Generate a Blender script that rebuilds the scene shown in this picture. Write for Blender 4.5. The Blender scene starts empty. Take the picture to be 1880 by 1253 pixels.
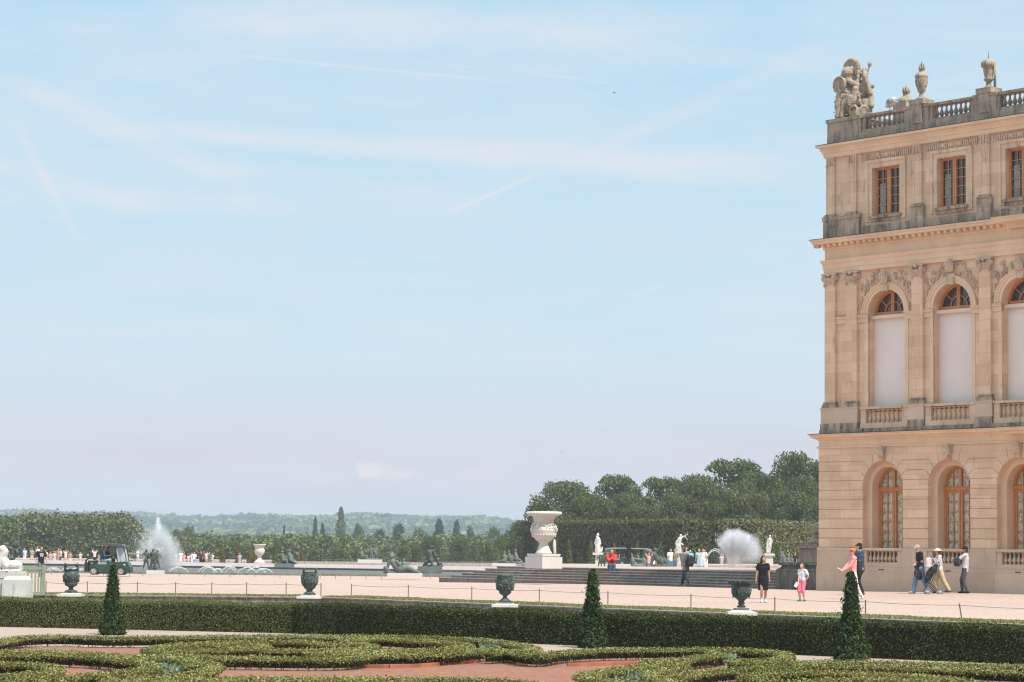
import bpy, bmesh, math, random
import numpy as np
from mathutils import Vector, Matrix, Euler
R=math.radians
sc=bpy.context.scene; col=sc.collection
random.seed(7); RNG=np.random.default_rng(7)
# ------------------------------------------------------------------ camera geometry
F=4500.; PITCH=math.atan(375/4500.); ROLL=.0108; HC=1.65
_fw=Vector((0,math.cos(PITCH),math.sin(PITCH))); _r=Vector((1,0,0)); _u=_r.cross(_fw)
RT=_r*math.cos(ROLL)+_u*math.sin(ROLL); UP=_u*math.cos(ROLL)-_r*math.sin(ROLL)
CAM=Vector((0,0,HC))
def ray(x,y): return _fw*F+RT*(x-940)-UP*(y-626.5)
def G(x,y,z=0.):            # point on the level z seen at (x,y) of the photograph
    r=ray(x,y); return CAM+r*((z-HC)/r.z)
def K(x,y,k):               # point seen at (x,y) where one metre spans k photo pixels
    return CAM+ray(x,y)/k
P0=G(1503,1084.3,0); TH=R(49.9)
U=Vector((math.cos(TH),-math.sin(TH),0)); W=Vector((math.sin(TH),math.cos(TH),0))
def FP(s,d,z): return P0+U*s+W*d+Vector((0,0,z))
def SD(p): q=p-P0; return q.dot(U),q.dot(W)
def sstep(a,b,x):
    t=min(1,max(0,(x-a)/(b-a))); return t*t*(3-2*t)
def gz(X,Y):
    q=Vector((X,Y,0))-P0; s_,d_=q.dot(U),q.dot(W)
    z=-.4*sstep(104,136,Y)+.075*sstep(.5,8,s_)*sstep(-9,-1,d_)*sstep(115,105,Y)
    z-=1.05*sstep(205,262,Y)*sstep(20,-30,X)
    return z
# ------------------------------------------------------------------ materials
MATS={}
def nt(name):
    m=bpy.data.materials.new(name); m.use_nodes=True; t=m.node_tree
    return m,t,t.nodes['Principled BSDF']
def link(t,a,b): t.links.new(a,b)
def ramp(t,fac,stops):
    r=t.nodes.new('ShaderNodeValToRGB'); e=r.color_ramp.elements
    e[0].position=stops[0][0]; e[0].color=(*stops[0][1],1)
    e[1].position=stops[-1][0]; e[1].color=(*stops[-1][1],1)
    for p,c in stops[1:-1]:
        q=e.new(p); q.color=(*c,1)
    link(t,fac,r.inputs[0]); return r.outputs[0]
def noise(t,vec,scale,detail=4,rough=.55,dist=0):
    n=t.nodes.new('ShaderNodeTexNoise'); n.inputs['Scale'].default_value=scale; n.inputs['Detail'].default_value=detail
    n.inputs['Roughness'].default_value=rough; n.inputs['Distortion'].default_value=dist
    if vec is not None: link(t,vec,n.inputs['Vector'])
    return n.outputs['Fac']
def mapping(t,vec,scale=(1,1,1),rot=(0,0,0),loc=(0,0,0)):
    n=t.nodes.new('ShaderNodeMapping'); n.inputs['Scale'].default_value=scale; n.inputs['Rotation'].default_value=rot; n.inputs['Location'].default_value=loc
    link(t,vec,n.inputs['Vector']); return n.outputs[0]
def mixc(t,fac,a,b,mode='MIX'):
    n=t.nodes.new('ShaderNodeMix'); n.data_type='RGBA'; n.blend_type=mode
    for s,v in ((0,fac),(6,a),(7,b)):
        if isinstance(v,(int,float)): n.inputs[s].default_value=v
        elif isinstance(v,tuple): n.inputs[s].default_value=(*v,1) if len(v)==3 else v
        else: link(t,v,n.inputs[s])
    return n.outputs[2]
def math_(t,op,a,b=0,clamp=False):
    n=t.nodes.new('ShaderNodeMath'); n.operation=op; n.use_clamp=clamp
    for i,v in enumerate((a,b)):
        if isinstance(v,(int,float)): n.inputs[i].default_value=v
        else: link(t,v,n.inputs[i])
    return n.outputs[0]
def bump(t,b,h,strength=.3,dist=.02):
    n=t.nodes.new('ShaderNodeBump'); n.inputs['Strength'].default_value=strength; n.inputs['Distance'].default_value=dist
    link(t,h,n.inputs['Height']); link(t,n.outputs[0],b.inputs['Normal'])
def objco(t,kind='Object'):
    return t.nodes.new('ShaderNodeTexCoord').outputs[kind]
def plain(name,c,rough=.6,var=.15,scale=8,metal=0,bs=0.,spec=.4):
    if name in MATS: return MATS[name]
    m,t,b=nt(name); co=objco(t); n=noise(t,co,scale,4)
    c1=tuple(x*(1-var) for x in c); c2=tuple(min(1,x*(1+var)) for x in c)
    link(t,ramp(t,n,[(.3,c1),(.7,c2)]),b.inputs['Base Color'])
    b.inputs['Roughness'].default_value=rough; b.inputs['Metallic'].default_value=metal
    b.inputs['Specular IOR Level'].default_value=spec
    if bs: bump(t,b,noise(t,co,scale*3,5),bs,.02)
    MATS[name]=m; return m
def stone(name,c,stain=.25,block=(1.15,.41),var=.10,darkc=(.05,.052,.045),sscale=1.6,rough=.85,brick=True,seed=0.):
    if name in MATS: return MATS[name]
    m,t,b=nt(name); co=objco(t)
    sep=t.nodes.new('ShaderNodeSeparateXYZ'); link(t,co,sep.inputs[0])
    cmb=t.nodes.new('ShaderNodeCombineXYZ'); link(t,math_(t,'ADD',sep.outputs[0],math_(t,'MULTIPLY',sep.outputs[1],.61)),cmb.inputs[0]); link(t,sep.outputs[2],cmb.inputs[1])
    lo=tuple(x*(1-var) for x in c); hi=tuple(min(1,x*(1+var)) for x in c)
    base=ramp(t,noise(t,co,.9,6,.6),[(.3,lo),(.5,c),(.7,hi)])
    if brick:
        br=t.nodes.new('ShaderNodeTexBrick'); link(t,cmb.outputs[0],br.inputs['Vector'])
        br.inputs['Scale'].default_value=1; br.inputs['Brick Width'].default_value=block[0]; br.inputs['Row Height'].default_value=block[1]
        br.inputs['Mortar Size'].default_value=.006; br.inputs['Mortar Smooth'].default_value=.3; br.inputs['Bias'].default_value=-.1
        br.inputs['Color1'].default_value=(.86,.81,.76,1); br.inputs['Color2'].default_value=(1.10,1.10,1.11,1); br.inputs['Mortar'].default_value=(.62,.56,.5,1)
        base=mixc(t,.75,base,br.outputs[0],'MULTIPLY')
    grain=noise(t,co,22,4,.7); base=mixc(t,.35,base,ramp(t,grain,[(.3,(.75,.73,.7)),(.7,(1.15,1.15,1.15))]),'MULTIPLY')
    st=noise(t,mapping(t,co,(2.2,2.2,.55),loc=(seed,seed,0)),sscale,7,.68)
    f=ramp(t,st,[(.66-stain*.42,(0,0,0)),(.86-stain*.35,(1,1,1))])
    f2=ramp(t,noise(t,co,9,5,.7),[(.25,(.45,)*3),(.65,(1,1,1))])
    base=mixc(t,math_(t,'MULTIPLY',math_(t,'MULTIPLY',f,f2),min(1,.55+stain)),base,darkc)
    link(t,base,b.inputs['Base Color']); b.inputs['Roughness'].default_value=rough; b.inputs['Specular IOR Level'].default_value=.2
    bump(t,b,noise(t,co,14,6,.65),.35,.02)
    MATS[name]=m; return m
def GG(x,y):          # point on the sloping terrace
    p=G(x,y,0)
    for _ in range(4): p=G(x,y,gz(p.x,p.y))
    return p
def foliage(name,cs,rough=.8,trans=.25):
    """leaf colour from a per-leaf random value and broad noise"""
    if name in MATS: return MATS[name]
    m,t,b=nt(name); g=t.nodes.new('ShaderNodeNewGeometry'); co=objco(t)
    f=math_(t,'ADD',math_(t,'MULTIPLY',g.outputs['Random Per Island'],.55),math_(t,'MULTIPLY',noise(t,co,.35 if len(cs)>3 else .8,3),.45))
    n=len(cs); c=ramp(t,f,[(.2+.6*i/(n-1),x) for i,x in enumerate(cs)])
    link(t,c,b.inputs['Base Color']); b.inputs['Roughness'].default_value=rough; b.inputs['Specular IOR Level'].default_value=.06
    if trans:
        tr=t.nodes.new('ShaderNodeBsdfTranslucent'); link(t,mixc(t,.5,c,(.25,.3,.04)),tr.inputs[0])
        ms=t.nodes.new('ShaderNodeMixShader'); ms.inputs[0].default_value=trans
        link(t,b.outputs[0],ms.inputs[1]); link(t,tr.outputs[0],ms.inputs[2]); link(t,ms.outputs[0],t.nodes['Material Output'].inputs[0])
    MATS[name]=m; return m
# ------------------------------------------------------------------ mesh helpers
class MB:
    def __init__(s): s.v=[]; s.f=[]
    def add(s,vs,fs):
        o=len(s.v); s.v+= [tuple(v) for v in vs]; s.f+=[tuple(i+o for i in f) for f in fs]; return s
    def box(s,c,size,rz=0,taper=1.,M=None):
        x,y,z=(a/2 for a in size); vs=[]
        for sz,k in ((-1,1),(1,taper)):
            for sx,sy in ((-1,-1),(1,-1),(1,1),(-1,1)): vs.append(Vector((sx*x*k,sy*y*k,sz*z)))
        m=Matrix.Rotation(rz,3,'Z') if M is None else M
        vs=[m@v+Vector(c) for v in vs]
        return s.add(vs,[(3,2,1,0),(4,5,6,7),(0,1,5,4),(1,2,6,5),(2,3,7,6),(3,0,4,7)])
    def bx(s,x0,x1,y0,y1,z0,z1): return s.box(((x0+x1)/2,(y0+y1)/2,(z0+z1)/2),(x1-x0,y1-y0,z1-z0))
    def lathe(s,prof,c=(0,0,0),n=16,rib=0,nr=0,sq=1.):
        vs=[];fs=[];c=Vector(c)
        for r,z in prof:
            for i in range(n):
                a=2*math.pi*i/n; q=r*(1+(rib*math.cos(nr*a) if nr else 0)); vs.append(c+Vector((q*math.cos(a),q*math.sin(a)*sq,z)))
        for j in range(len(prof)-1):
            for i in range(n):
                k=(i+1)%n; fs.append((j*n+i,j*n+k,(j+1)*n+k,(j+1)*n+i))
        fs.append(tuple(range(n))[::-1]); fs.append(tuple(range((len(prof)-1)*n,len(prof)*n)))
        return s.add(vs,fs)
    def tube(s,pts,rad,n=6):
        pts=[Vector(p) for p in pts]; rad=rad if hasattr(rad,'__len__') else [rad]*len(pts); vs=[];fs=[]
        for i,p in enumerate(pts):
            d=(pts[min(i+1,len(pts)-1)]-pts[max(i-1,0)]).normalized()
            a=d.orthogonal().normalized() if i==0 else (pa-d*pa.dot(d)).normalized()
            pa=a; b=d.cross(a)
            for k in range(n):
                t=2*math.pi*k/n; vs.append(p+(a*math.cos(t)+b*math.sin(t))*rad[i])
        for i in range(len(pts)-1):
            for k in range(n):
                l=(k+1)%n; fs.append((i*n+k,i*n+l,(i+1)*n+l,(i+1)*n+k))
        fs.append(tuple(range(n))[::-1]); fs.append(tuple(range((len(pts)-1)*n,len(pts)*n)))
        return s.add(vs,fs)
    def ell(s,c,r,M=None,n=10,m=7):
        c=Vector(c); r=(r,r,r) if not hasattr(r,'__len__') else r; vs=[Vector((0,0,-1))]; fs=[]
        for j in range(1,m):
            ph=-math.pi/2+math.pi*j/m
            for i in range(n):
                a=2*math.pi*i/n; vs.append(Vector((math.cos(ph)*math.cos(a),math.cos(ph)*math.sin(a),math.sin(ph))))
        vs.append(Vector((0,0,1))); L=len(vs)-1
        for i in range(n): fs.append((0,1+(i+1)%n,1+i)); fs.append((L,L-n+i,L-n+(i+1)%n))
        for j in range(m-2):
            for i in range(n):
                a=1+j*n+i;b=1+j*n+(i+1)%n; fs.append((a,b,b+n,a+n))
        vs=[Vector((v.x*r[0],v.y*r[1],v.z*r[2])) for v in vs]
        if M is not None: vs=[M@v for v in vs]
        return s.add([v+c for v in vs],fs)
    def cap(s,p0,r0,p1,r1,n=10):
        p0=Vector(p0);p1=Vector(p1);d=(p1-p0)
        L=d.length
        if L<1e-5: return s.ell(p0,r0,n=n)
        d/=L; pts=[];rad=[]
        for a in (-85,-55,-25): pts.append(p0+d*r0*math.sin(R(a))); rad.append(r0*math.cos(R(a)))
        for t in (0,.5,1): pts.append(p0+d*L*t); rad.append(r0+(r1-r0)*t)
        for a in (25,55,85): pts.append(p1+d*r1*math.sin(R(a))); rad.append(r1*math.cos(R(a)))
        return s.tube(pts,rad,n)
    def prism(s,poly,y0,y1):      # polygon in x,z pulled along y
        n=len(poly); vs=[(p[0],y0,p[1]) for p in poly]+[(p[0],y1,p[1]) for p in poly]
        fs=[tuple(range(n)),tuple(range(n,2*n))[::-1]]+[(i,i+n,(i+1)%n+n,(i+1)%n) for i in range(n)]
        return s.add(vs,fs)
    def mesh(s,name,mat,smooth=False,fix=True):
        me=bpy.data.meshes.new(name); me.from_pydata(s.v,[],s.f)
        if fix:
            b=bmesh.new(); b.from_mesh(me); bmesh.ops.recalc_face_normals(b,faces=b.faces); b.to_mesh(me); b.free()
        if smooth: me.polygons.foreach_set('use_smooth',[True]*len(me.polygons))
        if mat: me.materials.append(mat)
        return me
    def build(s,name,mat,parent=None,smooth=False,loc=None,fix=True):
        return put(name,s.mesh(name,mat,smooth,fix),parent,loc)
def put(name,me,parent=None,loc=None,rz=0):
    o=bpy.data.objects.new(name,me); col.objects.link(o)
    if parent is not None: o.parent=parent
    if loc is not None: o.location=loc
    if rz: o.rotation_euler=(0,0,rz)
    return o
def tag(o,label=None,cat=None,group=None,kind=None):
    if label: o['label']=label
    if cat: o['category']=cat
    if group: o['group']=group
    if kind: o['kind']=kind
    return o
def empty(name,loc=(0,0,0),rz=0,label=None,cat=None,group=None):
    o=bpy.data.objects.new(name,None); col.objects.link(o); o.location=loc; o.rotation_euler=(0,0,rz); o.empty_display_size=.2
    return tag(o,label,cat,group)
def kids(o): return [c for c in bpy.data.objects if c.parent==o]
def copy_tree(o,parent=None):
    c=o.copy(); col.objects.link(c)
    if parent is not None: c.parent=parent
    for ch in kids(o): copy_tree(ch,c)
    return c
def blob(mb,name,mat,voxel,parent=None,smooth=True,loc=None,disp=0,dscale=.1):
    """join overlapping closed shapes into one continuous skin"""
    me=mb.mesh(name+'_src',None,fix=False)
    o=bpy.data.objects.new(name+'_src',me); col.objects.link(o)
    m=o.modifiers.new('r','REMESH'); m.mode='VOXEL'; m.voxel_size=voxel; m.use_smooth_shade=True
    if disp:
        tx=bpy.data.textures.get('dsp%g'%dscale) or bpy.data.textures.new('dsp%g'%dscale,'CLOUDS'); tx.noise_scale=dscale; tx.noise_depth=3
        d=o.modifiers.new('d','DISPLACE'); d.texture=tx; d.strength=disp; d.mid_level=.5
    dg=bpy.context.evaluated_depsgraph_get(); dg.update()
    new=bpy.data.meshes.new_from_object(o.evaluated_get(dg))
    bpy.data.objects.remove(o); bpy.data.meshes.remove(me); new.name=name
    new.materials.clear(); new.materials.append(mat)
    new.polygons.foreach_set('use_smooth',[smooth]*len(new.polygons))
    return put(name,new,parent,loc)
def leafmesh(name,pts,nor,size,mat,jit=.7,aspect=1.6,up=0.,core=None):
    """many small leaf faces; pts,nor Nx3 numpy; size scalar or N"""
    N=len(pts); rn=RNG.normal(size=(N,3)); n=nor+jit*rn; n/=np.linalg.norm(n,axis=1)[:,None]+1e-9
    a=np.cross(n,RNG.normal(size=(N,3))); a/=np.linalg.norm(a,axis=1)[:,None]+1e-9
    if up: a[:,2]+=up; a/=np.linalg.norm(a,axis=1)[:,None]
    b=np.cross(n,a); b/=np.linalg.norm(b,axis=1)[:,None]+1e-9
    sz=(np.ones(N)*size*RNG.uniform(.6,1.3,N))[:,None]
    A=a*sz*aspect/2; B=b*sz/2
    v=np.stack([pts-A,pts-A*.1+B,pts+A,pts-A*.1-B],1).reshape(-1,3)
    nv=len(v); cf=[];cv=[]
    if core is not None: cv=core.v; cf=core.f
    fs=np.arange(nv).reshape(-1,4)
    me=bpy.data.meshes.new(name)
    cverts=np.array(cv,dtype=float).reshape(-1,3) if len(cv) else np.zeros((0,3))
    allv=np.concatenate([v,cverts]); loops=[fs.reshape(-1)]; starts=list(range(0,nv,4)); tot=nv; 
    st=np.arange(0,nv,4)
    cst=[];ll=[]
    for f in cf: cst.append(tot); tot+=len(f); ll+= [i+nv for i in f]
    me.vertices.add(len(allv)); me.vertices.foreach_set('co',allv.reshape(-1))
    lv=np.concatenate([fs.reshape(-1),np.array(ll,dtype=int)]) if ll else fs.reshape(-1)
    me.loops.add(len(lv)); me.loops.foreach_set('vertex_index',lv.astype(np.int32))
    sts=np.concatenate([st,np.array(cst,dtype=int)]) if cst else st
    me.polygons.add(len(sts)); me.polygons.foreach_set('loop_start',sts.astype(np.int32))
    me.update(calc_edges=True); me.validate()
    me.materials.append(mat); return me
# ------------------------------------------------------------------ base materials
M={}
M['stone']=stone('honey limestone',(.70,.490,.338),.18)
M['stone_plain']=stone('smooth limestone',(.705,.497,.338),.12,brick=False)
M['stone_pale']=stone('pale plinth limestone',(.60,.45,.345),.14,(1.6,.8))
M['stone_upper']=stone('upper limestone',(.66,.475,.34),.30,(1.1,.45))
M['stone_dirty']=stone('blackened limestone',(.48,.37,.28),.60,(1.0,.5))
M['stone_grey']=stone('grey weathered stone',(.37,.30,.235),.52,(1.3,.5),darkc=(.06,.056,.048))
M['stone_roof']=stone('roof sculpture stone',(.34,.275,.21),.42,brick=False,sscale=3)
M['carve']=stone('carved limestone',(.60,.43,.31),.38,brick=False,sscale=4)
M['lead']=plain('dark lead flashing',(.06,.065,.065),.5,.3,5)
M['orange']=plain('ochre painted wood',(.50,.20,.065),.5,.12,6)
M['steps']=stone('dark worn steps',(.25,.225,.20),.42,(1.9,1.0),darkc=(.035,.035,.035),sscale=2.2)
M['tread']=stone('highlight painted tread',(.34,.30,.27),.35,(1.9,1.0),darkc=(.07,.07,.065),sscale=3)  # paler than the risers: highlight along the treads put into the colour
M['marble_old']=stone('lichened marble',(.50,.50,.455),.30,brick=False,var=.1,darkc=(.22,.24,.19),rough=.6,sscale=4)
M['plinthdark']=stone('dark lichen stone',(.15,.145,.12),.6,brick=False,darkc=(.03,.035,.03))
M['marble']=stone('white marble',(.56,.525,.49),.05,brick=False,var=.05,darkc=(.4,.36,.3),rough=.5,sscale=2.5)
M['marble_stain']=stone('streaked pink marble coping',(.40,.32,.285),.5,brick=False,darkc=(.15,.14,.13),sscale=2)
M['bronze']=stone('verdigris bronze',(.082,.105,.09),.45,brick=False,darkc=(.018,.024,.022),var=.45,sscale=5,rough=.5)
M['bronze_light']=stone('pale verdigris bronze',(.13,.155,.14),.35,brick=False,darkc=(.03,.04,.036),var=.4,sscale=3,rough=.55)
M['glass']=plain('dark window glass',(.03,.04,.045),.06,.4,1.5,spec=.9)
M['white']=plain('white cloth blind',(.74,.63,.575),.8,.03,1)
M['blindbox']=plain('cream blind box',(.72,.56,.44),.6,.05,2)
def curtain_mat():
    m,t,b=nt('patterned net curtain behind glass'); co=objco(t)
    w=t.nodes.new('ShaderNodeTexVoronoi'); w.inputs['Scale'].default_value=7; link(t,mapping(t,co,(1.4,1.4,.8)),w.inputs['Vector'])
    c=ramp(t,w.outputs['Distance'],[(.1,(.20,.19,.10)),(.35,(.46,.43,.32)),(.6,(.58,.55,.45))])
    f=ramp(t,noise(t,mapping(t,co,(9,9,1.2)),1.5,3),[(.35,(.7,.7,.66)),(.6,(1,1,1))])
    link(t,mixc(t,.8,c,f,'MULTIPLY'),b.inputs['Base Color']); b.inputs['Roughness'].default_value=.12; b.inputs['Specular IOR Level'].default_value=.6
    return m
M['curtain']=curtain_mat()
def gravel(name,c,scale=60,patch=.8,c2=None):
    m,t,b=nt(name); co=objco(t)
    v=t.nodes.new('ShaderNodeTexVoronoi'); v.inputs['Scale'].default_value=scale*.22; link(t,co,v.inputs['Vector'])
    n=noise(t,co,scale*.12,6,.8); big=math_(t,'ADD',math_(t,'MULTIPLY',noise(t,co,.16,5,.6),.5),math_(t,'MULTIPLY',noise(t,mapping(t,co,(.12,1.1,1),rot=(0,0,.75)),1.,5,.65),.5))
    c_=mixc(t,1.,c,ramp(t,n,[(.34,(.60,.56,.54)),(.5,(1,1,1)),(.64,(1.25,1.25,1.25))]),'MULTIPLY')
    c_=mixc(t,.28,c_,v.outputs['Color'],'SOFT_LIGHT')
    c_=mixc(t,ramp(t,big,[(.35,(0,0,0)),(.65,(patch,)*3)]),c_,c2 or tuple(x*.7 for x in c))
    link(t,c_,b.inputs['Base Color']); b.inputs['Roughness'].default_value=.95; b.inputs['Specular IOR Level'].default_value=.1
    bump(t,b,n,.6,.02); return m
M['gravel']=gravel('pink beige gravel',(.435,.318,.268),c2=(.35,.262,.215))
M['gravel_low']=gravel('pink parterre gravel',(.37,.285,.24),c2=(.30,.23,.19))
M['redsand']=gravel('crushed red brick sand',(.27,.13,.088),patch=.7,c2=(.21,.11,.075))
M['terracotta']=plain('orange terracotta edging',(.36,.11,.055),.8,.35,3)
M['dirt']=gravel('stony terrain',(.10,.11,.06))
SUN_E=2.9; SKY_S=.12; EXPO=1.08; SKY_TINT=(.8,.9,1.); HAZE_C=(.80,.875,1.,1.); HAZE_D=1.8e-4
HZ0=(2.55,2.54,2.82);HZ1=(2.56,2.56,2.88);HZ2=(2.42,2.74,3.05);HZ3=(2.25,2.95,3.3);HZ4=(1.85,2.78,3.4); CLOUD=(2.82,3.08,3.40); PUFF=(3.25,3.1,3.15)
# ------------------------------------------------------------------ camera, sun, sky
cam=bpy.data.cameras.new('camera'); co_=bpy.data.objects.new('camera',cam); col.objects.link(co_)
mm=Matrix((RT,UP,-_fw)).transposed().to_4x4(); mm.translation=CAM; co_.matrix_world=mm
cam.sensor_width=36; cam.lens=36*F/1880; cam.clip_end=20000; cam.clip_start=.1; sc.camera=co_
EL=R(58); SAZ=R(49.35); SV=Vector((math.cos(SAZ)*math.cos(EL),-math.sin(SAZ)*math.cos(EL),math.sin(EL)))
L=bpy.data.lights.new('sun','SUN'); L.energy=SUN_E; L.angle=R(.5); L.color=(1,.93,.84)
lo=bpy.data.objects.new('sun',L); col.objects.link(lo); lo.rotation_euler=SV.to_track_quat('Z','Y').to_euler()
wd=bpy.data.worlds.new('World'); sc.world=wd; wd.use_nodes=True; t=wd.node_tree
bg=t.nodes['Background']; sky=t.nodes.new('ShaderNodeTexSky'); sky.sky_type='NISHITA'; sky.sun_disc=False
sky.sun_elevation=EL; sky.sun_rotation=math.atan2(SV.x,SV.y); sky.air_density=1.0; sky.dust_density=1.2; sky.ozone_density=1.0; sky.altitude=100
tc=t.nodes.new('ShaderNodeTexCoord'); sp=t.nodes.new('ShaderNodeSeparateXYZ'); link(t,tc.outputs['Generated'],sp.inputs[0])
az=math_(t,'ARCTAN2',sp.outputs[0],sp.outputs[1]); el=math_(t,'ARCSINE',sp.outputs[2])
cb=t.nodes.new('ShaderNodeCombineXYZ'); link(t,az,cb.inputs[0]); link(t,el,cb.inputs[1]); ae=cb.outputs[0]
def AE(x,y):
    r=ray(x,y); return math.atan2(r.x,r.y),math.asin(r.z/r.length)
def streak(p,q,w,s,w2=None,soft=.5):
    """a drifting trail across the sky between two directions; widens from w to w2"""
    (ax,ay),(bx_,by_)=AE(*p),AE(*q); d=Vector((bx_-ax,by_-ay)); Ln=d.length; ang=math.atan2(d.y,d.x)
    m=t.nodes.new('ShaderNodeMapping'); m.vector_type='TEXTURE'; m.inputs['Location'].default_value=(ax,ay,0); m.inputs['Rotation'].default_value=(0,0,ang)
    link(t,ae,m.inputs[0]); s2=t.nodes.new('ShaderNodeSeparateXYZ'); link(t,m.outputs[0],s2.inputs[0])
    tt=math_(t,'DIVIDE',s2.outputs[0],Ln)
    nz=noise(t,mapping(t,m.outputs[0],(1/Ln*5,1/(w*2.6/F),1),rot=(0,0,.03)),1.6,8,.68,.5)
    w2=w if w2 is None else w2
    wid=math_(t,'ADD',w/F,math_(t,'MULTIPLY',tt,(w2-w)/F))
    h=math_(t,'ABSOLUTE',math_(t,'DIVIDE',math_(t,'ADD',s2.outputs[1],math_(t,'MULTIPLY',math_(t,'SUBTRACT',nz,.5),w/F*1.2)),wid))
    a=math_(t,'SUBTRACT',1,h,True); a=math_(t,'POWER',a,soft)
    e=math_(t,'MULTIPLY',math_(t,'MULTIPLY',tt,6,True),math_(t,'MULTIPLY',math_(t,'SUBTRACT',1,tt),5,True),True)
    return math_(t,'MULTIPLY',math_(t,'MULTIPLY',a,e),math_(t,'MULTIPLY',math_(t,'ADD',nz,.45),s))
tot=None
for a in [((360,93),(960,152),3.5,.32),((735,112),(905,126),3,.22),((960,131),(1150,158),3.5,.28,2),((640,467),(835,475),3.5,.3),
          ((800,402),(1002,312),2,.5,9),((1060,292),(1560,62),14,.26,30,.8),((1140,548),(1240,515),4,.4,7),((150,225),(1560,318),22,.62,38,.7),
          ((-40,120),(560,390),24,.36,38,.8),((15,200),(165,478),13,.34,9,.7),((-60,290),(300,385),22,.3,30,.8),((300,280),(1000,400),26,.25,50,.9),
          ((860,590),(960,622),5,.22,8),((-100,360),(600,370),18,.22,30,.9),((330,706),(395,716),4,-.10,3),((0,752),(360,750),5,-.07,8),((560,737),(650,742),2.5,-.08,3),
          ((900,660),(1500,610),8,.2,16,.8),((350,640),(1500,690),16,.16,24,.9),((300,30),(1400,60),40,.4,60,.9),((0,620),(500,590),20,.15,30,.9)]:
    s_=math_(t,'MULTIPLY',streak(*a),1.25); tot=s_ if tot is None else math_(t,'ADD',tot,s_)
n1=noise(t,mapping(t,ae,(4,16,1),rot=(0,0,-.12)),2.2,7,.58,.4); n2=noise(t,mapping(t,ae,(9,60,1),rot=(0,0,-.1),loc=(3,1,0)),2.,6,.6,.3)
cl=math_(t,'ADD',ramp(t,n1,[(.36,(0,)*3),(.72,(.5,)*3)]),math_(t,'MULTIPLY',ramp(t,n2,[(.45,(0,)*3),(.8,(1,)*3)]),.30))
cl=math_(t,'ADD',cl,tot,True)
# small cumulus heads low over the hills
def puff(x,y,w,h,s):
    a,e=AE(x,y); m=t.nodes.new('ShaderNodeMapping'); m.vector_type='TEXTURE'; m.inputs['Location'].default_value=(a,e,0); m.inputs['Scale'].default_value=(w/F,h/F,1)
    link(t,ae,m.inputs[0]); s2=t.nodes.new('ShaderNodeSeparateXYZ'); link(t,m.outputs[0],s2.inputs[0])
    nz=noise(t,mapping(t,m.outputs[0],(1.,.6,1),loc=(x,0,0)),1.6,6,.6)
    ln=t.nodes.new('ShaderNodeVectorMath'); ln.operation='LENGTH'; link(t,m.outputs[0],ln.inputs[0])
    v=math_(t,'SUBTRACT',math_(t,'ADD',math_(t,'MULTIPLY',nz,2.2),-.15),ln.outputs['Value'])
    cut=math_(t,'MULTIPLY',math_(t,'ADD',s2.outputs[1],.9),3,True)
    return math_(t,'MULTIPLY',math_(t,'MULTIPLY',math_(t,'MULTIPLY',v,1.6,True),cut),s)
pf=math_(t,'ADD',math_(t,'ADD',puff(680,866,36,22,1.),puff(738,872,42,14,.7)),math_(t,'ADD',puff(880,872,60,16,.28),puff(590,880,60,16,.2)),True)
skyc=mixc(t,1.,sky.outputs[0],SKY_TINT,'MULTIPLY')
grad=ramp(t,math_(t,'MULTIPLY',el,4.4),[(.0,(.97,)*3),(1.,(.93,)*3)])
hc=ramp(t,math_(t,'MULTIPLY',el,4.4),[(.0,HZ0),(.17,HZ1),(.24,HZ2),(.34,HZ3),(1.,HZ4)])
base=mixc(t,grad,skyc,hc)
base=mixc(t,cl,base,CLOUD); base=mixc(t,pf,base,PUFF)
hi=ramp(t,el,[(.25,(1,1,1)),(.95,(1.75,1.72,1.68))]); base=mixc(t,1.,base,hi,'MULTIPLY')  # sky above the view brightened, added fill for the shaded facade
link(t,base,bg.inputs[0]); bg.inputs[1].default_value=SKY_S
sc.view_settings.view_transform='Standard'; sc.view_settings.look='None'; sc.view_settings.gamma=1; sc.view_settings.exposure=EXPO
sc.cycles.max_bounces=6; sc.cycles.diffuse_bounces=4; sc.cycles.glossy_bounces=2; sc.cycles.transmission_bounces=3; sc.cycles.transparent_max_bounces=8; sc.cycles.volume_bounces=1
sc.cycles.use_denoising=True; sc.cycles.filter_width=1.2; sc.cycles.use_adaptive_sampling=True; sc.cycles.adaptive_threshold=.012; sc.cycles.sample_clamp_indirect=6
# ------------------------------------------------------------------ air
hm=bpy.data.materials.new('pale summer haze'); hm.use_nodes=True; t=hm.node_tree; t.nodes.remove(t.nodes['Principled BSDF'])
pv=t.nodes.new('ShaderNodeVolumePrincipled'); pv.inputs['Color'].default_value=HAZE_C; pv.inputs['Density'].default_value=HAZE_D; pv.inputs['Anisotropy'].default_value=.3
link(t,pv.outputs[0],t.nodes['Material Output'].inputs['Volume'])
if HAZE_D>0: tag(MB().bx(-2600,2600,-60,6300,-46,62).build('haze',hm),kind='stuff')
# ------------------------------------------------------------------ ground
ZL=-.65                                   # level of the sunk parterre
KA=G(1880,1150,0); KB=G(568,1098.5,0); KC=G(130,1094.5,0)
kd=(KB-KC).normalized(); KD=KB+kd*0+(KC-KB).normalized()*60; KR=KA-(KB-KA).normalized()*30
kseg=[KD,KB,KR]
def kerbY(X):
    for a,b in zip(kseg[:-1],kseg[1:]):
        if X<=b.x: return a.y+(b.y-a.y)*(X-a.x)/(b.x-a.x)
    return kseg[-1].y+(X-kseg[-1].x)*(KR.y-KB.y)/(KR.x-KB.x)
xs=sorted(set([-420,-300,-220,-160,-120,-90]+list(np.arange(-70,42,2.))+[KB.x,44,50,60,80,120,200,420]))
ys=[0,1,2,3,5,8,12,15]+list(range(17,60,2))+[64,70,78,86,94,102,112,122,132,142,152,162,176,190,210,240,280,330,420]
mb=MB(); vs=[]
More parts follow.
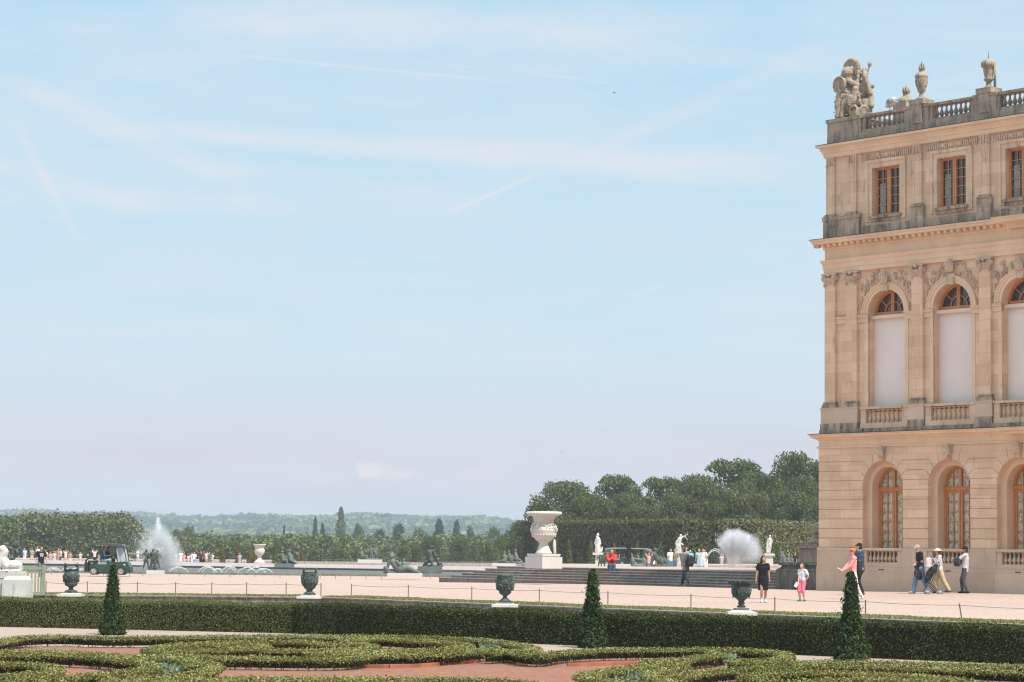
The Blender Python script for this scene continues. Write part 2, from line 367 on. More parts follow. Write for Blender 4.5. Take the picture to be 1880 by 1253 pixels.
for X in xs:
    k=kerbY(X)+.25
    for dy in ys:
        Y=k+dy if k>0 else dy; z=gz(X,Y)
        if Y>300: z-=11*sstep(300,360,Y)
        vs.append((X,Y,z))
n=len(ys); fs=[(i*n+j,(i+1)*n+j,(i+1)*n+j+1,i*n+j+1) for i in range(len(xs)-1) for j in range(n-1)]
o=mb.add(vs,fs).build('gravel_terrace',M['gravel'],fix=True); tag(o,'pink gravel palace terrace',kind='structure')
def prec(o):
    if o.data.polygons[0].normal.z<0: o.data.flip_normals()
prec(o)
o=MB().add([(-90,-20,ZL),(90,-20,ZL),(90,130,ZL),(-90,130,ZL)],[(0,1,2,3)]).build('parterre_gravel',M['gravel_low']); tag(o,'pink gravel walk of the sunk parterre',kind='structure')
# red sand beds between the box scrolls (thin sheet on the walk)
bed=[(-60,1187),(160,1188),(420,1187),(700,1188),(880,1190),(960,1199),(1120,1204),(1420,1207),(1500,1222),(1960,1243),(2200,1500),(-400,1500)]
o=MB().add([G(x,y,ZL+.004) for x,y in bed],[tuple(range(len(bed)))]).build('red_sand_bed',M['redsand']); tag(o,'crushed red sand between the box scrolls',kind='structure'); prec(o)
# kerb + retaining wall along the terrace edge
def inward(a,b):      # unit normal pointing away from the camera
    d=(b-a).normalized(); nrm=Vector((-d.y,d.x,0)); return nrm if nrm.y>0 else -nrm
kmb=MB(); km=stone('dark kerb stone',(.26,.23,.20),.5,brick=False,darkc=(.04,.04,.035),sscale=3)
n1_,n2_=inward(KD,KB),inward(KB,KR); nb=(n1_+n2_).normalized()
def strip(offs0,offs1,z0,z1):
    vs=[]
    for p,nn in ((KD,n1_),(KB,nb),(KR,n2_)):
        for o_ in (offs0,offs1):
            for z in (z0,z1): q=p+nn*o_; vs.append((q.x,q.y,z))
    fs=[]
    for i in (0,4): fs+=[(i+0,i+1,i+5,i+4),(i+2,i+6,i+7,i+3),(i+1,i+3,i+7,i+5),(i+0,i+4,i+6,i+2)]
    fs+=[(0,2,3,1),(8,9,11,10)]
    return vs,fs
kmb.add(*strip(0,.42,ZL-.05,.0)); kmb.add(*strip(-.05,.44,.001,.035))
o=kmb.build('stone_kerb',km); tag(o,'long weathered stone kerb retaining the gravel terrace above the hedge','kerb')
# grass strip behind the kerb
gm=foliage('dry lawn blades',[(.10,.13,.035),(.20,.21,.07),(.30,.27,.12),(.13,.16,.05)],trans=.15)
core=MB().add(*strip(.44,1.85,-.05,.012)); gp=MATS.get('turf') or plain('turf base',(.17,.17,.07),.9,.4,3)
pts=[]
for a,b,nn,N in ((KD,KB,n1_,26000),(KB,KR,n2_,60000)):
    tt=RNG.random(N)**(.55 if a is KD else 1.); 
    if a is KD: tt=1-(1-tt)
    oo=.46+RNG.random(N)*(1.35+.22*np.sin(tt*57)+.12*np.sin(tt*171))
    A=np.array(a);B=np.array(b); p=A+(B-A)*tt[:,None]+np.array(nn)*oo[:,None]; p[:,2]=.02+RNG.random(N)*.035; pts.append(p)
pts=np.concatenate(pts)
o=put('grass_strip',leafmesh('grass_strip',pts,np.tile([0,-.9,.5],(len(pts),1)),.05,gm,jit=.6,aspect=1.6,up=1.5,core=core)); tag(o,'thin dry grass strip behind the stone kerb',kind='stuff')
# ------------------------------------------------------------------ palace
pal=empty('palace',P0,-TH,'tall honey stone palace wing with arched windows, pilasters and a roof balustrade','palace')
SEND=16.; BAYS=[3.34+3.29*i for i in range(4)]; PIL=[.47,1.62]+[4.985+3.29*i for i in range(4)]
def B(mb,name,m,parent=pal,**k): return mb.build(name,m,parent,**k)
def sweep(mb,prof,s1,wall,s0=None,back=8.):
    """moulding profile [(out,z)] run along the front and round the left corner"""
    n=len(prof); vs=[]; s0=wall if s0 is None else s0
    for o_,z in prof: vs.append((s1,wall-o_,z))
    for o_,z in prof: vs.append((s0-o_,wall-o_,z))
    for o_,z in prof: vs.append((s0-o_,back,z))
    fs=[(i,(i+1)%n,(i+1)%n+n,i+n) for i in range(n)]+[(i+n,(i+1)%n+n,(i+1)%n+2*n,i+2*n) for i in range(n)]+[tuple(range(n)),tuple(range(2*n,3*n))[::-1]]
    return mb.add(vs,fs)
def arch_wall(mb,s0,s1,z0,z1,ops,d,depth,seg=14):
    """flat wall with round or square headed openings and their reveals; ops=(centre,half width,sill,spring,arched)"""
    cur=s0
    for c,h,zb,zs,ar in ops:
        mb.add([(cur,d,z0),(c-h,d,z0),(c-h,d,z1),(cur,d,z1)],[(0,1,2,3)])
        if zb>z0: mb.add([(c-h,d,z0),(c+h,d,z0),(c+h,d,zb),(c-h,d,zb)],[(0,1,2,3)])
        if ar: arc=[(c-h*math.cos(math.pi*i/seg),zs+h*math.sin(math.pi*i/seg)) for i in range(seg+1)]
        else: arc=[(c-h,zs),(c+h,zs)]
        for a,b in zip(arc[:-1],arc[1:]): mb.add([(a[0],d,a[1]),(b[0],d,b[1]),(b[0],d,z1),(a[0],d,z1)],[(0,1,2,3)])
        path=[(c-h,zb)]+arc+[(c+h,zb)]
        for a,b in zip(path,path[1:]+path[:1]): mb.add([(a[0],d,a[1]),(b[0],d,b[1]),(b[0],d+depth,b[1]),(a[0],d+depth,a[1])],[(0,1,2,3)])
        cur=c+h
    mb.add([(cur,d,z0),(s1,d,z0),(s1,d,z1),(cur,d,z1)],[(0,1,2,3)])
    return mb
# massing behind the fronts
b=MB(); b.bx(.04,SEND+8,1.25,13,0,6.0); b.bx(.30,SEND+8,1.25,13,6.0,17.8); b.bx(SEND,SEND+8,.1,1.25,0,17.8)
b.bx(.041,.5,.3,1.25,0,6.0);b.bx(.301,.75,.45,1.25,6.0,17.8)
B(b,'rear_wall',M['stone'])
# plinth
b=MB(); b.bx(-.06,SEND,-.08,.3,0,.97); b.bx(-.04,BAYS[0]-1.03,-.06,.3,.972,1.70)
for i,c in enumerate(BAYS):
    e=BAYS[i+1]-1.03 if i<3 else SEND
    b.bx(c+1.03,e,-.06,.3,.972,1.70)
b.bx(-.06,SEND,-.10,.2,0,.10)
B(b,'plinth',M['stone_pale'])
for k in range(3):
    v=MB(); v.bx(BAYS[k]-.13,BAYS[k]+.13,-.087,-.02,.84,.885); B(v,'vent_slot',M['lead'])
# ground storey: backing wall, inner order and the cut stone courses
zS=4.05; RO=1.03; RI=.80
b=MB(); arch_wall(b,.03,SEND,1.70,5.62,[(c,RO,1.70,zS,True) for c in BAYS],.03,.27)
arch_wall(b,.03,SEND,1.70,5.62,[(c,RI,1.70,zS,True) for c in BAYS],.30,.44)
B(b,'ground_wall',M['stone_plain'])
def jl(j):
    return 1.70+.375*j
TH8={8:(R(25),1.2),9:(R(45),.98),10:(R(63),.62)}
def side(c,sg,j0,j1):
    """edge of a course beside an arch centred c; sg=+1 the arch's right flank"""
    pts=[]
    def pt(j,g):
        if j>=8: th=TH8[j][0]; return th
        z=jl(j)+g
        return None if z<=zS else math.asin(min(1,(z-zS)/RO))
    g=.014
    z0=jl(j0)+g; z1=(jl(j1)-g) if j1<10 else 5.62
    a0=pt(j0,g); a1=pt(j1,-g); P=[]
    if j0>=8: P.append((c+sg*(TH8[j0][1]+.012),z0)); 
    if a0 is None: P.append((c+sg*RO,z0)); st=0.
    else: st=a0+(.014 if j0>=8 else 0)
    if a1 is not None:
        if a0 is None and z0<zS-.01: P.append((c+sg*RO,zS))
        en=a1-(.014 if j1>=8 else 0)
        for i in range(7):
            th=st+(en-st)*i/6; P.append((c+sg*RO*math.cos(th),zS+RO*math.sin(th)))
    else: P.append((c+sg*RO,z1))
    if j1>=8: P.append((c+sg*(TH8[j1][1]+(-.01)),z1))
    return P
b=MB(); jj=[0,1,2,3,4,5,6,7,8,9,10]
for pi in range(5):
    for j0,j1 in zip(jj[:-1],jj[1:]):
        z0=jl(j0)+.014; z1=jl(j1)-.014 if j1<10 else 5.62
        Lf=[(0,z0),(0,z1)] if pi==0 else side(BAYS[pi-1],1,j0,j1)
        Rt=[(SEND,z0),(SEND,z1)] if pi==4 else side(BAYS[pi],-1,j0,j1)
        poly=Rt+Lf[::-1]; b.prism(poly,0.,.05)
        # returns of the joints inside the openings
        if j1<=7:
            if pi>0: c=BAYS[pi-1]; b.bx(c+RO-.02,c+RO+.05,.05,.20,z0,z1); b.bx(c+RO-.012,c+RO-.002,.0,.20,z0,z1)
            if pi<4: c=BAYS[pi]; b.bx(c-RO+.002,c-RO+.012,.0,.20,z0,z1)
for c in BAYS:
    for sg in (-1,1):
        th=[R(63.8)+(R(80)-R(63.8))*i/4 for i in range(5)]
        b.prism([(c+sg*RO*math.cos(a),zS+RO*math.sin(a)) for a in th]+[(c+sg*.2,5.62),(c+sg*.61,5.62)],0.,.05)
B(b,'stone_courses',M['stone'])
def mask(scale,kind):
    m=MB(); s=scale
    m.ell((0,-.02,0),(.17*s,.13*s,.22*s)); m.ell((0,-.10*s,-.02*s),(.11*s,.10*s,.15*s)); m.cap((0,-.2*s,.03*s),.02*s,(0,-.24*s,-.05*s),.032*s)
    for g in (-1,1): m.ell((g*.06*s,-.19*s,.05*s),(.035*s,.03*s,.02*s)); m.ell((g*.09*s,-.15*s,-.06*s),.045*s); m.cap((g*.16*s,-.05*s,.1*s),.06*s,(g*.15*s,-.04*s,-.16*s),.04*s)
    m.cap((-.05*s,-.19*s,-.10*s),.018*s,(.05*s,-.19*s,-.10*s),.018*s)
    for i in range(7): a=math.pi*(.08+.84*i/6); m.ell((.17*s*math.cos(a),-.08*s,.1*s+.17*s*math.sin(a)),.06*s)
    if kind: m.cap((-.08*s,-.1*s,-.16*s),.07*s,(0,-.08*s,-.34*s),.03*s); m.cap((.08*s,-.1*s,-.16*s),.07*s,(0,-.08*s,-.34*s),.03*s)
    return m
def keystone(c,z0,z1,w0,w1,d,ms,mz,kind,nm='keystone'):
    b=MB(); b.prism([(c-w0,z0),(c+w0,z0),(c+w1,z1),(c-w1,z1)],d-.09,d+.06); k=B(b,nm,M['carve'])
    h=blob(mask(ms,kind),'carved_mask',M['carve'],.022,k); h.location=(c,d-.10,mz); return k
for i,c in enumerate(BAYS[:3]): keystone(c,zS+RO-.02,5.64,.10,.16,0.,.85,5.38,i%2)
# string course and first cornice
b=MB(); sweep(b,[(-.3,5.621),(.06,5.621),(.07,5.66),(.03,5.70),(.0,5.72),(.0,5.93),(.05,5.95),(.10,6.0),(.24,6.05),(.25,6.12),(.29,6.14),(.30,6.17),(-.3,6.20)],SEND,0.)
sweep(b,[(-.3,5.93),(.30,5.93),(.35,6.0),(.5,6.05),(.51,6.14),(.56,6.17),(-.3,6.201)],SEND,0.,s0=9.85,back=.3)
B(b,'first_cornice',M['stone_plain'])
b=MB(); sweep(b,[(-.3,6.205),(.32,6.178),(.33,6.195),(-.3,6.235)],SEND,0.); B(b,'lead_flashing',M['lead'])
# ---------------- balusters
def bal_mesh(h,r,mat,nm):
    p=[(r*.95,0),(r*.95,h*.07),(r*.55,h*.09),(r*.5,h*.14),(r*.8,h*.2),(r,h*.32),(r*.92,h*.42),(r*.5,h*.60),(r*.36,h*.74),(r*.42,h*.82),(r*.7,h*.86),(r*.5,h*.89),(r*.9,h*.93),(r*.9,h)]
    m=MB(); m.lathe(p,n=12); m.box((0,0,h*.035),(r*2,r*2,h*.07)); m.box((0,0,h*.965),(r*1.9,r*1.9,h*.07)); return m.mesh(nm,mat,False)
bm0=bal_mesh(.47,.082,M['stone_pale'],'baluster'); bm1=bal_mesh(.52,.082,M['stone_upper'],'baluster'); bm2=bal_mesh(.50,.095,M['stone_grey'],'baluster')
def balustrade(s0,s1,d,z0,zb,zt,n,me,mat,end=.30,rail=.1):
    b=MB(); b.bx(s0,s1,d,d+.30,z0,zb); b.bx(s0,s1,d-.03,d+.33,zt-rail,zt); b.bx(s0,s0+end,d+.02,d+.28,zb,zt-rail); b.bx(s1-end,s1,d+.02,d+.28,zb,zt-rail)
    o=B(b,'balustrade',mat)
    for i in range(n): put('baluster',me,o,(s0+end+(s1-s0-2*end)*(i+.5)/n,d+.15,zb))
    return o
for c in BAYS: balustrade(c-1.028,c+1.028,-.05,.975,1.13,1.70,8,bm0,M['stone_pale'],end=.24)
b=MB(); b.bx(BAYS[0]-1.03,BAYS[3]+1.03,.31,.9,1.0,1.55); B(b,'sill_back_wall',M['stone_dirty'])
# ---------------- ground windows
def win_ground(c):
    d=.74; f=MB()
    for sg in (-1,1):
        f.bx(c+sg*RI-(.09 if sg>0 else 0),c+sg*RI+(0 if sg>0 else .09),d-.05,d+.05,1.55,zS)
        f.bx(c+sg*.055-.045,c+sg*.055+.045,d-.06,d+.03,1.55,3.92)
        f.bx(c+sg*(RI-.12)-.03,c+sg*(RI-.12)+.03,d-.025,d+.03,1.55,3.9)
    f.bx(c-.05,c+.05,d-.06,d+.03,4.06,zS+RI-.03)
    f.bx(c-RI,c+RI,d-.09,d+.06,3.92,4.06); f.bx(c-RI,c+RI,d-.11,d,4.02,4.05); f.bx(c-RI+.02,c+RI-.02,d-.03,d+.03,3.82,3.919)
    seg=16
    for i in range(seg):
        a0,a1=math.pi*i/seg,math.pi*(i+1)/seg
        q=[(c+r*math.cos(a),zS+r*math.sin(a)) for r,a in ((RI,a0),(RI,a1),(RI-.1,a1),(RI-.1,a0))]; f.prism(q,d-.05,d+.05)
    o=B(f,'window',M['orange'])
    mu=MB()
    for sg in (-1,1):
        mu.bx(c+sg*.38-.014,c+sg*.38+.014,d-.02,d+.02,1.55,3.82); mu.bx(c+sg*.38-.014,c+sg*.38+.014,d-.02,d+.02,4.06,zS+.66)
    for z in (1.98,2.35,2.72,3.09,3.46): mu.bx(c-RI+.08,c+RI-.08,d-.021,d+.019,z-.014,z+.014)
    mu.bx(c-RI+.1,c+RI-.1,d-.021,d+.019,4.38,4.408)
    B(mu,'glazing_bars',M['orange'],o)
    p=MB(); p.add([(c-RI,d+.03,1.55),(c+RI,d+.03,1.55),(c+RI,d+.03,zS)]+[(c+RI*math.cos(math.pi*i/12),d+.03,zS+RI*math.sin(math.pi*i/12)) for i in range(1,12)]+[(c-RI,d+.03,zS)],[tuple(range(15))])
    B(p,'pane',M['curtain'],o,fix=False)
for c in BAYS: win_ground(c)
# ---------------- first floor
D1=.25; zA=10.84; RA=.93
b=MB(); arch_wall(b,.25,SEND,6.20,12.62,[(c,RA,7.0,zA,True) for c in BAYS],D1,.42)
B(b,'first_floor_wall',M['stone'])
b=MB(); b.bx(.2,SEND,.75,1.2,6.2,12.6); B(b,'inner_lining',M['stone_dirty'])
# pedestal zone with stained foot
b=MB(); b.bx(.06,2.0,.05,.6,6.37,7.16); b.bx(.03,2.02,.03,.6,7.155,7.22); B(b,'pedestal',M['stone_pale'])
for c in PIL[2:]: b=MB(); b.bx(c-.40,c+.40,.02,.6,6.37,7.16); b.bx(c-.42,c+.42,0.,.6,7.155,7.22); B(b,'pedestal',M['stone_pale'])
b=MB(); b.bx(.04,2.02,.03,.6,6.19,6.60); b.bx(.02,SEND,.0,.6,6.18,6.36)
for c in PIL[2:]: b.bx(c-.41,c+.41,.01,.6,6.19,6.62)
B(b,'stained_footing',M['stone_dirty'])
for c in BAYS: balustrade(c-1.2,c+1.2,.06,6.36,6.55,7.20,8,bm1,M['stone_upper'],end=.27)
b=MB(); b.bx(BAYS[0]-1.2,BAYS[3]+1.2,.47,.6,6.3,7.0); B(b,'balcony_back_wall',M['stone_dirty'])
def volute_capital(c,d,z0,w):
    m=MB(); h=.46
    m.bx(c-w/2-.02,c+w/2+.02,d-.03,d+.2,z0,z0+.06); m.bx(c-w/2-.1,c+w/2+.1,d-.10,d+.2,z0+h-.07,z0+h)
    m.bx(c-w/2,c+w/2,d-.0,d+.2,z0,z0+h)
    for sg in (-1,1):
        for r_,y_ in ((.13,.0),(.09,-.03),(.05,-.06)): m.tube([(c+sg*(w/2-.01),d-.08+y_,z0+h-.19),(c+sg*(w/2-.01),d+.08,z0+h-.19)],r_,12)
        m.cap((c+sg*(w/2-.02),d-.04,z0+h-.3),.05,(c+sg*(w/2-.04),d-.03,z0+.0),.035); m.ell((c+sg*(w/2-.03),d-.05,z0-.02),(.05,.05,.07))
    for i in range(5): x=c-w*.32+w*.16*i; m.cap((x,d-.03,z0+.08),.045,(x,d-.09,z0+.24-.02*abs(i-2)),.05)
    m.ell((c,d-.10,z0+h-.06),(.08,.06,.08)); return m
def pilaster(c,d,w,z0,z1,mat,cap=True):
    b=MB(); b.bx(c-w/2,c+w/2,d,d+.3,z0+.24,z1); o=B(b,'pilaster',mat)
    q=MB(); q.bx(c-w/2-.09,c+w/2+.09,d-.09,d+.3,z0,z0+.10); q.bx(c-w/2-.07,c+w/2+.07,d-.07,d+.3,z0+.105,z0+.15); q.bx(c-w/2-.035,c+w/2+.035,d-.03,d+.3,z0+.155,z0+.185); q.bx(c-w/2-.055,c+w/2+.055,d-.05,d+.3,z0+.19,z0+.235)
    B(q,'pilaster_base',M['stone_dirty'],o)
    if cap: B(volute_capital(c,d,z1-.01,w),'capital',M['carve'],o,smooth=False)
    return o
for c in PIL: pilaster(c,.13,.55,7.222,12.15,M['stone'])
# pier margins and impost mouldings beside the openings
b=MB()
for i,c in enumerate(BAYS):
    for sg in (-1,1):
        x0,x1=sorted((c+sg*RA,c+sg*(1.645-.275)))
        if i==0 and sg<0: x0=1.9
        b=MB()
        for o_,za,zb in ((.05,10.55,10.62),(.03,10.62,10.74),(.07,10.74,10.80),(.09,10.80,10.84)): b.bx(x0-(0 if sg>0 else -.0),x1,D1-o_,D1+.1,za,zb)
        xa,xb=sorted((c+sg*(RA-.0),c+sg*(RA+.18))); b.bx(xa+.001,xb,D1-.02,D1+.05,7.2,10.549)
        B(b,'impost_moulding',M['stone_plain'])
b=MB(); b.bx(.75,1.35,D1-.05,D1+.1,10.55,10.82); b.bx(.75,1.35,D1-.08,D1+.1,10.76,10.84)
B(b,'impost_moulding',M['stone_plain'])
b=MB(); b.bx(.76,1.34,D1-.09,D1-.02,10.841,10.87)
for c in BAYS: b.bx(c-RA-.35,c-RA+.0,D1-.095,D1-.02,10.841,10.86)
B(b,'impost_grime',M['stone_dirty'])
def ring(mb,c,z,r0,r1,d0,d1,seg=20,a0=0,a1=math.pi):
    for i in range(seg):
        a=a0+(a1-a0)*i/seg; e=a0+(a1-a0)*(i+1)/seg
        mb.prism([(c+r*math.cos(t_),z+r*math.sin(t_)) for r,t_ in ((r0,a),(r1,a),(r1,e),(r0,e))],d0,d1)
for i,c in enumerate(BAYS):
    b=MB(); ring(b,c,zA,RA,RA+.13,D1-.06,D1+.06); ring(b,c,zA,RA+.13,RA+.23,D1-.09,D1+.06); ring(b,c,zA,RA+.23,RA+.28,D1-.12,D1+.06)
    B(b,'archivolt',M['stone_plain'])
    if i<3:
        k=keystone(c,zA+RA-.06,12.15 if i!=1 else 12.12,.14,.22,D1-.04,.95,12.18 if i%2==0 else 12.38,0)
    # carved trophies and scrolls in the spandrels
    rn=random.Random(i)
    for sg in (-1,1):
        cb_=MB()
        for k in range(30):
            th=R(rn.uniform(8,80)); rr=RA+.36+rn.uniform(0,.5)**1.0; x=c+sg*rr*math.cos(th); z=zA+rr*math.sin(th)
            if z>12.55 or abs(x-c)>1.32 or abs(x-c)<.1: continue
            s_=rn.uniform(.06,.13); a=rn.uniform(0,6.28); pts=[(x+s_*(1-t_/9)*math.cos(a+t_*.75),D1-.02-.006*t_,z+s_*(1-t_/9)*math.sin(a+t_*.75)) for t_ in range(9)]
            cb_.tube(pts,[.020]*5+[.014]*4,5)
        for k in range(5): th=R(12+12*k); rr=RA+.42; x=c+sg*rr*math.cos(th); cb_.cap((x,D1,zA+rr*math.sin(th)),.05,(x+sg*.02,D1-.05,zA+rr*math.sin(th)+.17),.02,6)
        B(cb_,'spandrel_carving',M['carve'],smooth=True)
    # lunette window, blind and its box
    d=.66; f=MB(); ring(f,c,zA,RA-.10,RA+.0,d-.05,d+.05,16); f.bx(c-RA,c+RA,d-.06,d+.05,zA-.03,zA+.09)
    for sg in (-1,1): f.bx(c+sg*.04-.035,c+sg*.04+.035,d-.06,d+.03,zA+.09,zA+RA-.06)
    o=B(f,'lunette_window',M['orange']); g=MB(); ring(g,c,zA+.08,.38,.415,d-.02,d+.02,14)
    for a in (38,142): g.box((c+.60*math.cos(R(a)),d,zA+.08+.60*math.sin(R(a))),(.46,.04,.035),M=Matrix.Rotation(-R(a),3,'Y'))
    B(g,'glazing_bars',M['orange'],o)
    p=MB(); p.add([(c-RA,d+.03,zA),(c+RA,d+.03,zA)]+[(c+RA*math.cos(math.pi*j/14),d+.03,zA+RA*math.sin(math.pi*j/14)) for j in range(1,14)],[tuple(range(15))]); B(p,'pane',M['glass'],o,fix=False)
    bl=MB(); bl.bx(c-RA+.01,c+RA-.03,.60,.62,7.12,10.66); o=B(bl,'window_blind',M['white'])
    x=MB(); x.bx(c-RA+.02,c+RA-.04,.585,.615,7.08,7.15); x.bx(c-RA,c-RA+.035,.57,.61,7.1,10.66); x.bx(c+RA-.05,c+RA-.015,.57,.61,7.1,10.66); B(x,'blind_rail',M['blindbox'],o)
    x=MB(); x.tube([(c-RA-.02,.50,10.72),(c+RA-.02,.50,10.72)],.075,10); x.bx(c-RA-.01,c+RA-.03,.46,.60,10.72,10.80); B(x,'blind_box',M['blindbox'],o)
# entablature
b=MB(); sweep(b,[(-.3,12.61),(.0,12.61),(.01,12.78),(.03,12.79),(.04,12.98),(.06,12.99),(.10,13.08),(.12,13.14),(-.3,13.16)],SEND,.14); B(b,'architrave',M['stone_plain'])
b=MB(); sweep(b,[(-.3,13.15),(.0,13.15),(.0,13.56),(-.3,13.56)],SEND,.17); B(b,'frieze',M['stone_plain'])
b=MB(); sweep(b,[(-.3,13.56),(.03,13.56),(.05,13.60),(.05,13.70),(.10,13.71),(.10,13.76),(.36,13.78),(.37,13.86),(.42,13.90),(.45,13.96),(-.3,14.0)],SEND,.17)
sweep(b,[(-.3,13.56),(.30,13.56),(.30,13.70),(.62,13.78),(.63,13.86),(.72,13.97),(-.3,14.001)],SEND,.17,s0=9.8,back=.5)
B(b,'main_cornice',M['stone_plain'])
b=MB(); x=-.12
while x<9.7: b.bx(x,x+.15,-.10,.10,13.66,13.775); x+=.315
b.bx(-.20,-.04,-.10,.05,13.66,13.775); B(b,'dentil_course',M['stone_plain'])
b=MB(); sweep(b,[(-.3,14.005),(.455,13.965),(.46,13.985),(-.3,14.03)],SEND,.17); B(b,'lead_flashing',M['lead'])
# ---------------- attic
D2=.25
b=MB(); arch_wall(b,.25,SEND,14.0,17.35,[(c,.70,14.72,16.62,False) for c in BAYS],D2,.25); B(b,'attic_wall',M['stone_upper'])
b=MB(); b.bx(.13,2.03,.10,.5,14.0,14.72); b.bx(.10,2.06,.07,.5,14.72,14.86)
for c in PIL[2:]: b.bx(c-.34,c+.34,.10,.5,14.0,14.86)
b.bx(.2,SEND,.19,.5,14.0,14.36); B(b,'attic_pedestals',M['stone_dirty'])
for c in PIL:
    w=.44; b=MB(); b.bx(c-w/2,c+w/2,.15,.4,14.98,17.28); b.bx(c-w/2+.07,c-w/2+.09,.138,.151,15.05,16.85); b.bx(c+w/2-.09,c+w/2-.07,.138,.151,15.05,16.85); o=B(b,'attic_pilaster',M['stone_upper'])
    q=MB(); q.bx(c-w/2-.1,c+w/2+.1,.06,.4,14.86,14.92); q.bx(c-w/2-.04,c+w/2+.04,.11,.4,14.92,14.98); B(q,'pilaster_base',M['stone_dirty'],o)
    q=MB()
    for k in range(3):
        x=c-.13+.13*k; q.cap((x,.13,16.98),.04,(x,.12,17.2),.05,6); q.ell((x,.10,17.0),(.04,.04,.06),n=6,m=5)
    q.bx(c-w/2-.02,c+w/2+.02,.13,.4,16.90,16.93); B(q,'capital',M['carve'],o)
for c in BAYS:
    # eared architrave
    b=MB()
    for r0,r1,pj in ((.70,.90,.03),(.90,1.02,.07)):
        for sg in (-1,1):
            xa,xb=sorted((c+sg*r0,c+sg*r1)); b.bx(xa,xb,D2-pj,D2+.02,14.5,16.62+r0-.70+.0)
        b.bx(c-r1,c+r1,D2-pj-.001,D2+.02,16.62+r0-.70,16.62+r1-.70)
    B(b,'window_architrave',M['stone_upper'])
    b=MB(); b.bx(c-.82,c+.82,D2-.13,D2+.2,14.60,14.70); b.bx(c-.74,c+.74,D2-.07,D2+.1,14.46,14.60)
    B(b,'window_sill',M['stone_dirty'])
    # carved band under the cornice: rows of gadroons
    q=MB(); x=c-1.28
    while x<c+1.3:
        q.cap((x,D2-.01,16.98),.035,(x,D2-.03,17.16),.045,6); x+=.105
    for k in range(3): q.ell((c-.4+.4*k,D2-.04,17.1),(.1,.06,.1),n=8,m=6)
    B(q,'carved_band',M['carve'],smooth=True)
    d=.47; f=MB(); 
    for sg in (-1,1):
        xa,xb=sorted((c+sg*.70,c+sg*.60)); f.bx(xa,xb,d-.05,d+.05,14.72,16.62); f.bx(c+sg*.045-.04,c+sg*.045+.04,d-.06,d+.03,14.8,16.55)
    f.bx(c-.6,c+.6,d-.05,d+.05,16.53,16.62); f.bx(c-.6,c+.6,d-.05,d+.05,14.72,14.80); o=B(f,'window',M['orange'])
    g=MB()
    for sg in (-1,1): g.bx(c+sg*.33-.013,c+sg*.33+.013,d-.02,d+.02,14.8,16.53)
    for k in range(1,5): z=14.8+1.73*k/5; g.bx(c-.6,c+.6,d-.021,d+.019,z-.013,z+.013)
    B(g,'glazing_bars',M['orange'],o)
    p=MB(); p.add([(c-.7,d+.03,14.72),(c+.7,d+.03,14.72),(c+.7,d+.03,16.62),(c-.7,d+.03,16.62)],[(0,1,2,3)]); B(p,'pane',M['glass'],o,fix=False)
    p=MB(); p.bx(c-.5,c-.22,d+.002,d+.028,14.82,16.0); B(p,'drawn_curtain',plain('pale inner curtain',(.20,.24,.25),.6,.3,3),o)
# attic cornice
b=MB(); sweep(b,[(-.3,17.28),(.10,17.28),(.12,17.34),(.13,17.44),(.17,17.46),(.20,17.56),(.22,17.57),(.23,17.66),(.34,17.69),(.35,17.78),(-.3,17.80)],SEND,D2); B(b,'attic_cornice',M['stone_plain'])
b=MB(); sweep(b,[(-.3,17.805),(.36,17.785),(.365,17.805),(-.3,17.84)],SEND,D2); B(b,'lead_flashing',M['lead'])
# roof parapet
b=MB(); sweep(b,[(-.5,17.83),(.02,17.83),(.02,18.12),(-.5,18.12)],SEND,D2); b.bx(.75,SEND,.75,12,17.7,17.9)
b.bx(.24,2.02,.24,2.2,18.121,18.70); b.bx(.19,2.07,.19,2.25,18.70,18.84)
for c in (4.95,8.24,11.5): b.bx(c-.55,c+.55,.24,.72,18.121,18.74); b.bx(c-.58,c+.58,.21,.75,18.741,18.85); b.bx(c-.24,c+.24,.18,.78,18.12,18.87); b.bx(c-.36,c+.36,.15,.82,18.86,19.06)
B(b,'roof_parapet',M['stone_grey'])
edges=[2.02,4.40,5.50,7.69,8.79,10.95]
for a,e in ((2.07,4.40),(5.50,7.69),(8.79,10.95)): balustrade(a,e,.27,18.121,18.22,18.82,8,bm2,M['stone_grey'],end=.16)
def flame(mb,c,r,h,seed=0):
    rn=random.Random(seed); c=Vector(c)
    for i in range(9):
        a=i*2.4; rr=r*.55*(i%3)/2; p=c+Vector((rr*math.cos(a),rr*math.sin(a),0)); hh=h*(.7+.3*rn.random()-(.2 if i%3 else 0))
        q=[p+Vector((math.cos(a)*r*.30*math.sin(t_*3),math.sin(a)*r*.30*math.sin(t_*3),hh*t_)) for t_ in (0,.25,.5,.75,1)]
        mb.tube(q,[r*.35,r*.42,r*.33,r*.18,r*.03],7)
def urn(H,fl=True):
    m=MB(); p=[(.30,0),(.30,.04),(.17,.10),(.12,.16),(.12,.20),(.20,.25),(.22,.30),(.24,.33),(.27,.42),(.31,.56),(.33,.62),(.34,.66),(.36,.68),(.34,.71),(.26,.77),(.14,.81),(.10,.84),(.16,.86),(.12,.88)]
    m.lathe([(r*H*.53,z*H) for r,z in p],n=28,rib=.035,nr=14)
    for i in range(8): a=i*math.pi/4; m.cap((.26*H*.53*math.cos(a),.26*H*.53*math.sin(a),.40*H),.045*H*.53,(.33*H*.53*math.cos(a+.3),.33*H*.53*math.sin(a+.3),.56*H),.045*H*.53,6)
    if fl: flame(m,(0,0,.87*H),.125*H*.8,.30*H)
    return m
o=B(urn(1.36),'roof_urn',M['stone_roof'],smooth=True,loc=(4.95,.48,19.06)); o['label']='tall stone flame urn on the roof parapet'
